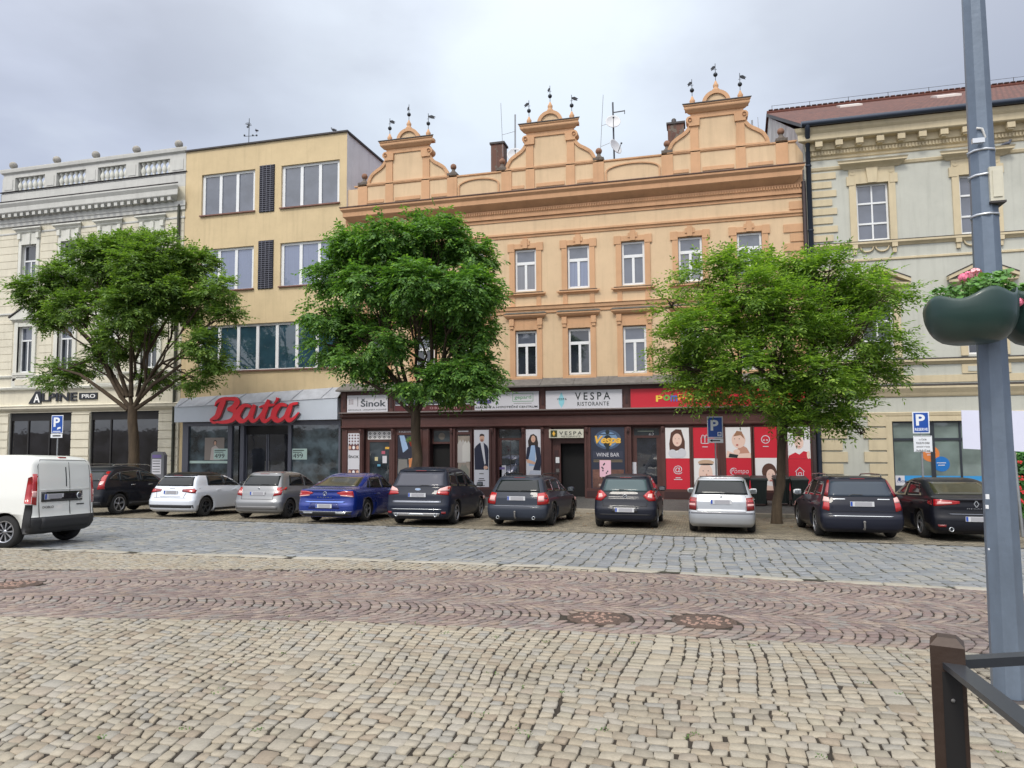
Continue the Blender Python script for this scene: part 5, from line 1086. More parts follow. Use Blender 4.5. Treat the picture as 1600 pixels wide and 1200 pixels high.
def dot(px_, py_, r, mm, dy): x, z = P(px_, py_, yy); m.ell(x, z, r, r, yy-dy, mm, 24); m.box(x-r*.55, x+r*.55, yy-dy-.003, yy-dy-.001, z+.03, z+.06, ppw); m.box(x-r*.4, x+r*.4, yy-dy-.003, yy-dy-.001, z-.06, z-.03, ppw)
dot(1454, 709, .31, org, .0); dot(1471, 725, .29, mat('bank_blue_dark', lin(20, 106, 180), .5), .004)
m.rect(a+.08, b-.08, -.32, -.12, yy+.001, sky_b); x0, z1_ = P(1397, 743, yy); x1, z0_ = P(1414, 758.5, yy); m.rect(x0, x1, z0_, z1_, yy-.003, ppw); text('ČSOB', x0+.1, z0_+.12, .33, .1, yy-.004, mat('bank_navy', lin(20, 60, 120), .5), m, .003, .01); m.ell((x0+x1)/2, z1_-.14, .05, .07, yy-.006, MATS['bank_navy'], 10)
m.build('window_stickers', o)
# ================================================================ cars
def paint(name, col, metal=.35, rough=.28):
    k = .4 if max(col) < .12 else (.7 if max(col) < .35 else 1.)
    return mat('paint_'+name, tuple(c*k for c in col), .45 if k < .5 else rough, 0. if k < .5 else metal*.8, coat=.3 if k < .5 else .8, spec=.15 if k < .5 else .4)
tyre = mat('tyre', lin(34, 34, 35), .85, bump=.3, bscale=50); rimm = mat('alloy', lin(170, 172, 178, .9), .3, .8); rimd = mat('alloy_dark', lin(70, 72, 76), .4, .6); plast = mat('black_plastic', lin(38, 39, 42), .6)
cglass = mat('car_glass', lin(26, 31, 34), .05, spec=.4, coat=.15); cglass2 = mat('car_glass_light', lin(80, 98, 102, .75), .1, spec=.3, coat=.1); redg = mat('tail_red', lin(160, 18, 24), .2, coat=.8); redd = mat('tail_dark_red', lin(120, 16, 24), .2, coat=.8); clr = mat('tail_clear', lin(206, 160, 156), .2, coat=.8)
chrome = mat('chrome', lin(200, 204, 208), .18, .9); platem = mat('plate', lin(196, 198, 202, .9), .45); plateb = mat('plate_blue', lin(30, 70, 160), .45); under = mat('underbody', lin(20, 20, 21), .9); pl_g = mat('plate_blur', lin(150, 150, 156), .6)
class Body:
    """rows: (z, y_rear, y_front, half width, rear roundness, front roundness, exponent)"""
    def __init__(s, rows):
        s.r = rows; R = []
        n = len(rows)
        for i in range(n-1):
            p = [rows[max(0, min(n-1, j))] for j in (i-1, i, i+1, i+2)]
            for k in range(4):
                t = k/4; lnr = [p[1][q]+(p[2][q]-p[1][q])*t for q in range(6)]
                cr = [.5*((2*p[1][q])+(-p[0][q]+p[2][q])*t+(2*p[0][q]-5*p[1][q]+4*p[2][q]-p[3][q])*t*t+(-p[0][q]+3*p[1][q]-3*p[2][q]+p[3][q])*t**3) for q in range(6)]
                v = [a*.45+b*.55 for a, b in zip(lnr, cr)]
                if R and v[0] <= R[-1][0]: v[0] = R[-1][0]+.001
                R.append(v)
        R.append(list(rows[-1])); s.R = R; s.z = [r[0] for r in R]
    def at(s, z): return [float(np.interp(z, s.z, [r[q] for r in s.R])) for q in range(6)]
    E = 4.2
    def out(s, row, nq=9):
        z, yr, yf, w, rr, rf = row; e = s.E; pts = []
        for k in range(-nq, nq+1):
            a = math.pi/2*k/nq; t = abs(math.sin(a))**(2/e)*(1 if a >= 0 else -1); pts.append((w*t, yr+rr*(1-abs(math.cos(a))**(2/e)), z))
        ys_ = np.linspace(yr+rr, yf-rf, 12)[1:-1]
        for y in ys_: pts.append((w*(1+.012*math.sin(math.pi*(y-yr)/(yf-yr))), y, z))
        for k in range(nq, -nq-1, -1):
            a = math.pi/2*k/nq; t = abs(math.sin(a))**(2/e)*(1 if a >= 0 else -1); pts.append((w*t, yf-rf*(1-abs(math.cos(a))**(2/e)), z))
        for y in ys_[::-1]: pts.append((-w*(1+.012*math.sin(math.pi*(y-yr)/(yf-yr))), y, z))
        return pts
    def rear(s, x, z, front=False):
        _, yr, yf, w, rr, rf = s.at(z); t = min(1, abs(x)/w); q = 1-(1-t**s.E)**(1/s.E)
        return yf-rf*q if front else yr+rr*q
    def side(s, y, z):
        _, yr, yf, w, rr, rf = s.at(z); b = (1+.012*math.sin(math.pi*max(0, min(1, (y-yr)/(yf-yr)))))
        if y < yr+rr: t = max(0, (yr+rr-y)/rr); return w*max(0, 1-min(1, t)**s.E)**(1/s.E)
        if y > yf-rf: t = max(0, (y-yf+rf)/rf); return w*max(0, 1-min(1, t)**s.E)**(1/s.E)
        return w*b
def rpatch(mb, B, bot, top_, m, off=.006, nu=10, nv=4, front=False, skirt=.012):
    """patch lying on the tail: bottom and top polylines of (x, z)"""
    def samp(pl_, t):
        d = [0]
        for (a, b), (c, e) in zip(pl_, pl_[1:]): d.append(d[-1]+math.hypot(c-a, e-b))
        q = t*d[-1]; return float(np.interp(q, d, [p[0] for p in pl_])), float(np.interp(q, d, [p[1] for p in pl_]))
    sg = -1 if not front else 1; vs = []
    for lay in (0, 1):
        for j in range(nv+1):
            for i in range(nu+1):
                a, b = samp(bot, i/nu), samp(top_, i/nu); x = a[0]+(b[0]-a[0])*j/nv; z = a[1]+(b[1]-a[1])*j/nv
                o = off if lay == 0 else -skirt; y = B.rear(x, z, front); w = B.at(z)[3]; k = max(0, abs(x)/w-.8)*2.
                vs.append((x+(o*k if x > 0 else -o*k), y+sg*o, z))
    W_ = nu+1; n = W_*(nv+1); fs = [(j*W_+i, j*W_+i+1, (j+1)*W_+i+1, (j+1)*W_+i) for j in range(nv) for i in range(nu)]
    bd = [i for i in range(W_)]+[j*W_+nu for j in range(1, nv+1)]+[nv*W_+i for i in range(nu-1, -1, -1)]+[j*W_ for j in range(nv-1, 0, -1)]
    sk = [(bd[i], n+bd[i], n+bd[(i+1) % len(bd)], bd[(i+1) % len(bd)]) for i in range(len(bd))]
    mb.add(vs, fs+sk, m, True)
def spatch(mb, B, sgn, bot, top_, m, off=.006, nu=8, nv=4, skirt=.012):
    def samp(pl_, t):
        d = [0]
        for (a, b), (c, e) in zip(pl_, pl_[1:]): d.append(d[-1]+math.hypot(c-a, e-b))
        q = t*d[-1]; return float(np.interp(q, d, [p[0] for p in pl_])), float(np.interp(q, d, [p[1] for p in pl_]))
    vs = []
    for lay in (0, 1):
        for j in range(nv+1):
            for i in range(nu+1):
                a, b = samp(bot, i/nu), samp(top_, i/nu); y = a[0]+(b[0]-a[0])*j/nv; z = a[1]+(b[1]-a[1])*j/nv
                vs.append((sgn*(B.side(y, z)+(off if lay == 0 else -skirt)), y, z))
    W_ = nu+1; n = W_*(nv+1); fs = [(j*W_+i, j*W_+i+1, (j+1)*W_+i+1, (j+1)*W_+i) for j in range(nv) for i in range(nu)]
    if sgn < 0: fs = [f[::-1] for f in fs]
    bd = [i for i in range(W_)]+[j*W_+nu for j in range(1, nv+1)]+[nv*W_+i for i in range(nu-1, -1, -1)]+[j*W_ for j in range(nv-1, 0, -1)]
    sk = [(bd[i], n+bd[i], n+bd[(i+1) % len(bd)], bd[(i+1) % len(bd)]) for i in range(len(bd))]
    mb.add(vs, fs+sk, m, True)
def wheel(parent, x, y, r, sgn, rim, spokes=5, wd=.2):
    t = MB(); t.lathe([(r*.66, -wd/2), (r*.9, -wd/2), (r*.985, -wd/2+.03), (r, 0), (r*.985, wd/2-.03), (r*.9, wd/2), (r*.66, wd/2), (r*.64, 0), (r*.66, -wd/2)], (0, 0, 0), tyre, 28, 'x')
    o = t.build('wheel', parent, loc=(x, y, r)) if False else None
    me = MB(); me.lathe([(r*.66, -wd/2), (r*.9, -wd/2), (r*.985, -wd/2+.03), (r, 0), (r*.985, wd/2-.03), (r*.9, wd/2), (r*.66, wd/2), (r*.64, 0), (r*.66, -wd/2)], (x, y, r), tyre, 28, 'x'); o = me.build('wheel', parent)
    q = MB(); xo = x+sgn*wd*.36; xi = x+sgn*wd*.12
    q.lathe([(r*.67, -.012), (r*.67, .012), (r*.60, .012), (r*.60, -.012), (r*.67, -.012)], (x+sgn*(wd/2-.01), y, r), rim, 28, 'x')
    q.lathe([(.0001, 0), (r*.64, 0)], (xi, y, r), under, 20, 'x'); q.lathe([(.0001, .0), (r*.13, .0), (r*.15, -sgn*.03)], (xo+sgn*.012, y, r), rim, 12, 'x')
    for k in range(spokes):
        a = 2*math.pi*k/spokes+.3; da = .9/spokes
        pts = [(r*.1, a-da*1.2), (r*.62, a-da), (r*.62, a+da), (r*.1, a+da*1.2)]
        v = [(xo+sgn*.01, y+rr*math.cos(t_), r+rr*math.sin(t_)) for rr, t_ in pts]+[(xi, y+rr*math.cos(t_), r+rr*math.sin(t_)) for rr, t_ in pts]
        q.add(v, [(0, 1, 2, 3) if sgn > 0 else (3, 2, 1, 0), (0, 4, 5, 1), (1, 5, 6, 2), (2, 6, 7, 3)], rim)
    q.build('rim', o); return o
def car(name, label, cat, pos, head, S, group='cars parked in front of the shops'):
    rx = math.atan(SLOPE)
    x, y = pos; T = bpy.data.objects.new(name, None); SC.collection.objects.link(T); tag(T, label, cat, group); ORG[T.name] = (0, 0, 0)
    T.matrix_world = Matrix.Translation((x, y, gz(y)+.001)) @ Matrix.Rotation(rx, 4, 'X') @ Matrix.Rotation(head, 4, 'Z'); T.name = name
    T.rotation_mode = 'QUATERNION'; T.matrix_world = Matrix.Translation((x, y, gz(y)+.001)) @ Matrix.Rotation(rx, 4, 'X') @ Matrix.Rotation(head, 4, 'Z')
    B = Body(S['rows']); pm = S['paint']; n = None; V = []; F = []; Mi = []
    for r in B.R: o = B.out(r); n = len(o); V += o
    L = len(B.R)
    for j in range(L-1):
        for i in range(n): F.append((j*n+i, j*n+(i+1) % n, (j+1)*n+(i+1) % n, (j+1)*n+i))
    F.append(tuple(range(n))[::-1]); F.append(tuple((L-1)*n+i for i in range(n)))
    roofm = S.get('roof', pm); zr = S.get('roofz', 9)
    mb = MB(); 
    mb.v = V; mb.f = F; mb.mats = [pm, roofm, under, S.get('low', pm)]; zl = S.get('lowz', -1)
    for f in F:
        zc = sum(V[i][2] for i in f)/len(f); mb.m.append(1 if zc > zr else (2 if len(f) > 4 and zc < .5 else (3 if zc < (zl if sum(V[i][1] for i in f)/len(f) > S.get('lowy', -9) else S.get('lowr', zl)) else 0))); mb.sm.append(len(f) == 4)
    body = mb.build('body', T)
    # wheel arches cut out of the body
    wb, R, tw = S['wb'], S['R'], S['track']; c = MB(); w0 = B.at(.4)[3]
    for yy in (0, wb):
        for s in (-1, 1):
            prof = [(.0001, 0), (R*1.14, 0), (R*1.14, .36), (.0001, .36)] if s > 0 else [(.0001, -.36), (R*1.14, -.36), (R*1.14, 0), (.0001, 0)]
            c.lathe([(a, b*1.) for a, b in prof], (s*(w0-.26), yy, R*1.02), under, 28, 'x', False)
    co = c.build('cutter'); co.parent = T
    md = body.modifiers.new('b', 'BOOLEAN'); md.operation = 'DIFFERENCE'; md.object = co; md.solver = 'EXACT'; md.material_mode = 'TRANSFER'; md.use_self = True
    bpy.context.view_layer.update(); dg = bpy.context.evaluated_depsgraph_get(); me = bpy.data.meshes.new_from_object(body.evaluated_get(dg))
    if len(me.polygons) > 300: body.modifiers.clear(); body.data = me
    else: body.modifiers.clear(); print('boolean failed', name)
    bpy.data.objects.remove(co)
    for yy in (0, wb):
        for s in (-1, 1): wheel(T, s*tw, yy, R, s, S.get('rim', rimm), S.get('spokes', 5))
    # glass
    g = S['rg']; mb = MB(); rpatch(mb, B, [(-g[2], g[0]), (g[2], g[0])], [(-g[3], g[1]), (g[3], g[1])], S.get('rglass', cglass), .008, 14, 6); rgo = mb.build('rear_window', T)
    if S.get('wiper', True): mb = MB(); a = B.rear(.05, g[0]+.05); mb.tube([(.0+S.get('wx', 0), a-.02, g[0]-.0), (.12+S.get('wx', 0), B.rear(.1, g[0]+.06)-.025, g[0]+.045), (.34+S.get('wx', 0), B.rear(.3, g[0]+.05)-.025, g[0]+.04)][::S.get('wd', 1)], .011, plast, 5); mb.build('wiper', T)
    for s in (-1, 1):
        for bt, tp in S['sg']:
            mb = MB(); spatch(mb, B, s, bt, tp, S.get('sglass', cglass), .006); w = mb.build('side_window', T)
            if S.get('chrome_line'):
                m2 = MB(); m2.tube([(s*(B.side(a, b)+.008), a, b) for a, b in tp], .008, chrome, 4); m2.build('window_trim', w)
    wsf = S['wf']; mb = MB(); rpatch(mb, B, [(-wsf[2], wsf[0]), (wsf[2], wsf[0])], [(-wsf[3], wsf[1]), (wsf[3], wsf[1])], cglass, .008, 10, 6, True); mb.build('windscreen', T)
    # tail lamps: list of (bottom polyline, top polyline, material)
    for s in (-1, 1):
        first = None
        for bt, tp, m_l in S['tl']:
            b2, t2 = [(s*a, z) for a, z in bt], [(s*a, z) for a, z in tp]
            if s < 0: b2, t2 = b2[::-1], t2[::-1]
            mb = MB(); rpatch(mb, B, b2, t2, m_l, .014 if first is None else .02, 8, 3); o = mb.build('tail_light' if first is None else 'lamp_segment', first or T)
            first = first or o
        if S.get('tls'):
            bt, tp, m_l = S['tls']; mb = MB(); spatch(mb, B, s, bt, tp, m_l, .012, 4, 3); mb.build('lamp_wrap', first)
        mb = MB(); h = S.get('hl', (wb+.25, .62)); spatch(mb, B, s, [(h[0], h[1]), (h[0]+.4, h[1]-.02)], [(h[0], h[1]+.1), (h[0]+.36, h[1]+.08)], clr, .01, 4, 2); mb.build('headlight', T)
    # number plate, photo shows its text blurred
    pz, pw = S['plate'], .26; pxo = S.get('platex', 0); yb = min(B.rear(0, pz), B.rear(.2, pz), B.rear(0, pz+.05), B.rear(0, pz-.05))-.018
    mb = MB(); mb.box(pxo-pw, pxo+pw, yb, yb+.02, pz-.056, pz+.056, platem); mb.box(pxo-pw+.006, pxo-pw+.05, yb-.003, yb, pz-.05, pz+.05, plateb); mb.box(pxo-pw+.1, pxo+pw-.05, yb-.003, yb, pz-.045, pz+.045, pl_g); mb.build('number_plate', T)
    # seams
    seam = mat('panel_gap', (.012, .012, .013), .8); mb = MB()
    def sl_(pts, wdt=.006):
        mb.tube([(a, b, z) for a, b, z in pts], wdt, seam, 4, False)
    for pts in S.get('rseam', []):
        for s in (-1, 1): sl_([(s*a, B.rear(a, z)-.001, z) for a, z in pts])
    if S.get('hseam'): zh, wh = S['hseam']; sl_([(a, B.rear(a, zh)-.001, zh) for a in np.linspace(-wh, wh, 13)])
    mb.build('tailgate_seam', T)
    for s in (-1, 1):
        mb = MB()
        for pts in S.get('dseam', []): mb.tube([(s*(B.side(a, z)+.0), a, z) for a, z in pts], .005, seam, 4, False)
        mb.build('door_seam', T)
        for yy in S.get('handles', ()):
            mb = MB(); z = S.get('hz', .82); mb.tube([(s*(B.side(yy, z)+.005), yy, z), (s*(B.side(yy, z)+.03), yy+.04, z+.008), (s*(B.side(yy, z)+.03), yy+.16, z+.012), (s*(B.side(yy, z)+.005), yy+.2, z+.012)], .014, S.get('hm', pm), 6); mb.build('door_handle', T)
        my, mz = S['mirror']; xs_ = B.side(my, mz-.04); mb = MB(); mm = S.get('mm', pm)
        mb.lathe([(.0001, -.11), (.05, -.10), (.075, -.05), (.08, .03), (.072, .09), (.0001, .10)], (s*(xs_+.14), my, mz+.02), mm, 12, 'x'); mb.tube([(s*(xs_-.02), my+.04, mz-.05), (s*(xs_+.08), my+.02, mz-.02)], .022, plast, 6)
        for i, v in enumerate(mb.v[:72]): mb.v[i] = (v[0], my+(v[1]-my)*.75, v[2])
        o = mb.build('side_mirror', T); q = MB(); q.box(s*(xs_+.06), s*(xs_+.215), my-.066, my-.06, mz-.03, mz+.065, mat('mirror_glass', lin(150, 156, 160), .08, .9)); q.build('mirror_glass', o)
    # bumper strips and extras
    for bt, tp, m_b, nm, of in S.get('strips', []): mb = MB(); rpatch(mb, B, bt, tp, m_b, of, 18, 3); mb.build(nm, T)
    for s in (-1, 1):
        for bt, tp, m_b, nm, of in S.get('sstrips', []): mb = MB(); spatch(mb, B, s, bt, tp, m_b, of, 10, 2); mb.build(nm, T)
    if S.get('rails'):
        y0, y1, xr, zt = S['rails']
        for s in (-1, 1): mb = MB(); mb.tube([(s*xr, y0, zt-.05), (s*xr, y0+.12, zt), (s*xr, (y0+y1)/2, zt+.015), (s*xr, y1-.12, zt), (s*xr, y1, zt-.05)], .017, S.get('railm', plast), 6); mb.build('roof_rail', T)
    if S.get('spoiler'):
        zs_, ws_, dp_ = S['spoiler']; mb = MB(); n_ = 12; vs = []
        for k in range(n_+1):
            xx = -ws_+2*ws_*k/n_; yb = B.rear(xx, zs_); vs += [(xx, yb+.2, zs_+.05), (xx, yb-dp_, zs_+.012), (xx, yb-dp_+.01, zs_-.02), (xx, yb+.03, zs_-.03)]
        fs = [(4*k+q, 4*k+4+q, 4*k+4+(q+1) % 4, 4*k+(q+1) % 4) for k in range(n_) for q in range(4)]+[(0, 1, 2, 3), (4*n_+3, 4*n_+2, 4*n_+1, 4*n_)]
        mb.add(vs, fs, S.get('spm', roofm), True); o = mb.build('roof_spoiler', T); q = MB(); q.box(-.16, .16, B.rear(0, zs_)-dp_-.006, B.rear(0, zs_)-dp_+.004, zs_-.01, zs_+.006, redd); q.build('brake_light', o)
    for ex, ez, er in S.get('exh', []):
        mb = MB(); ye = B.rear(ex, ez+.04); mb.lathe([(er*.8, .1), (er*.8, -.02), (er, -.02), (er, .1)], (ex, ye-.02, ez), chrome, 14, 'y'); mb.lathe([(.0001, .03), (er*.8, .03)], (ex, ye-.02, ez), blackm, 12, 'y'); mb.build('exhaust', T)
    if S.get('hitch'): mb = MB(); y0 = B.rear(0, .3); mb.tube([(0, y0+.1, .26), (0, y0-.06, .25), (0, y0-.1, .3), (0, y0-.1, .4)], .022, zinc, 8); mb.sphere((0, y0-.1, .42), .032, zinc, 10); mb.build('tow_hook', T)
    if S.get('badge'):
        kind, bz, br, bm = S['badge']; yb = B.rear(0, bz)-.006; mb = MB()
        if kind == 'ring': mb.lathe([(br, .0), (br, -.012), (br*.78, -.012), (br*.78, 0)], (0, yb, bz), bm, 20, 'y'); mb.poly([(-br*.8, bz-.012), (0, bz+.012), (br*.8, bz+.012), (0, bz-.012)], yb-.013, bm); mb.ell(0, bz, br*.78, br*.78, yb-.004, S.get('badgebg', pm), 16)
        if kind == 'disc':
            mb.lathe([(br, .0), (br, -.012), (br*.84, -.012), (br*.84, 0)], (0, yb, bz), bm, 20, 'y'); mb.ell(0, bz, br*.84, br*.84, yb-.004, pm, 16); s_ = br*.7
            line(mb, [(-s_*.7, bz+s_*.7), (-s_*.2, bz-s_*.8), (0, bz-s_*.1), (s_*.2, bz-s_*.8), (s_*.7, bz+s_*.7)], .014, yb-.01, bm)
        if kind == 'oval': mb.ell(0, bz, br*1.8, br*.75, yb-.008, chrome, 20); mb.ell(0, bz, br*1.6, br*.6, yb-.012, S.get('badgebg', mat('badge_blue', lin(150, 170, 200), .4)), 20)
        if kind == 'diamond':
            for sx_ in (-1, 1): line(mb, [(0, bz+br*1.2), (sx_*br*.75, bz), (0, bz-br*1.2)], .02, yb-.012, bm)
        mb.build('badge', T)
    if S.get('script'):
        tx, a, z, w_, h_ = S['script']; mb = MB(); text(tx, a, z, w_, h_, min(B.rear(a, z), B.rear(a+w_, z))-.008, chrome, mb, .004, sp=1.3); mb.build('badge_lettering', T)
    if S.get('antenna'): mb = MB(); a, b = S['antenna']; mb.tube([(0, a, b-.01), (0, a-.12, b+.16)], .008, plast, 5); mb.build('aerial', T)
    if S.get('extra'): S['extra'](T, B)
    return T
def SG(y0, y1, y2, zb, zt, slant=.1, gap=.05, qw=None):
    """two door windows and an optional rear quarter; y0 rear edge, y1 B pillar, y2 front foot"""
    o = [([(y0+.02, zb), (y1-gap, zb)], [(y0+slant, zt), (y1-gap, zt)]), ([(y1, zb), (y2, zb)], [(y1, zt), (y2-.62, zt), ])]
    return o
# --- 1 small black hatch
hatch = lambda yr, yf, w, h, belt, kx=0.: [(.17, yr+.16, yf-.16, w-.10, .30, .45), (.24, yr+.04, yf-.06, w-.03, .34, .5), (.36, yr+.0, yf, w-.005, .36, .55), (.52, yr-.01, yf+.01, w, .36, .6), (.60, yr+.03, yf-.02, w, .36, .6), (.70, yr+.07, yf-.16, w, .34, .6),
    (.80, yr+.10, yf-.5, w-.01, .33, .6), (belt-.08, yr+.13, yf-.85, w-.03, .32, .6), (belt, yr+.16, yf-1.12, w-.065, .32, .55), (belt+.08, yr+.2, yf-1.28, w-.10, .32, .5), (belt+.25, yr+.30, yf-1.58, w-.155, .32, .5), (h-.14, yr+.42, yf-1.92, w-.21, .34, .5), (h-.06, yr+.52, yf-2.15, w-.26, .4, .5), (h-.02, yr+.72, yf-2.35, w-.36, .4, .5), (h, yr+1.0, yf-2.5, w-.52, .3, .3)]
pk = paint('black', lin(46, 50, 66), .3)
Cb = dict(rows=hatch(-.62, 3.38, .865, 1.49, .93), paint=pk, wb=2.51, R=.31, track=.765, rg=(1.0, 1.33, .62, .56), rglass=cglass2, wiper=True, wx=-.28, sg=[([(.0, 1.0), (1.0, 1.0)], [(.2, 1.34), (1.0, 1.38)]), ([(1.06, 1.0), (2.1, .98)], [(1.06, 1.38), (1.5, 1.36)])], wf=(.98, 1.36, .62, .52),
    tl=[([(.50, .88), (.66, .74), (.84, .76)], [(.62, 1.0), (.70, 1.04), (.80, 1.0)], redg), ([(.62, .84), (.74, .82)], [(.64, .94), (.74, .95)], clr)], plate=.50, mirror=(1.95, 1.02), hseam=(.60, .6), rseam=[[(.6, .6), (.62, .75), (.5, .9), (.64, 1.06)]], badge=('ring', .86, .06, chrome), hm=pk, handles=(.9,), dseam=[[(1.0, .3), (1.0, 1.0)]],
    strips=[([(-.7, .36), (.7, .36)], [(-.7, .385), (.7, .385)], plast, 'bumper_groove', .004), ([(-.36, .43), (.36, .43)], [(-.32, .60), (.32, .60)], mat('black_recess', lin(28, 29, 34), .3, coat=.5), 'plate_recess', .006)], spoiler=(1.39, .56, .03))
car('parked_car', 'small black hatchback with its plate low in the bumper, fourth car from the right', 'car', (-2.08, 20.63), 0.0, Cb)
# --- 2 silver estate (narrow)
psil = paint('silver', lin(190, 194, 200, .68), .55, .3)
est = lambda yr, yf, w, h, belt, rake=.0: [(.17, yr+.14, yf-.16, w-.09, .26, .45), (.25, yr+.03, yf-.05, w-.03, .28, .5), (.38, yr+.0, yf, w-.005, .28, .55), (.50, yr-.0, yf+.0, w, .28, .6), (.555, yr+.02, yf-.0, w, .28, .6), (.60, yr+.06, yf-.04, w, .26, .6), (.70, yr+.07, yf-.2, w, .25, .6),
    (.80, yr+.08, yf-.6, w-.01, .25, .6), (belt-.07, yr+.10, yf-.95, w-.03, .25, .6), (belt, yr+.13, yf-1.2, w-.06, .25, .55), (belt+.08, yr+.17+rake, yf-1.36, w-.09, .25, .5), (belt+.25, yr+.27+rake*2, yf-1.68, w-.15, .25, .5), (h-.13, yr+.38+rake*3, yf-2.02, w-.205, .26, .5), (h-.06, yr+.45+rake*3, yf-2.3, w-.25, .3, .5), (h-.02, yr+.6+rake*3, yf-2.5, w-.34, .35, .5), (h, yr+.9+rake*3, yf-2.7, w-.52, .3, .3)]
Co = dict(rows=est(-.85, 3.35, .825, 1.46, .92), paint=psil, wb=2.46, R=.30, track=.73, rg=(.985, 1.34, .66, .575), rglass=cglass, wx=-.02, sg=[([(-.35, 1.0), (.25, 1.0)], [(-.22, 1.32), (.25, 1.34)]), ([(.32, .99), (1.02, .98)], [(.32, 1.34), (1.02, 1.36)]), ([(1.08, .98), (2.1, .95)], [(1.08, 1.36), (1.6, 1.34)])], wf=(.98, 1.34, .6, .5),
    tl=[([(.62, .585), (.80, .60)], [(.60, .90), (.78, .92)], redd), ([(.64, .70), (.79, .71)], [(.64, .75), (.79, .76)], clr), ([(.65, .80), (.78, .81)], [(.65, .84), (.78, .85)], redg)], plate=.80, mirror=(1.9, .99), hseam=(.555, .6), rseam=[[(.6, .57), (.6, .95)]], badge=('ring', .925, .032, chrome), handles=(.45, 1.3), dseam=[[(1.05, .3), (1.05, .98)], [(.3, .45), (.3, .98)]],
    strips=[([(-.8, .50), (.8, .50)], [(-.8, .545), (.8, .545)], mat('grey_plastic', lin(96, 98, 104), .6), 'bumper_strip', .008)], antenna=(1.0, 1.46), spoiler=(1.40, .53, .0), mm=mat('mirror_pale', lin(190, 194, 198), .4))
car('parked_car', 'silver estate car parked beside the trunk of the right tree', 'car', (.49, 19.85), math.radians(-2), Co)
# --- 3 dark blue estate with roof rails
pdb = paint('dark_blue', lin(42, 46, 64), .35)
Cm = dict(rows=est(-1.02, 3.72, .905, 1.48, .93), paint=pdb, wb=2.75, R=.33, track=.80, rg=(1.0, 1.35, .70, .60), rglass=mat('car_glass_blue', lin(66, 78, 92, .6), .1, spec=.3, coat=.1), wx=-.3, sg=[([(-.6, 1.01), (.22, 1.0)], [(-.42, 1.34), (.22, 1.36)]), ([(.3, 1.), (1.15, .99)], [(.3, 1.36), (1.15, 1.38)]), ([(1.22, .99), (2.35, .96)], [(1.22, 1.38), (1.8, 1.36)])], wf=(1., 1.36, .66, .56),
    tl=[([(.72, .66), (.86, .70)], [(.70, .96), (.80, 1.0)], redg), ([(.71, .86), (.84, .88)], [(.70, .97), (.80, 1.0)], clr), ([(.72, 1.0), (.79, 1.02)], [(.625, 1.38), (.66, 1.39)], redd)], plate=.83, mirror=(2.1, 1.0), hseam=(.66, .7), rseam=[[(.7, .66), (.7, .97)]], handles=(.5, 1.45), dseam=[[(1.2, .3), (1.2, .99)], [(.35, .5), (.3, 1.0)]],
    strips=[([(-.66, .545), (.66, .545)], [(-.66, .562), (.66, .562)], chrome, 'chrome_strip', .012), ([(-.62, .93), (-.35, .93)], [(-.62, .95), (-.35, .95)], chrome, 'tailgate_trim', .01), ([(.35, .93), (.62, .93)], [(.35, .95), (.62, .95)], chrome, 'tailgate_trim', .01)], rails=(-.25, 1.9, .61, 1.52), railm=chrome, hitch=True, spoiler=(1.42, .58, .02), mm=mat('mirror_pale', lin(190, 194, 198), .4))
car('parked_car', 'dark blue estate car with roof rails and a tow hook, second car from the right', 'car', (3.60, 19.35), math.radians(1.5), Cm)
# --- 4 dark grey estate, twin exhausts
pgr = paint('graphite', lin(70, 78, 94), .45)
Ca = dict(rows=est(-.98, 3.57, .883, 1.43, .90), paint=pgr, wb=2.65, R=.325, track=.785, rg=(.965, 1.30, .66, .55), rglass=cglass, wx=0.02, sg=[([(-.55, .97), (.2, .97)], [(-.36, 1.29), (.2, 1.31)]), ([(.28, .97), (1.1, .96)], [(.28, 1.31), (1.1, 1.33)]), ([(1.16, .96), (2.3, .93)], [(1.16, 1.33), (1.7, 1.31)])], wf=(.96, 1.32, .64, .54), chrome_line=True,
    tl=[([(.62, .61), (.86, .64)], [(.60, .93), (.80, .96)], redg), ([(.64, .70), (.80, .72)], [(.63, .86), (.78, .87)], clr)], tls=([(-.84, .64), (-.62, .66)], [(-.80, .92), (-.64, .92)], redg), plate=.79, mirror=(2.0, .97), hseam=(.60, .62), rseam=[[(.6, .6), (.6, .93)]], handles=(.45, 1.35), dseam=[[(1.13, .3), (1.13, .96)], [(.32, .5), (.28, .97)]],
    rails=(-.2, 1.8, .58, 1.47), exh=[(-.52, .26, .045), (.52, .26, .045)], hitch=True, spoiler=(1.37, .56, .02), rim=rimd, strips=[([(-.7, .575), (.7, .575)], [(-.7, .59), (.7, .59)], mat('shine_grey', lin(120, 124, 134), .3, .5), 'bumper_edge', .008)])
car('parked_car', 'dark grey estate car with twin exhausts in front of the woman poster', 'car', (-5.03, 20.5), math.radians(-2), Ca)
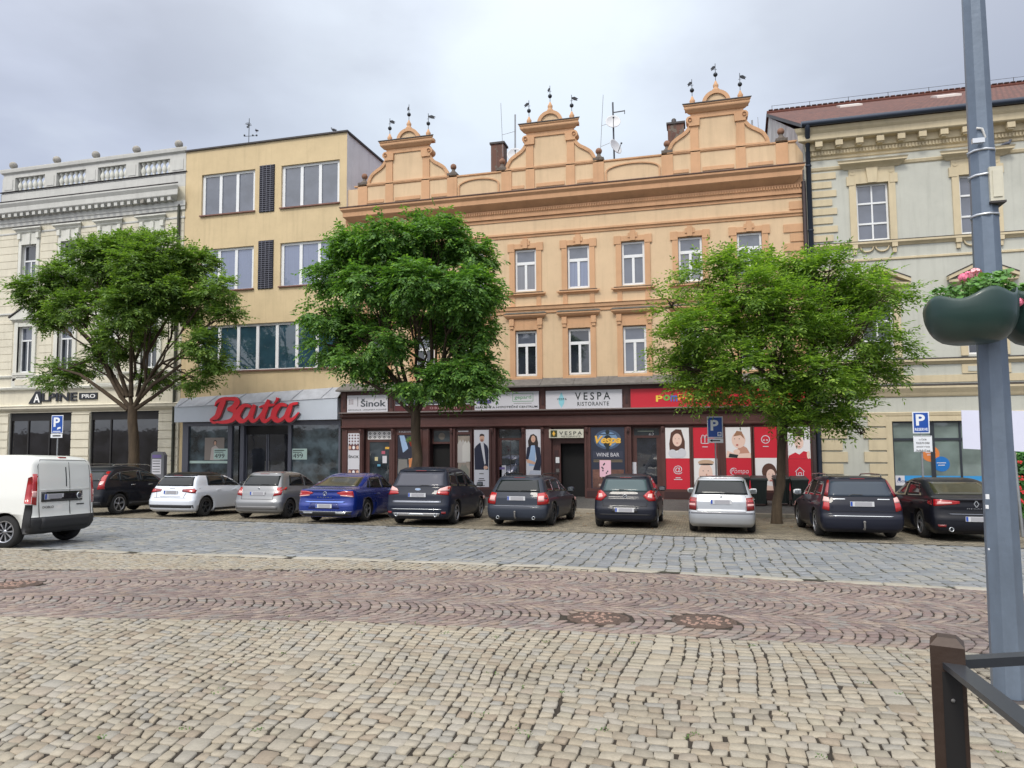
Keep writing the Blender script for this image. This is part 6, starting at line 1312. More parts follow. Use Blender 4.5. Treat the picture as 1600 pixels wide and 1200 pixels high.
# --- 5 dark people carrier
pmp = paint('dark_slate', lin(46, 54, 74), .4)
mpv = lambda yr, yf, w, h, belt: [(.18, yr+.14, yf-.16, w-.09, .3, .45), (.27, yr+.03, yf-.05, w-.03, .32, .5), (.40, yr+.0, yf, w-.005, .32, .55), (.56, yr-.0, yf+.0, w, .32, .6), (.64, yr+.03, yf-.04, w, .31, .6), (.74, yr+.06, yf-.16, w, .3, .6),
    (.86, yr+.08, yf-.5, w-.01, .3, .6), (belt-.07, yr+.11, yf-.8, w-.03, .3, .6), (belt, yr+.14, yf-1.0, w-.05, .3, .55), (belt+.10, yr+.18, yf-1.2, w-.08, .3, .5), (belt+.3, yr+.30, yf-1.6, w-.14, .3, .5), (h-.15, yr+.42, yf-2.1, w-.19, .3, .5), (h-.07, yr+.50, yf-2.4, w-.24, .34, .5), (h-.02, yr+.7, yf-2.7, w-.34, .36, .5), (h, yr+1.0, yf-2.9, w-.54, .3, .3)]
Cs = dict(rows=mpv(-.97, 3.80, .94, 1.66, 1.0), paint=pmp, wb=2.85, R=.34, track=.83, rg=(1.09, 1.48, .74, .67), rglass=mat('car_glass_grey', lin(92, 94, 106, .6), .1, spec=.3, coat=.1), wx=-.02, sg=[([(-.5, 1.12), (.25, 1.1)], [(-.36, 1.48), (.25, 1.5)]), ([(.32, 1.1), (1.15, 1.08)], [(.32, 1.5), (1.15, 1.52)]), ([(1.22, 1.08), (2.5, 1.02)], [(1.22, 1.52), (1.95, 1.46)])], wf=(1.05, 1.5, .7, .6),
    tl=[([(.56, .89), (.90, .86)], [(.62, 1.0), (.88, 1.10)], redg), ([(.58, .965), (.89, .98)], [(.64, 1.04), (.86, 1.12)], clr)], plate=.86, mirror=(2.45, 1.1), hseam=(.64, .7), rseam=[[(.72, .64), (.74, .9), (.62, 1.06)]], badge=('oval', 1.02, .05, chrome), handles=(.5, 1.45), dseam=[[(1.18, .3), (1.18, 1.08)], [(.3, .5), (.28, 1.1)]],
    strips=[([(-.72, .64), (.72, .64)], [(-.72, .70), (.72, .70)], mat('shine_grey', lin(120, 124, 134), .3, .5), 'bumper_edge', .01), ([(-.74, .455), (.74, .455)], [(-.74, .475), (.74, .475)], chrome, 'chrome_strip', .012), ([(-.66, .27), (.66, .27)], [(-.7, .36), (.7, .36)], mat('silver_diffuser', lin(150, 150, 152), .4, .5), 'diffuser', .012), ([(-.24, .285), (.24, .285)], [(-.2, .345), (.2, .345)], chrome, 'diffuser_plate', .02), ([(-.85, .34), (-.74, .34)], [(-.86, .40), (-.74, .40)], redd, 'reflector', .012), ([(.74, .34), (.85, .34)], [(.74, .40), (.86, .40)], redd, 'reflector', .012)],
    exh=[(-.58, .31, .05), (.58, .31, .05)], spoiler=(1.55, .68, .05))
car('parked_car', 'dark grey people carrier with chrome lower trim, below the middle tree', 'car', (-7.90, 20.0), math.radians(3), Cs)
# --- 6 blue saloon
pbl = paint('royal_blue', lin(28, 56, 150), .4, .25)
sed = lambda yr, yf, w, h, belt, deck=.62: [(.17, yr+.14, yf-.16, w-.09, .3, .45), (.26, yr+.03, yf-.05, w-.03, .34, .5), (.38, yr+.0, yf, w-.005, .34, .55), (.52, yr-.0, yf+.0, w, .34, .6), (.60, yr+.03, yf-.04, w, .33, .6), (.70, yr+.05, yf-.2, w, .32, .6), (.80, yr+.05, yf-.5, w-.01, .32, .6), (.90, yr+.06, yf-.85, w-.03, .32, .6),
    (.955, yr+.03, yf-1.1, w-.055, .3, .55), (.985, yr+.10, yf-1.2, w-.075, .28, .5), (1.01, yr+deck*.7, yf-1.28, w-.09, .28, .5), (1.05, yr+deck, yf-1.36, w-.105, .3, .5), (1.2, yr+deck+.42, yf-1.66, w-.155, .34, .5), (h-.12, yr+deck+.78, yf-1.92, w-.21, .36, .5), (h-.06, yr+deck+.95, yf-2.05, w-.25, .38, .5), (h-.02, yr+deck+1.12, yf-2.2, w-.33, .35, .45), (h, yr+deck+1.3, yf-2.4, w-.48, .2, .2)]
Cp = dict(rows=sed(-1.08, 3.69, .916, 1.46, .95), paint=pbl, wb=2.79, R=.34, track=.80, rg=(1.06, 1.34, .72, .58), rglass=mat('car_glass_olive', lin(70, 70, 54, .6), .1, spec=.35, coat=.2), wiper=False, sg=[([(.05, 1.02), (.22, 1.01)], [(.32, 1.28), (.36, 1.28)]), ([(.28, 1.01), (1.18, 1.0)], [(.42, 1.31), (1.18, 1.34)]), ([(1.25, 1.0), (2.35, .97)], [(1.25, 1.34), (1.8, 1.32)])], wf=(1.0, 1.34, .68, .58), chrome_line=True, spokes=5,
    tl=[([(.40, .86), (.62, .79), (.88, .76)], [(.38, .885), (.58, .935), (.84, .94)], redg), ([(.5, .80), (.86, .765)], [(.5, .825), (.86, .80)], clr)], plate=.50, mirror=(2.15, 1.02), hseam=(.66, .5), badge=('disc', .86, .062, chrome), script=('PASSAT', -.24, .735, .48, .03), handles=(.45, 1.4), dseam=[[(1.2, .3), (1.2, 1.0)], [(.32, .5), (.26, 1.0)]],
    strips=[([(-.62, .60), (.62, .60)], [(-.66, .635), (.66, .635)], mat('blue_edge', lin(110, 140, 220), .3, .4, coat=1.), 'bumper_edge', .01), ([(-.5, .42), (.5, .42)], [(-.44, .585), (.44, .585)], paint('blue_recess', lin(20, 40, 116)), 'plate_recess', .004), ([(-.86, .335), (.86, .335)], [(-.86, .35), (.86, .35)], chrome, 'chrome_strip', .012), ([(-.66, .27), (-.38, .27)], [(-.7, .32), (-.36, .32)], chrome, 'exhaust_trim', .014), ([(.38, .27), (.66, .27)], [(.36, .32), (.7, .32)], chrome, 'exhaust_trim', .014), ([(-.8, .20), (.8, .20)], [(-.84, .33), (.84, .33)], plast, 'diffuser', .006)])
car('parked_car', 'shiny royal blue saloon, the only blue car in the row', 'car', (-10.80, 20.15), math.radians(1.5), Cp)
# --- 7 silver-grey small hatch
pg2 = paint('silver_grey', lin(172, 174, 178, .72), .5, .32)
Cf = dict(rows=hatch(-.66, 3.32, .84, 1.50, .95), paint=pg2, wb=2.46, R=.31, track=.745, rg=(1.04, 1.36, .62, .57), wx=-.05, wd=1, sg=[([(.05, 1.04), (1.0, 1.03)], [(.2, 1.37), (1.0, 1.40)]), ([(1.08, 1.03), (2.1, 1.0)], [(1.08, 1.40), (1.55, 1.38)])], wf=(1.02, 1.38, .6, .5), rim=rimd, spokes=7,
    tl=[([(.55, .72), (.78, .76)], [(.62, .99), (.80, 1.0)], redg), ([(.58, .79), (.72, .81)], [(.60, .88), (.72, .89)], clr)], plate=.80, mirror=(1.95, 1.05), hseam=(.62, .55), rseam=[[(.55, .62), (.55, .72), (.62, 1.0)]], badge=('ring', .95, .035, chrome), handles=(.55, 1.35), dseam=[[(1.04, .3), (1.04, 1.02)], [(.3, .5), (.28, 1.03)]],
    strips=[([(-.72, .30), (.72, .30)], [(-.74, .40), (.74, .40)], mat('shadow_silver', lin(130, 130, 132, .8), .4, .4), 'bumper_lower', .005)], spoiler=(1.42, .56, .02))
car('parked_car', 'silver-grey hatchback with large red tail lights, left of the blue saloon', 'car', (-13.68, 20.6), math.radians(2), Cf)
# --- 8 white hatch, black roof
pwh = paint('white', lin(214, 220, 230, .9), .1, .3)
Cw = dict(rows=hatch(-.72, 3.38, .88, 1.46, .94), paint=pwh, roof=paint('gloss_black', lin(26, 26, 28), .1), roofz=1.34, wb=2.56, R=.325, track=.78, rg=(1.0, 1.30, .70, .60), wiper=False, sglass=cglass, sg=[([(.16, 1.02), (1.05, 1.01)], [(.18, 1.34), (1.05, 1.37)]), ([(1.05, 1.01), (2.15, .99)], [(1.05, 1.37), (1.6, 1.34)])], wf=(1., 1.34, .62, .52), rim=rimd, spokes=5,
    tl=[([(.40, .83), (.84, .77)], [(.40, .90), (.82, .93)], redd), ([(.60, .82), (.82, .80)], [(.60, .88), (.80, .90)], redg)], plate=.80, mirror=(1.98, 1.04), hseam=(.62, .6), rseam=[[(.5, .62), (.56, .8)]], handles=(.55, 1.4), hz=.86, dseam=[[(1.05, .3), (1.05, 1.0)], [(.34, .5), (.28, 1.0)]], badgebg=pwh,
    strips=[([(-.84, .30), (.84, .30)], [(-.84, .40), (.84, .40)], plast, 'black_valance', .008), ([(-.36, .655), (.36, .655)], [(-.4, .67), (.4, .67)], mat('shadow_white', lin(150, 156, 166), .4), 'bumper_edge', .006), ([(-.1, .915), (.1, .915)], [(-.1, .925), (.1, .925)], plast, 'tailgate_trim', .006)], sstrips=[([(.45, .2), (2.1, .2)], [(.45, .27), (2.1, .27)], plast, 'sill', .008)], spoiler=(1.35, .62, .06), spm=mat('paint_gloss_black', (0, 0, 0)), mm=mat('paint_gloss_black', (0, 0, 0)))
car('parked_car', 'white hatchback with a black roof, between the dark SUV and the silver hatchback', 'car', (-16.79, 20.5), math.radians(1), Cw)
# --- 9 dark SUV
psv = paint('blue_black', lin(34, 38, 50), .3)
suvr = lambda yr, yf, w, h, belt: [(.26, yr+.14, yf-.16, w-.09, .3, .45), (.34, yr+.03, yf-.05, w-.03, .34, .5), (.46, yr+.0, yf, w-.005, .34, .55), (.62, yr-.0, yf+.0, w, .34, .6), (.70, yr+.03, yf-.03, w, .33, .6), (.80, yr+.06, yf-.12, w, .32, .6),
    (.92, yr+.09, yf-.4, w-.01, .32, .6), (belt-.07, yr+.13, yf-.9, w-.03, .32, .6), (belt, yr+.17, yf-1.15, w-.05, .32, .55), (belt+.10, yr+.24, yf-1.32, w-.08, .34, .5), (belt+.3, yr+.42, yf-1.68, w-.14, .38, .5), (h-.15, yr+.62, yf-2.06, w-.2, .4, .5), (h-.07, yr+.78, yf-2.3, w-.25, .4, .5), (h-.02, yr+1.0, yf-2.5, w-.34, .36, .5), (h, yr+1.3, yf-2.7, w-.52, .3, .3)]
Cv = dict(rows=suvr(-.92, 3.6, .90, 1.66, 1.06), paint=psv, wb=2.62, R=.36, track=.79, rg=(1.14, 1.46, .68, .60), sg=[([(-.42, 1.2), (-.0, 1.14)], [(-.28, 1.3), (-.0, 1.42)]), ([(.03, 1.14), (.95, 1.12)], [(.03, 1.43), (.95, 1.5)]), ([(1.0, 1.12), (2.3, 1.08)], [(1.0, 1.5), (1.7, 1.42)])], wf=(1.12, 1.5, .66, .56), chrome_line=True,
    tl=[([(.70, .86), (.88, .88)], [(.60, 1.46), (.68, 1.46)], redg), ([(.70, 1.0), (.80, 1.01)], [(.68, 1.13), (.775, 1.14)], clr)], plate=.86, mirror=(2.2, 1.16), hseam=(.7, .6), handles=(.5, 1.35), hz=1.0, hm=chrome, dseam=[[(.98, .4), (.98, 1.12)], [(.34, .55), (.1, 1.1)]], rails=(-.1, 1.7, .60, 1.70), railm=chrome,
    sstrips=[([(.45, .3), (2.15, .3)], [(.45, .42), (2.15, .42)], plast, 'sill', .01)], strips=[([(-.85, .34), (.85, .34)], [(-.85, .46), (.85, .46)], plast, 'bumper_lower', .008)])
car('parked_car', 'dark blue-black SUV with tall red tail lights, leftmost in the parked row behind the van', 'SUV', (-20.15, 20.35), math.radians(2), Cv)
# --- 10 black saloon at the right end
pbk = paint('deep_black', lin(32, 34, 46), .3)
Cr = dict(rows=sed(-1.05, 3.6, .907, 1.45, .95, .5), paint=pbk, wb=2.71, R=.33, track=.79, rg=(1.06, 1.34, .68, .56), rglass=mat('car_glass_olive', (0, 0, 0)), wiper=False, sg=[([(.0, 1.02), (1.1, 1.0)], [(.36, 1.30), (1.1, 1.34)]), ([(1.17, 1.0), (2.25, .97)], [(1.17, 1.34), (1.75, 1.32)])], wf=(1.0, 1.34, .68, .58), chrome_line=True,
    tl=[([(.34, .86), (.86, .80)], [(.34, .92), (.84, .96)], redg), ([(.5, .865), (.8, .84)], [(.5, .90), (.78, .91)], clr)], tls=([(-.86, .82), (-.62, .86)], [(-.80, .94), (-.62, .93)], redd), plate=.52, mirror=(2.05, 1.02), hseam=(.66, .5), badge=('diamond', .86, .065, chrome), script=('MEGANE', -.2, .74, .4, .026), handles=(.4, 1.35), dseam=[[(1.14, .3), (1.14, 1.0)], [(.32, .5), (.26, 1.0)]],
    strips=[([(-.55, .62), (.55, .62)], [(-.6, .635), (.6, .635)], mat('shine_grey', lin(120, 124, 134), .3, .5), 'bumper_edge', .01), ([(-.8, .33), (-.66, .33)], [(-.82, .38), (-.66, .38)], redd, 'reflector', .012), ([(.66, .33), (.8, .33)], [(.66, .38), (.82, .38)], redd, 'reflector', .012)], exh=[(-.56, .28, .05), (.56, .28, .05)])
car('parked_car', 'black saloon half hidden by the lamp post, rightmost in the row', 'car', (6.02, 19.62), math.radians(2.5), Cr)
# --- 11 a car seen only as a slice of roof behind the blue saloon
# --- van
pwv = mat('paint_van_white', lin(228, 230, 226, .93), .32, .0, coat=.6)
van = [(.26, -.50, 3.35, .84, .2, .4), (.32, -.60, 3.45, .88, .2, .5), (.42, -.64, 3.5, .905, .18, .5), (.55, -.65, 3.5, .912, .18, .55), (.62, -.61, 3.45, .912, .16, .55), (.70, -.59, 3.35, .912, .14, .55), (.85, -.58, 3.0, .912, .13, .55), (1.0, -.57, 2.72, .91, .13, .5), (1.15, -.56, 2.5, .90, .13, .5), (1.35, -.54, 2.25, .885, .13, .5), (1.55, -.51, 2.0, .865, .13, .45), (1.68, -.49, 1.8, .845, .14, .4), (1.76, -.45, 1.65, .81, .16, .4), (1.81, -.37, 1.5, .75, .2, .4), (1.84, -.2, 1.3, .62, .2, .3)]
def vextra(T, B):
    mb = MB(); seam = MATS['panel_gap']
    mb.tube([(.10, B.rear(.1, z)-.002, z) for z in (.62, .8, 1.1, 1.4, 1.7)], .007, seam, 4, False)
    for s in (-1, 1): mb.tube([(s*.74, B.rear(.74, z)-.002, z) for z in (.60, .9, 1.3, 1.62)]+[(s*.66, B.rear(.66, 1.74)-.002, 1.74)], .006, seam, 4, False)
    mb.tube([(x, B.rear(x, 1.745)-.002, 1.745) for x in np.linspace(-.66, .66, 9)], .006, seam, 4, False)
    mb.build('rear_door_gap', T)
    mb = MB(); rpatch(mb, B, [(-.70, 1.13), (.70, 1.13)], [(-.70, 1.15), (.70, 1.15)], pwv, .008); mb.build('door_crease', T)
    mb = MB(); rpatch(mb, B, [(-.68, .90), (.46, .90)], [(-.68, 1.10), (.46, 1.10)], mat('plate_band', lin(24, 26, 30), .25, coat=.5), .02); o = mb.build('plate_band', T)
    q = MB(); yb = B.rear(0, 1.0)-.045; q.lathe([(.0001, -.01), (.065, -.008), (.075, 0), (.075, .03)], (.36, B.rear(.36, 1.)-.02, 1.0), chrome, 18, 'y'); q.lathe([(.0001, -.013), (.05, -.011)], (.36, B.rear(.36, 1.)-.02, 1.0), mat('badge_dark', lin(60, 60, 70), .4), 16, 'y'); q.build('badge', o)
    q = MB(); text('DOBLO', -.66, .77, .3, .045, B.rear(.5, .8)-.012, tinm, q, .003); q.build('badge_lettering', T); q = MB(); q.box(.3, .52, B.rear(.4, .82)-.012, B.rear(.4, .82)-.004, .81, .83, plast); q.build('door_handle', T)
    q = MB(); q.box(-.1, .1, B.rear(0, 1.8)-.03, B.rear(0, 1.8)+.06, 1.785, 1.81, redg); q.build('brake_light', T)
    for s in (-1, 1):
        mb = MB(); spatch(mb, B, s, [(.55, 1.15), (1.6, 1.15)], [(.6, 1.5), (1.55, 1.5)], pwv, .012); mb.build('side_panel', T)
        mb = MB(); spatch(mb, B, s, [(-.56, .28), (-.372, .28)], [(-.54, .85), (-.43, .85)], plast, .014); mb.build('bumper_corner', T)
Cvan = dict(rows=van, paint=pwv, wb=2.75, R=.32, track=.80, rg=(1.2, 1.6, .01, .01), wiper=False, sg=[([(1.7, 1.12), (2.5, 1.05)], [(1.7, 1.5), (2.0, 1.46)])], wf=(1.12, 1.62, .7, .6), low=plast, lowz=.40, lowy=-.34, lowr=.61, hl=(3.0, .8),
    tl=[([(.80, .84), (.885, .86)], [(.77, 1.46), (.85, 1.46)], redg), ([(.80, 1.0), (.88, 1.0)], [(.80, 1.12), (.87, 1.12)], clr)], tls=([(-.55, .86), (-.40, .88)], [(-.51, 1.42), (-.42, 1.38)], redg), plate=1.0, platex=-.36, mirror=(2.35, 1.15), mm=plast, extra=vextra, spokes=9,
    strips=[([(-.7, .36), (.7, .36)], [(-.7, .585), (.7, .585)], plast, 'rear_bumper', .02)])
vanT = car('delivery_van', 'white panel van with black rear bumper, cut off by the left edge of the photo', 'van', (-13.5, 12.13), math.radians(98.5), Cvan, group=None)
# ================================================================ trees
def leafmat(name, cols, tr=.38):
    m = bpy.data.materials.new(name); m.use_nodes = True; n, l = m.node_tree.nodes, m.node_tree.links; b = n['Principled BSDF']; b.inputs['Roughness'].default_value = .5; b.inputs['Specular IOR Level'].default_value = .35
    g = n.new('ShaderNodeNewGeometry'); r = n.new('ShaderNodeValToRGB'); l.new(g.outputs['Random Per Island'], r.inputs[0]); e = r.color_ramp.elements; k = len(cols); e[0].color = (*cols[0], 1); e[1].color = (*cols[-1], 1)
    for i, c in enumerate(cols[1:-1]): q = e.new((i+1)/(k-1)); q.color = (*c, 1)
    l.new(r.outputs[0], b.inputs['Base Color']); t = n.new('ShaderNodeBsdfTranslucent'); s = n.new('ShaderNodeVectorMath'); s.operation = 'MULTIPLY'; s.inputs[1].default_value = (1.5, 1.7, .6); l.new(r.outputs[0], s.inputs[0]); l.new(s.outputs[0], t.inputs[0])
    mx_ = n.new('ShaderNodeMixShader'); mx_.inputs[0].default_value = tr; l.new(b.outputs[0], mx_.inputs[1]); l.new(t.outputs[0], mx_.inputs[2]); l.new(mx_.outputs[0], n['Material Output'].inputs[0]); return m
bark = mat('bark', lin(92, 78, 62, .7), .95, noise=.5, nscale=7, bump=1., bscale=14, stretch=(1, 1, .22))
def leaves(name, parent, org, centres, m, nf, lf=(.085, .034), fr=.36, droop=.5, seed=1, shell=.55, pairs=4):
    """compound leaves: each frond a drooping stalk carrying pairs of folded leaflets"""
    r = np.random.default_rng(seed); C_ = np.array([c[:3] for c in centres]); R_ = np.array([c[3:6] for c in centres]); wgt = (R_.prod(1))**.67; wgt /= wgt.sum()
    # twigs first, then several fronds per twig, so that clumps with gaps form
    nt = nf//15; ci = r.choice(len(C_), nt, p=wgt); d = r.normal(size=(nt, 3)); d /= np.linalg.norm(d, axis=1, keepdims=True); rad = shell+(1-shell)*r.random((nt, 1))**.6
    rad *= (1+.16*np.sin(d[:, :1]*7+ci[:, None]*3)*np.cos(d[:, 2:3]*6))
    tw = C_[ci]+d*R_[ci]*rad
    fi = r.integers(0, nt, nf); base = tw[fi]+r.normal(0, .17, (nf, 3))*np.array([1.1, 1.1, .5]); od = d[fi]+r.normal(0, .55, (nf, 3)); od[:, 2] = od[:, 2]*.5-droop*.45; od /= np.linalg.norm(od, axis=1, keepdims=True)
    L = fr*(.6+.8*r.random(nf)); V = []; npf = pairs*2+1
    up = np.array([0, 0, 1.]); sd_ = np.cross(od, up); sd_ /= np.linalg.norm(sd_, axis=1, keepdims=True)+1e-6; nm = np.cross(sd_, od)
    out = []
    for k in range(npf):
        t = (k//2+1)/(pairs+.6); s = (1 if k % 2 else -1); 
        if k == npf-1: dirv = od; t = 1.; 
        else: dirv = od*.45+sd_*s*.9
        dirv = dirv+r.normal(0, .16, (nf, 3)); dirv[:, 2] -= droop*.4; dirv /= np.linalg.norm(dirv, axis=1, keepdims=True)
        p0 = base+od*(L*t)[:, None]; p0[:, 2] -= droop*.35*L*t*t
        ll = lf[0]*(.75+.5*r.random(nf)); ww = lf[1]*(.8+.4*r.random(nf)); wv = np.cross(dirv, nm+r.normal(0, .35, (nf, 3))); wv /= np.linalg.norm(wv, axis=1, keepdims=True)+1e-6
        mid = p0+dirv*(ll*.45)[:, None]; tip = p0+dirv*ll[:, None]; tip[:, 2] -= .012
        out.append(np.stack([p0, mid+wv*ww[:, None]*.5, tip, mid-wv*ww[:, None]*.5], 1))
    V = np.concatenate(out).reshape(-1, 3)-np.array(org); n = len(V)//4
    me = bpy.data.meshes.new(name); me.vertices.add(n*4); me.vertices.foreach_set('co', V.reshape(-1)); me.loops.add(n*4); me.loops.foreach_set('vertex_index', np.arange(n*4, dtype=np.int32)); me.polygons.add(n)
    me.polygons.foreach_set('loop_start', np.arange(0, n*4, 4, dtype=np.int32)); me.polygons.foreach_set('loop_total', np.full(n, 4, np.int32)); me.materials.append(m); me.update(calc_edges=True)
    o = bpy.data.objects.new(name, me); SC.collection.objects.link(o); o.parent = parent; return o, tw
def tree(base, clumps, yc, fork, label, m, nf, r0, seed, extra_limbs=(), droop=.5, lf=(.085, .034), fr=.36, multi=1, shell=.5, zf=.7):
    """clumps: (px, py, rpx, depth offset) read from the photograph; yc = distance of the trunk"""
    rr = random.Random(seed); bx, by = base; bz = gz(by); T = empty('street_tree', (bx, by, bz), label, 'tree', 'trees along the parking bays'); cs = []
    sc = yc/FPX*.93
    for px_, py_, rp, dy in clumps:
        x, z = P(px_, py_, yc+dy); R = rp*sc; cs.append((x, yc+dy, z, R, R*.95, R*zf))
    fk = Vector((P(*fork, yc)[0], by, P(*fork, yc)[1])); mb = MB()
    def bend(a, b, n, w): 
        o = [Vector(a)]
        for i in range(1, n): t = i/n; o.append(Vector(a).lerp(Vector(b), t)+Vector((rr.gauss(0, w), rr.gauss(0, w), rr.gauss(0, w*.5)+w*1.2*math.sin(math.pi*t))))
        return o+[Vector(b)]
    tp = [Vector((bx, by, bz-.1)), Vector((bx, by, bz+.12))]+bend((bx, by, bz+.12), fk, 6, .03)[1:]
    rad = [r0*1.45, r0*1.15]+[r0*(1-.22*i/5) for i in range(6)]; mb.tube(tp, rad, bark, 14)
    tr_ = mb.build('trunk', T)
    # main limbs to groups of clumps, branches to each clump, twigs
    idx = sorted(range(len(cs)), key=lambda i: cs[i][0]); limbs = []; g = max(3, len(cs)//3); br = MB()
    groups = [idx[i:i+g] for i in range(0, len(idx), g)]
    for gi, gr_ in enumerate(groups):
        m_ = sum((Vector(cs[i][:3]) for i in gr_), Vector())/len(gr_); k = Vector(fk).lerp(m_, .52)-Vector((0, 0, .25)); path = bend(fk-Vector((0, 0, .15)), k, 4, .1); rr0 = min(r0*.5, .095); br.tube(path, [rr0*(1-.4*i/4) for i in range(5)], bark, 9)
        for i in gr_:
            c = Vector(cs[i][:3]); p2 = bend(k if rr.random() < .7 else path[2], c, 4, .12); br.tube(p2, [rr0*.5*(1-.62*j/4) for j in range(5)], bark, 7)
            for q in range(9):
                dv = Vector((rr.gauss(0, 1), rr.gauss(0, 1), rr.gauss(.2, .8))).normalized(); e_ = c+Vector((dv.x*cs[i][3], dv.y*cs[i][4], dv.z*cs[i][5]))*.88; s_ = p2[rr.choice([2, 3, 4])]; br.tube(bend(s_, e_, 3, .07), [.028, .02, .014, .007], bark, 5, False)
    for e_ in extra_limbs:
        pts = [Vector((P(a, b, yc+d)[0], yc+d, P(a, b, yc+d)[1])) for a, b, d in e_]; br.tube(pts, [r0*.42*(1-.6*i/(len(pts)-1)) for i in range(len(pts))], bark, 8)
    br.build('branch', T)
    leaves('crown', T, (bx, by, bz), cs, m, nf, lf, fr, droop, seed, shell)
    return T
G1 = leafmat('leaves_left', [lin(72, 96, 54), lin(96, 124, 62), lin(118, 148, 70), lin(84, 110, 60), lin(142, 166, 80)])
G2 = leafmat('leaves_mid', [lin(64, 94, 54), lin(86, 122, 62), lin(106, 146, 68), lin(74, 108, 60), lin(142, 178, 80)], .36)
G3 = leafmat('leaves_right', [lin(76, 102, 52), lin(102, 134, 58), lin(130, 160, 64), lin(88, 116, 56), lin(162, 190, 80)], .4)
t2x = G(650, 806)
tree((-23.1, 25.2), [(60, 455, 42, 0), (105, 430, 36, .5), (150, 400, 44, -.6), (205, 385, 42, .4), (255, 390, 42, -.4), (300, 410, 40, .6), (335, 455, 34, -.3), (120, 480, 36, -.8), (180, 450, 48, 1.), (240, 450, 50, -1.), (290, 480, 40, .3), (215, 410, 44, -1.4), (80, 500, 28, .4), (355, 490, 20, 0), (180, 520, 30, -1.2), (230, 520, 26, 1.2), (310, 535, 26, -.6), (340, 570, 26, .2), (90, 585, 30, -.2), (130, 570, 24, .6), (175, 550, 30, .3), (240, 590, 24, .8), (305, 595, 22, .4), (200, 475, 46, -1.5), (265, 430, 46, 1.6)], 25.2, (207, 635),
     'large spreading tree with open branches at the left, in front of the balustraded building', G1, 13500, .23, 3, [((200, 640, 0), (160, 610, -.3), (125, 585, -.5), (90, 575, -.5)), ((210, 640, 0), (240, 620, .3), (275, 595, .4), (310, 575, .4)), ((200, 620, 0), (180, 560, 0), (160, 500, -.4), (100, 470, -.4)), ((215, 620, 0), (225, 560, .2), (260, 500, .4), (300, 460, .4)), ((205, 620, 0), (205, 550, .5), (200, 470, .6)), ((195, 620, 0), (150, 540, .6), (110, 500, .8), (60, 470, .8))], lf=(.15, .068), fr=.40, shell=.35, droop=.35)
tree((t2x[0], 23.2), [(560, 385, 44, 0), (610, 370, 40, -.8), (680, 375, 50, 0), (730, 400, 44, .6), (640, 400, 44, 1.2), (520, 430, 40, .3), (580, 440, 50, -1.2), (650, 440, 50, -1.5), (720, 455, 54, -.8), (752, 455, 31, .2), (510, 490, 34, -.4), (550, 510, 46, .8), (746, 520, 33, -.2), (720, 520, 44, .9), (515, 540, 33, 0), (560, 562, 34, -.8), (600, 530, 40, -1.2), (756, 570, 24, .2), (720, 580, 40, -.6), (660, 590, 34, -.9), (620, 480, 40, 1.5), (690, 500, 36, 1.6), (605, 596, 18, .4), (700, 612, 24, .5), (745, 600, 26, -.6), (640, 350, 20, .3), (690, 345, 18, -.2)], 23.2, (650, 640),
     'dense round-crowned dark green tree in the middle, before the left gable', G2, 13500, .2, 5, [((650, 650, 0), (615, 620, -.3), (580, 600, -.6), (555, 590, -.6)), ((655, 640, 0), (675, 560, .2), (672, 480, 0), (665, 430, 0)), ((655, 640, 0), (700, 560, -.3), (735, 500, -.4)), ((645, 640, 0), (625, 560, .3), (600, 500, .3))], lf=(.145, .072), fr=.38, shell=.45, droop=.6)
tree((2.18, 23.34), [(1050, 480, 26, 0), (1095, 440, 32, .5), (1150, 415, 34, -.4), (1195, 430, 36, .6), (1245, 410, 26, 0), (1290, 425, 34, -.5), (1345, 440, 38, .4), (1378, 460, 28, -.4), (1060, 540, 34, .4), (1110, 510, 46, -1.), (1170, 500, 52, .8), (1235, 490, 52, -1.2), (1300, 500, 50, .9), (1350, 520, 34, -.8), (1390, 540, 24, .3), (1045, 580, 24, -.3), (1100, 575, 36, 1.), (1160, 572, 42, -1.4), (1230, 575, 46, .5), (1290, 582, 42, -1.), (1350, 585, 34, .8), (1085, 608, 22, -.8), (1135, 615, 26, .2), (1195, 628, 28, -.9), (1255, 635, 30, .8), (1310, 632, 24, 0), (1262, 662, 18, -.6), (1310, 668, 13, .3), (1345, 678, 9, .1), (1130, 400, 14, 0), (1170, 455, 40, -1.5), (1320, 470, 40, 1.4)], 23.34, (1226, 655),
     'broad light green tree with feathery leaves at the right, beside the toy shop posters', G3, 10000, .145, 9, [((1226, 655, 0), (1200, 590, -.2), (1150, 540, -.4), (1110, 510, -.4)), ((1228, 650, 0), (1260, 590, .2), (1310, 530, .3)), ((1226, 650, 0), (1230, 570, .4), (1215, 480, .5))], lf=(.15, .054), fr=.48, shell=.35, droop=.25)
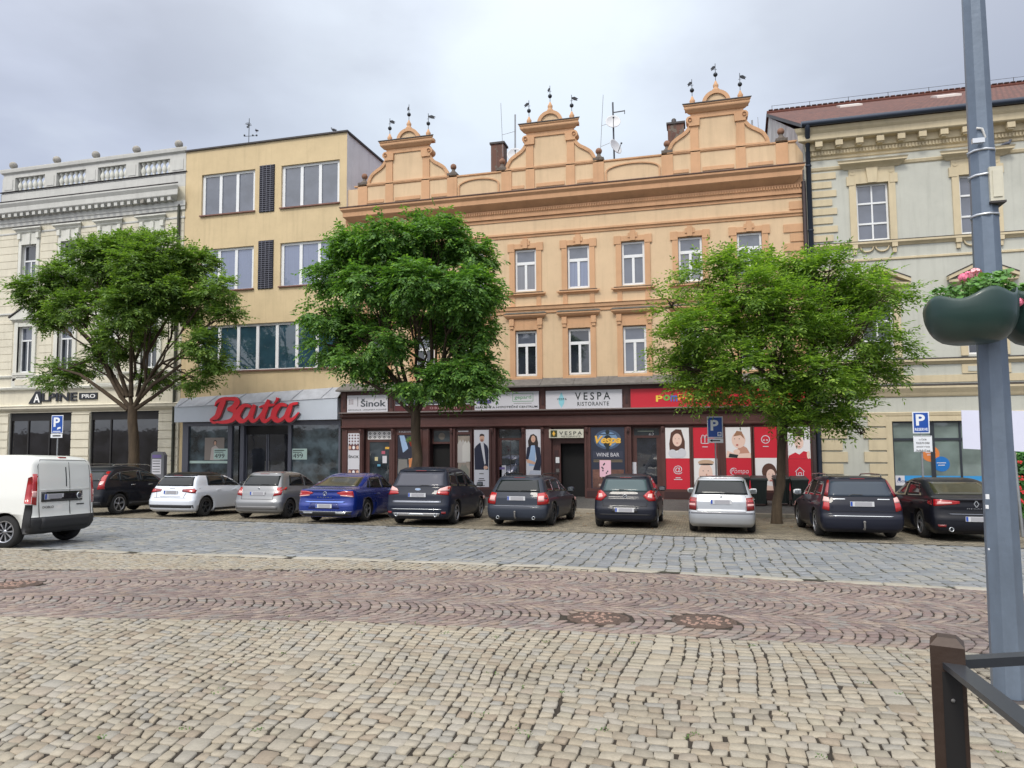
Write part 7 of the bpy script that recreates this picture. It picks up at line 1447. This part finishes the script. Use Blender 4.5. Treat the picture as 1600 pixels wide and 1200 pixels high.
# tree grates of bare soil
# ================================================================ street furniture
bluep = mat('lamp_post_paint', lin(116, 130, 148, .8), .45, .25, noise=.22, nscale=5, bump=.12, bscale=20, stretch=(1, 1, .3))
px0, pz0 = 2.09, gz(5.97)
L = empty('lamp_post', (px0, 5.97, pz0), 'tall blue-grey faceted lamp post carrying a flower planter, at the right', 'lamp post')
mb = MB(); mb.tube([(2.09, 5.97, pz0-.05), (2.093, 5.97, 1.5), (2.097, 5.97, 3.2), (2.10, 5.97, 5.2), (2.105, 5.97, 8.2)], [.118, .104, .09, .075, .06], bluep, 8)
for i in range(len(mb.sm)): mb.sm[i] = False
mb.build('pole', L)
mb = MB(); mb.lathe([(.17, 0), (.17, .015), (.125, .02)], (2.09, 5.97, pz0-.0), tinm, 8); mb.build('base_collar', L)
mb = MB(); mb.tube([(2.105, 5.97, 8.1), (2.105, 5.8, 8.5), (2.1, 5.3, 8.65)], .04, bluep, 8); mb.box(1.98, 2.22, 4.8, 5.4, 8.6, 8.72, bluep); mb.build('lamp_head', L)
steel = mat('steel_band', lin(200, 204, 210), .35, .7); off = mat('offwhite_box', lin(214, 210, 192, .9), .5, noise=.12, nscale=6)
def band(z, r, name='steel_strap', h=.016, p=L):
    mb = MB(); mb.lathe([(r, 0), (r+.004, 0), (r+.004, h), (r, h), (r, 0)], (2.096, 5.97, z), steel, 8); return mb.build(name, p)
for py_, r in ((236, .092), (275, .094), (337, .096)): band(P(1530, py_, 5.9)[1], r+.001)
band(P(1545, 432, 5.9)[1], .103)
mb = MB(); x, z = P(1531, 220, 5.85); mb.box(x-.05, x+.03, 5.84, 5.87, z-.015, z+.02, steel); x, z = P(1545, 432, 5.84); mb.box(x-.07, x+.03, 5.84, 5.87, z-.01, z+.012, steel); mb.build('strap_buckle', L)
x0, z1 = P(1545, 262, 5.88); x1, z0 = P(1568, 314, 5.88); BX = empty('junction_box', (x0, 5.9, z0), 'off-white metal junction box strapped to the lamp post', 'electrical box')
mb = MB(); mb.box(x0-.005, x1+.0, 5.86, 6.04, z0, z1, off); mb.build('box', BX); mb = MB(); mb.box(x0+.012, x1-.012, 5.852, 5.86, z0+.03, z1-.03, off); mb.tube([(x0+.03, 5.845, z0+.12), (x0+.03, 5.85, z0+.12)], .008, plast, 6) if 0 else None; mb.build('door', BX)
mb = MB(); mb.box(x0-.01, x1+.01, 5.85, 6.05, z0-.015, z0, tinm); mb.box(x1, x1+.012, 5.9, 5.98, z0+.13, z0+.17, plast); mb.build('bracket', BX)
mb = MB(); mb.tube([(x0+.04, 5.93, z1), (x0+.03, 5.92, z1+.1), (x0+.0, 5.9, z1+.22), (x0-.03, 5.88, z1+.3), (x0-.065, 5.885, z1+.31)], .009, mat('white_cable', lin(214, 214, 212), .5), 6); mb.tube([(x0+.055, 5.95, z1), (x0+.045, 5.94, z1+.1), (x0+.03, 5.93, z1+.16)], .008, MATS['white_cable'], 6); mb.build('cable', BX)
mb = MB(); st = mat('sticker', lin(215, 218, 222), .5)
for px_, py_, w, h in ((1543, 776, .022, .034), (1543, 792, .018, .026), (1547, 858, .008, .012), (1543, 457+0, .0, .0)):
    x, z = P(px_, py_, 5.86); mb.box(x-.012, x-.012+w, 5.855, 5.866, z-h/2, z+h/2, st)
mb.build('sticker', L)
# planters
grp = mat('planter_green', lin(40, 66, 62, .85), .4, noise=.12, nscale=4, coat=.2)
def planter(cx, cy, w, d, z0, z1, label, ph, wav):
    T = empty('hanging_planter', (cx, cy, z0), label, 'flower planter', 'green planters hung round the lamp post'); mb = MB(); n = 40; vs = []; prof = [(.2, 0.), (.42, .0), (.62, .05), (.80, .18), (.92, .38), (.985, .62), (1.0, .84), (.975, 1.), (.93, 1.0), (.90, .8)]; _q = []
    for (r0_, h0_), (r1_, h1_) in zip(prof[:-2], prof[1:-1]): _q += [(r0_, h0_), ((r0_+r1_)/2+(.012 if .3 < r1_ < .99 and h1_ < .9 else 0), (h0_+h1_)/2)]
    prof = _q+prof[-2:]
    for i, (r, h) in enumerate(prof):
        for k in range(n):
            t = 2*math.pi*k/n; rim_ = wav*math.cos(5*t+ph)*max(0, (h-.55))/.45; tilt = .14*math.cos(t)*max(0, h-.4)
            vs.append((cx+w/2*r*math.cos(t), cy+d/2*r*math.sin(t)*(1 if abs(math.sin(t)) < .9 else 1), z0+(z1-z0)*(h+rim_+tilt)))
    fs = [(i*n+k, i*n+(k+1) % n, (i+1)*n+(k+1) % n, (i+1)*n+k) for i in range(len(prof)-1) for k in range(n)]; mb.add(vs, fs, grp, True); mb.add(vs[:n], [tuple(range(n))[::-1]], grp); mb.build('tub', T)
    soil = MB(); soil.lathe([(.0001, 0), (.43*w, 0)], (cx, cy, z0+(z1-z0)*.72), mat('soil', lin(60, 48, 38), .95), 24); so_ = soil.build('soil', T)
    for i, v in enumerate(so_.data.vertices): v.co.y *= d/w
    return T
xa, zt = P(1440, 470, 5.72); xb, zb = P(1592, 533, 5.72)
PL1 = planter((xa+xb)/2-.0, 5.70, (xb-xa)*.98, .56, zb-.01, zt+.0, 'dark green wavy-rimmed planter in front of the lamp post', .6, .085)
PL2 = planter((xb+.32), 6.12, (xb-xa)*.98, .56, zb+.01, zt+.10, 'dark green planter cut off by the right edge of the photo', 1.0, .08)
gl1 = leafmat('geranium_leaf', [lin(70, 110, 56), lin(100, 146, 74), lin(84, 124, 60), lin(124, 166, 96)], .2); pkm = mat('pink_petal', lin(238, 130, 160), .6); pk2 = mat('pale_pink_petal', lin(236, 170, 176), .6)
def plants(T, cx, cy, w, d, z, label, blooms, seed):
    r = random.Random(seed); R_ = empty('geranium_plant', (cx, cy, z), label, 'flowering plant'); mb = MB(); st_ = MB()
    for k in range(760):
        t = r.random()*6.283; q = math.sqrt(r.random()); x = cx+q*w/2*math.cos(t)*1.02; y = cy+q*d/2*math.sin(t)*1.05; zz_ = z+r.random()*.13-(.05 if q > .93 else 0)+(.05*math.cos(t)); s = r.uniform(.012, .027); n = 7; nx, ny = r.gauss(0, .5), r.gauss(-.3, .5)
        nv = Vector((nx, ny, 1)).normalized(); a = nv.cross(Vector((1, 0, .1))).normalized(); b = nv.cross(a); vs = [tuple(Vector((x, y, zz_))+(a*math.cos(6.283*i/n)+b*math.sin(6.283*i/n))*s*(1 if i % 2 else .82)) for i in range(n)]; mb.add(vs, [tuple(range(n))], gl1)
        if k % 7 == 0: mb.tube([(x, y, zz_-.12), (x, y, zz_)], .003, MATS.get('stem') or mat('stem', lin(90, 120, 60), .7), 4, False)
    mb.build('foliage', R_)
    for bx_, by_, bz_, br_ in blooms:
        f = MB(); m_ = pkm if r.random() < .6 else pk2
        for k in range(34):
            dv = Vector((r.gauss(0, 1), r.gauss(0, 1), r.gauss(.3, .7))).normalized(); c = Vector((bx_, by_, bz_))+dv*br_; a = dv.cross(Vector((.3, .2, 1))).normalized(); b = dv.cross(a); s = .017; f.add([tuple(c+(a*math.cos(t_)+b*math.sin(t_))*s) for t_ in (0, 1.25, 2.5, 3.75, 5.0)], [(0, 1, 2, 3, 4)], m_)
        f.tube([(bx_, by_+.03, bz_-.07), (bx_, by_, bz_)], .004, MATS['stem'], 4); f.build('flower', R_)
    return R_
bl = [(*((lambda q: (q[0], 5.68, q[1]))(P(1524, 428, 5.68))), .04), (*((lambda q: (q[0], 5.6, q[1]))(P(1505, 434, 5.6))), .028), (*((lambda q: (q[0], 5.7, q[1]))(P(1513, 431, 5.7))), .03)]
plants(PL1, (xa+xb)/2, 5.70, (xb-xa)*.9, .48, zt-.005, 'pink geraniums and green leaves in the planter before the lamp post', bl, 3)
plants(PL2, xb+.32, 6.12, (xb-xa)*.9, .48, zt+.06, 'geranium leaves with a pink bloom in the planter at the right edge', [(*((lambda q: (q[0], 5.9, q[1]))(P(1591, 472, 5.9))), .03)], 4)
# dark railing, bottom right
brz = mat('brown_metal', lin(62, 48, 40), .5, .2, noise=.15, nscale=6, bump=.08, bscale=40); brs = mat('grey_brown_rail', lin(66, 70, 76), .3, .4, noise=.1, nscale=5)
FY = 2.0; fx0, fz1 = P(1448, 1003, FY); fx1, _ = P(1512, 1003, FY); R1 = empty('railing', ((fx0+fx1)/2, FY, gz(FY)), 'dark brown metal railing with a capped square post in the bottom right corner', 'railing')
w = .074; cx = (fx0+fx1)/2+.008; cy = FY+.03; ang = math.radians(-16)
def rot(x, y): return cx+x*math.cos(ang)-y*math.sin(ang), cy+x*math.sin(ang)+y*math.cos(ang)
mb = MB(); h = w*.5; zt_ = fz1-.008; pv = []
for z, s in ((gz(FY)-.05, 1), (zt_, 1), (zt_+.018, .55)):
    for a, b in ((-1, -1), (1, -1), (1, 1), (-1, 1)): p = rot(a*h*s, b*h*s); pv.append((*p, z))
mb.add(pv, [(0, 1, 5, 4), (1, 2, 6, 5), (2, 3, 7, 6), (3, 0, 4, 7), (4, 5, 9, 8), (5, 6, 10, 9), (6, 7, 11, 10), (7, 4, 8, 11), (8, 9, 10, 11)], brz); mb.build('post', R1)
mb = MB(); q = [rot(-h*.35, -h-.002), rot(h*.75, -h-.002)]; zc = zt_-.06; mb.add([(q[0][0], q[0][1], gz(FY)), (q[1][0], q[1][1], gz(FY)), (q[1][0], q[1][1], zc), (q[0][0], q[0][1], zc)], [(0, 1, 2, 3)], mat('dark_channel', lin(24, 22, 22), .6)); sc_ = rot(h*.2, -h-.004); mb.lathe([(.0001, -.003), (.004, -.002), (.005, 0)], (sc_[0], sc_[1], zt_-.125), zinc, 10, 'y'); mb.build('channel', R1)
def bar(p, q, wd, th, m, nm, par):
    p, q = Vector(p), Vector(q); d = (q-p).normalized(); s = d.cross(Vector((0, 0, 1))).normalized()*wd/2; u = s.cross(d).normalized()*th/2; mb = MB()
    mb.add([tuple(a+i*s+j*u) for a in (p, q) for i, j in ((-1, -1), (1, -1), (1, 1), (-1, 1))], [(0, 1, 2, 3), (7, 6, 5, 4), (0, 4, 5, 1), (1, 5, 6, 2), (2, 6, 7, 3), (3, 7, 4, 0)], m); return mb.build(nm, par)
zr = zt_-.045; a = rot(h*.2, -h*.6); 
p1 = _ray(1610, 1135); t = (zr-CZ)/p1[2]; e1 = (p1[0]*t, p1[1]*t, zr); d1 = Vector(e1)-Vector((a[0], a[1], zr)); e1 = tuple(Vector((a[0], a[1], zr))+d1*2.2)
bar((a[0], a[1], zr), e1, .045, .014, brs, 'handrail', R1)
p2 = _ray(1605, 1030); t = (zr-CZ)/p2[2]; e2 = (p2[0]*t, p2[1]*t, zr); d2 = Vector(e2)-Vector((*rot(h, h*.3), zr)); e2 = tuple(Vector((*rot(h*.6, h*.2), zr))+d2*3)
bar((*rot(h*.6, h*.2), zr), e2, .035, .022, brs, 'handrail', R1)
for e_, nm in ((e1, 0), (e2, 1)):
    for fz in (.5, .12): s = rot(h*.2, -h*.4) if nm == 0 else rot(h*.6, h*.2); bar((s[0], s[1], fz), (e_[0], e_[1], fz), .04, .014, brs, 'lower_rail', R1)
    bar((e_[0], e_[1], gz(e_[1])-.02), (e_[0], e_[1]+.0005, zr), .05, .05, brz, 'end_post', R1)
# parking signs
sb = mat('sign_blue', lin(20, 74, 160), .4, noise=.05); sw = mat('sign_white', lin(222, 226, 232), .45); galv = mat('galvanised', lin(150, 154, 158), .5, .5, noise=.15, nscale=6)
def sign(px0, px1, py0, py1, Y, base_z, label, sub, tilt=0., polex=None, back=None):
    a, z1 = P(px0, py0, Y); b, z0 = P(px1, py1, Y); xm = (a+b)/2 if polex is None else P(polex, py1, Y)[0]
    T = empty('parking_sign', (xm, Y+.04, base_z), label, 'parking sign', 'blue parking signs on grey poles'); mb = MB(); mb.tube([(xm, Y+.05, base_z), (xm, Y+.05, z1-.05)], .03, galv, 10); mb.build('pole', T)
    mb = MB(); w, h = b-a, z1-z0; e = .03; mb.box(a, b, Y-.002, Y+.012, z0, z1, sw); mb.box(a+e, b-e, Y-.008, Y-.002, z0+e, z1-e, sb)
    if sub == 'arrow': text('P', a+w*.22, z0+h*.34, w*.5, h*.5, Y-.008, sw, mb, .005, .03); mb.rect(b-w*.36, b-w*.1, z0+h*.08, z0+h*.27, Y-.010, sw); mb.ell(b-w*.23, z0+h*.175, w*.09, h*.06, Y-.0125, sb, 12); mb.box(b-w*.30, b-w*.16, Y-.0145, Y-.013, z0+h*.15, z0+h*.17, sw)
    else: text('P', a+w*.2, z0+h*.36, w*.54, h*.52, Y-.008, sw, mb, .005, .03)
    if sub == 'reserve': text('RESERVE', a+w*.12, z0+h*.12, w*.76, h*.13, Y-.008, sw, mb, .004, .02)
    if sub == 'disc': mb.poly([(a+w*.5, z0+h*.2), (a+w*.85, z0+h*.27), (a+w*.8, z0+h*.36), (a+w*.55, z0+h*.32)], Y-.012, sw); mb.box(a+w*.15, a+w*.8, Y-.012, Y-.008, z0+h*.09, z0+h*.13, sw)
    mb.build('sign_plate', T); return T, a, b, z0, z1, xm
blk2 = mat('black_print', lin(30, 32, 34), .6)
Y = 25.5; bz = gz(Y)
T, a, b, z0, z1, xm = sign(1104.5, 1130, 651, 684, Y, gz(Y), 'blue P sign with ticket symbol and an arrow plate, behind the silver estate car', 'arrow')
_, q0 = P(1117, 692, Y); _, q1 = P(1117, 685, Y); mb = MB(); mb.box(a-.0, b, Y-.002, Y+.012, q0, q1, sw); zc = (q0+q1)/2; mb.poly([(a+.07, zc), (a+.16, zc+.05), (a+.16, zc+.018), (b-.1, zc+.018), (b-.1, zc-.018), (a+.16, zc-.018), (a+.16, zc-.05)], Y-.004, blk2); mb.build('arrow_plate', T)
Y = 22.5; T, a, b, z0, z1, xm = sign(1425, 1453, 643.5, 677, Y, gz(Y), 'blue P sign reading RESERVE above a white plate, in front of the bank window', 'reserve')
_, q0 = P(1438, 706, Y); a2, q1 = P(1427, 681, Y); b2, _ = P(1456, 681, Y); mb = MB(); mb.box(a2, b2, Y-.002, Y+.012, q0, q1, sw); mb.box(a2+.015, b2-.015, Y-.004, Y-.002, q0+.015, q0+.022, blk2); mb.box(a2+.015, b2-.015, Y-.004, Y-.002, q1-.022, q1-.015, blk2)
for k, (s, ww) in enumerate((('1x \u010cSOB', .4), ('POUZE PO DOBU', .72), ('JEDN\u00c1N\u00cd V \u010cSOB', .72), ('Po-P\u00e1 8-17 hod', .72))): w = b2-a2; text(s, a2+w*(1-ww)/2, q1-.13-k*.105, w*ww, .06, Y-.002, blk2, mb, .003, .012)
mb.build('text_plate', T)
Y = 24.2; T, a, b, z0, z1, xm = sign(81, 98, 649, 677, Y, gz(Y), 'blue P sign with parking disc symbol above the white van', 'disc'); T_ = T
_, q0 = P(88, 684, Y); _, q1 = P(88, 678, Y); mb = MB(); mb.box(a-.02, b-.02, Y-.002, Y+.012, q0, q1, sw); mb.box(a+.08, b-.1, Y-.005, Y-.002, q0+.05, q1-.05, blk2); mb.build('text_plate', T)
# notice board behind the lamp post
Y = 20.5; NB = empty('notice_board', (P(1590, 700, Y)[0], Y, gz(Y)), 'white blank notice board on a thin grey pole, partly hidden by the lamp post', 'notice board'); mb = MB()
q = [P(1502, 641, Y), P(1604, 642, Y), P(1606, 706, Y), P(1505, 701, Y)]; wb_ = mat('blank_sheet', lin(212, 214, 232, .95), .5, noise=.04, nscale=2)
mb.add([(x, Y, z) for x, z in q]+[(x, Y+.02, z) for x, z in q], [(3, 2, 1, 0), (4, 5, 6, 7), (0, 1, 5, 4), (1, 2, 6, 5), (2, 3, 7, 6), (3, 0, 4, 7)], wb_); mb.build('panel', NB)
mb = MB(); xx = P(1590, 705, Y)[0]; zz1 = P(1590, 650, Y)[1]; mb.tube([(xx+.02, Y+.05, gz(Y)), (xx-.1, Y+.05, zz1)], .04, galv, 10); x2 = P(1548, 705, Y)[0]; mb.tube([(x2, Y+.05, gz(Y)), (x2, Y+.05, zz1)], .04, galv, 10); mb.build('pole', NB)
# ivy hedge with red flowers at the right edge
Y = 23.2; ha = P(1577, 780, Y)[0]; HD = empty('ivy_hedge', (ha+1.5, Y, gz(Y)), 'tall ivy screen with red flowers at the right edge behind the notice board', 'hedge'); ztop = P(1585, 703, Y)[1]
iv = leafmat('ivy_leaf', [lin(44, 84, 40), lin(64, 112, 50), lin(82, 132, 62)], .15); mb = MB(); rr = random.Random(5)
core = MB(); core.box(ha+.12, ha+3.4, Y+.15, Y+.5, gz(Y), ztop-.15, mat('hedge_core', lin(26, 36, 22), .9)); core.build('stems', HD)
for k in range(5200):
    x = ha+rr.random()*3.6; z = gz(Y)+.3+rr.random()*(ztop-gz(Y)-.3); y = Y+rr.gauss(0, .07)
    if rr.random() < .2: y = Y+rr.random()*.6; x = ha+abs(rr.gauss(0, .06)) if rr.random() < .6 else x; z = z if x < ha+.2 else ztop+rr.gauss(-.05, .06)
    s = rr.uniform(.03, .06); nv = Vector((rr.gauss(0, .6), -1, rr.gauss(.3, .5))).normalized(); a_ = nv.cross(Vector((.2, 0, 1))).normalized(); b_ = nv.cross(a_); mb.add([tuple(Vector((x, y, z))+(a_*math.cos(t)+b_*math.sin(t))*s) for t in (0, 1.4, 2.6, 3.7, 4.9)], [(0, 1, 2, 3, 4)], iv)
mb.build('foliage', HD); mb = MB(); rf = mat('red_bloom', lin(206, 52, 56), .6)
for k in range(110):
    x = ha+rr.random()*3.4; z = gz(Y)+.7+rr.random()*(ztop-gz(Y)-.9); 
    for j in range(7): s = .026; c = Vector((x+rr.gauss(0, .03), Y-.12+rr.gauss(0, .02), z+rr.gauss(0, .03))); mb.add([tuple(c+Vector((s*math.cos(t), 0, s*math.sin(t)))) for t in (0, 1.25, 2.5, 3.75, 5)], [(0, 1, 2, 3, 4)], rf)
mb.build('flowers', HD); mb = MB(); mb.box(ha, ha+3.6, Y-.1, Y+.6, gz(Y)-.02, gz(Y)+.32, mat('hedge_trough', lin(70, 74, 76), .6)); mb.build('trough', HD)
# wheelie bins
bing = mat('bin_green', lin(34, 44, 42), .45, noise=.1)
def bin_(px_, Y, label, first=[None]):
    x = P(px_, 800, Y)[0]; z = gz(kerb_y(x))+.13+.02; s = first[0]
    if s is None:
        T = empty('wheelie_bin', (x, Y, z), label, 'wheelie bin', 'dark wheelie bins against the toy shop'); mb = MB(); vs = []
        for zz_, w, d in ((.08, .22, .24), (.98, .29, .33)): vs += [(x-w, Y-d, z+zz_), (x+w, Y-d, z+zz_), (x+w, Y+d, z+zz_), (x-w, Y+d, z+zz_)]
        mb.add(vs, [(3, 2, 1, 0), (0, 1, 5, 4), (1, 2, 6, 5), (2, 3, 7, 6), (3, 0, 4, 7), (4, 5, 6, 7)], bing); mb.box(x-.31, x+.31, Y-.35, Y+.33, z+.94, z+1.0, bing); mb.box(x-.13, x-.11, Y-.305, Y-.27, z+.15, z+.9, bing); mb.box(x+.11, x+.13, Y-.305, Y-.27, z+.15, z+.9, bing); mb.build('tub', T)
        mb = MB(); vs = [(x-.31, Y-.36, z+1.0), (x+.31, Y-.36, z+1.0), (x+.31, Y+.36, z+1.06), (x-.31, Y+.36, z+1.06), (x-.27, Y-.3, z+1.05), (x+.27, Y-.3, z+1.05), (x+.27, Y+.3, z+1.11), (x-.27, Y+.3, z+1.11)]; mb.add(vs, [(0, 1, 5, 4), (1, 2, 6, 5), (2, 3, 7, 6), (3, 0, 4, 7), (4, 5, 6, 7)], bing); mb.build('lid', T)
        for sx_ in (-1, 1): mb = MB(); mb.lathe([(.0001, -.03), (.1, -.03), (.1, .03), (.0001, .03)], (x+sx_*.27, Y+.25, z+.1), tyre, 14, 'x'); mb.build('wheel', T)
        mb = MB(); mb.tube([(x-.26, Y+.4, z+1.02), (x+.26, Y+.4, z+1.02)], .018, bing, 6); mb.build('handle', T); first[0] = T; return
    T = s.copy(); SC.collection.objects.link(T); T.location = (x, Y, z); T['label'] = label
    for c in s.children: d = c.copy(); SC.collection.objects.link(d); d.parent = T
for px_, Y, lb in ((1160, 29.6, 'wheelie bin half behind the silver estate car, leftmost of the bins'), (1187, 28.9, 'wheelie bin just left of the trunk of the right tree'), (1222, 29.2, 'wheelie bin hidden behind the trunk of the right tree'), (1250, 28.7, 'wheelie bin right of the trunk of the right tree, rightmost of the bins')): bin_(px_, Y, lb)
# advertising totem by the cream building
Y = 27.2; a, z1 = P(237.5, 707, Y); b, z0 = P(252, 741, Y); TT = empty('menu_totem', ((a+b)/2, Y, gz(Y)+.1), 'grey pavement totem with a white printed sheet beside the left shop', 'sign'); mb = MB(); gt = mat('totem_grey', lin(104, 106, 112), .45)
mb.prism([(a-.05, gz(Y)+.1), (b+.12, gz(Y)+.1), (b+.12, z1-.12), (b, z1+.02), (a+.1, z1+.04), (a-.05, z1-.05)], Y, Y+.2, gt); mb.build('case', TT); mb = MB(); mb.rect(a+.03, b-.02, z0, z1-.3, Y-.004, ppw); mb.rect(a+.03, b-.02, z1-.24, z1-.1, Y-.004, mat('lilac_band', lin(110, 96, 150), .6))
for k in range(5): mb.box(a+.06, b-.08, Y-.008, Y-.005, z1-.4-k*.12, z1-.37-k*.12, ink)
mb.build('printed_sheet', TT)
# hanging basket beside the middle trunk
x, z = P(645, 688, D-.9); HB = empty('flower_basket', (x, D-.9, z), 'hanging basket with a fern and a red pot beside the middle tree trunk', 'hanging basket'); mb = MB(); mb.lathe([(.1, -.22), (.15, -.12), (.17, 0), (.15, 0)], (x, D-.9, z-.05), mat('terracotta_pot', lin(176, 66, 50), .6), 14); mb.build('pot', HB)
mb = MB(); rr = random.Random(8)
for k in range(260):
    t = rr.random()*6.28; q = rr.random()*.36; c = Vector((x+q*math.cos(t), D-.9+q*math.sin(t)*.7, z+.12-q*q*1.1+rr.gauss(0, .05))); s = rr.uniform(.03, .06); nv = Vector((rr.gauss(0, .6), -.7, .8)).normalized(); a_ = nv.cross(Vector((1, 0, .2))).normalized(); b_ = nv.cross(a_); mb.add([tuple(c+a_*s), tuple(c+b_*s*.4), tuple(c-a_*s), tuple(c-b_*s*.4)], [(0, 1, 2, 3)], G1)
mb.build('foliage', HB); mb = MB(); mb.tube([(x, D-.9, z), (x, D-.9, z+.75), (x, D-.5, z+.8)], .008, ironv, 5); mb.build('hook', HB)
# roof antennas and dishes
def rod(mb, px0_, py0_, px1_, py1_, Y, r=.02, m=None): a = P(px0_, py0_, Y); b = P(px1_, py1_, Y); mb.tube([(a[0], Y, a[1]), (b[0], Y, b[1])], r, m or galv, 5)
gd_ = mat('dark_galvanised', lin(84, 88, 94), .5, .4); Y = 35.
A1 = empty('roof_antenna', (P(958, 250, Y)[0], Y, P(958, 250, Y)[1]), 'dark roof mast that carries the two satellite dishes left of the right gable', 'antenna'); mb = MB(); rod(mb, 957.5, 160, 960, 255, Y, .045, gd_); mb.build('mast', A1); mb = MB(); rod(mb, 957, 176, 976, 173, Y, .03, gd_); rod(mb, 976, 172, 976, 178, Y, .02, gd_); mb.build('side_arm', A1)
dish = mat('dish_white', lin(206, 208, 212, .9), .5)
def dishf(px_, py_, r, rzx, label, Y=34.8, sq=1.):
    x, z = P(px_, py_, Y); mb = MB(); prof = [(r*k/8, -.22*r*(1-(k/8)**2)) for k in range(9)]; mb.lathe([(max(a, 1e-3), b) for a, b in prof]+[(r*1.02, .02)]+[(max(r*k/8, 1e-3), -.22*r*(1-(k/8)**2)+.03) for k in range(8, -1, -1)], (0, 0, 0), dish, 24, 'y'); M = Matrix.Rotation(rzx, 4, 'Z') @ Matrix.Rotation(math.radians(-18), 4, 'X')
    T = empty('satellite_dish', (x, Y, z), label, 'satellite dish', 'satellite dishes on the roof'); mb.v = [tuple((M @ Vector((v[0], -v[1], v[2])))+Vector((x, Y, z))) for v in mb.v]; mb.build('reflector', T)
    q = MB(); e = M @ Vector((0, -r*.9, -.05)); b_ = M @ Vector((0, 0, -r*.95)); q.tube([tuple(Vector((x, Y, z))+b_), tuple(Vector((x, Y, z))+e)], .018, gd_, 5); q.sphere(tuple(Vector((x, Y, z))+e), .05, gd_, 8); q.build('feed_arm', T)
dishf(958, 190, .37, math.radians(10), 'upper round white satellite dish on the mast left of the right gable'); dishf(962, 229, .40, math.radians(58), 'lower satellite dish turned sideways on the mast left of the right gable')
dishf(805, 242, .42, math.radians(15), 'satellite dish half hidden behind the left scroll of the middle gable')
def mast(pts, Y, label, r=.015, name='aerial_rod', extra=()):
    a = P(*pts[0], Y); b = P(*pts[1], Y); T = empty(name, (b[0], Y, b[1]), label, 'aerial'); mb = MB(); mb.tube([(a[0], Y, a[1]), (b[0], Y, b[1])], r, galv, 5); mb.build('rod', T)
    if extra:
        mb = MB()
        for e in extra: rod(mb, *e, Y, r*.8)
        mb.build('crossbar', T)
mast(((942.5, 148), (938, 240)), 35, 'thin leaning rod aerial left of the two satellite dishes', .014, extra=((939, 197, 958, 190), (939, 229, 958, 221)))
mast(((782.5, 161), (786, 245)), 35, 'thin tall rod aerial behind the chimney left of the middle gable', .014, extra=((784, 211, 805, 205),))
mast(((805, 179), (805, 240)), 35, 'thick short pole between the rod aerial and the middle gable', .045)
mast(((1175, 188), (1175, 215)), 38, 'stub vent pipe on the roof right of the right gable', .05, 'vent_pipe'); mast(((1184, 183), (1186, 215)), 38, 'thin rod at the roof edge by the white gable wall', .014)
x, z = P(389, 215, 33); A2 = empty('television_aerial', (x, 33, z-.3), 'spiky television aerial on the flat roof of the yellow building', 'aerial'); mb = MB(); rod(mb, 389.5, 185, 388.5, 225, 33, .02, gd_); rod(mb, 381, 213, 402, 212, 33, .015, gd_); mb.build('mast', A2); mb = MB()
for k in range(9): t = math.pi*k/9; mb.tube([(x-.16*math.cos(t), 33-.02*k, z+.66-.16*math.sin(t)), (x+.16*math.cos(t), 33-.02*k, z+.66+.16*math.sin(t))], .012, gd_, 4)
for q in (382, 395, 401): a, c = P(q, 212, 33); mb.sphere((a, 33, c+.02), .055, gd_, 6)
mb.build('elements', A2)
# pigeons
pgm = mat('pigeon_grey', lin(96, 100, 112), .7, noise=.3, nscale=14); pgd = mat('pigeon_dark', lin(50, 54, 66), .6)
def pigeon(x, y, z, hd, label, s=1.):
    T = empty('pigeon', (x, y, z), label, 'pigeon', 'pigeons perched on the buildings'); mb = MB(); M = Matrix.Translation((x, y, z)) @ Matrix.Rotation(hd, 4, 'Z') @ Matrix.Scale(s, 4)
    path = [(-.20, .07, .018), (-.13, .09, .035), (-.05, .115, .062), (.04, .14, .068), (.09, .175, .045), (.115, .215, .03), (.13, .245, .034), (.15, .255, .026), (.168, .25, .008)]
    mb.tube([(a, 0, b) for a, b, c in path], [c for a, b, c in path], pgm, 10); mb.v = [tuple(M @ Vector((v[0], v[1]*.9, v[2]))) for v in mb.v]; mb.build('body', T)
    q = MB(); q.tube([(.16, 0, .25), (.19, 0, .243)], [.007, .002], pgd, 5)
    q.v = [tuple(M @ Vector(v)) for v in q.v]; q.build('beak', T)
    for sg in (-1, 1): q = MB(); q.tube([(.05, sg*.05, .13), (-.06, sg*.062, .11), (-.18, sg*.03, .075)], [.03, .035, .006], pgd, 7); q.v = [tuple(M @ Vector(v)) for v in q.v]; q.build('wing', T)
    for sg in (-1, 1): q = MB(); q.tube([(.0, sg*.025, .08), (.01, sg*.025, .0), (.045, sg*.03, .0)], .006, mat('pink_leg', lin(180, 100, 96), .6), 5); q.v = [tuple(M @ Vector(v)) for v in q.v]; q.build('leg', T)
x, z = P(522, 207, D+.05); pigeon(x, D, 16.58, math.radians(170), 'pigeon on the roof edge of the yellow building')
x, z = P(1571, 229, D-.1); pigeon(x, D-.15, 12.46, math.radians(5), 'pigeon on the cornice line of the sage building right of the lamp post', 1.3)
x, z = P(1548, 226, D-.1); pigeon(x, D-.15, 12.46, math.radians(180), 'pigeon half hidden by the lamp post', 1.1)
x, z = P(401, 207, 33); pigeon(x, 33, z, math.radians(150), 'pigeon perched on the television aerial', .9)
# edge of the next house beyond the far left
mb = MB(); x0 = -38.05; mb.box(x0-3, x0, D+.05, D+10, -1.2, 11.2, mat('ochre_stucco', lin(204, 150, 96, .9), .9, noise=.1)); top(mb, 'ochre_building', (x0-1.5, D, -1.2), 'narrow sliver of an ochre building at the far left edge', 'building')
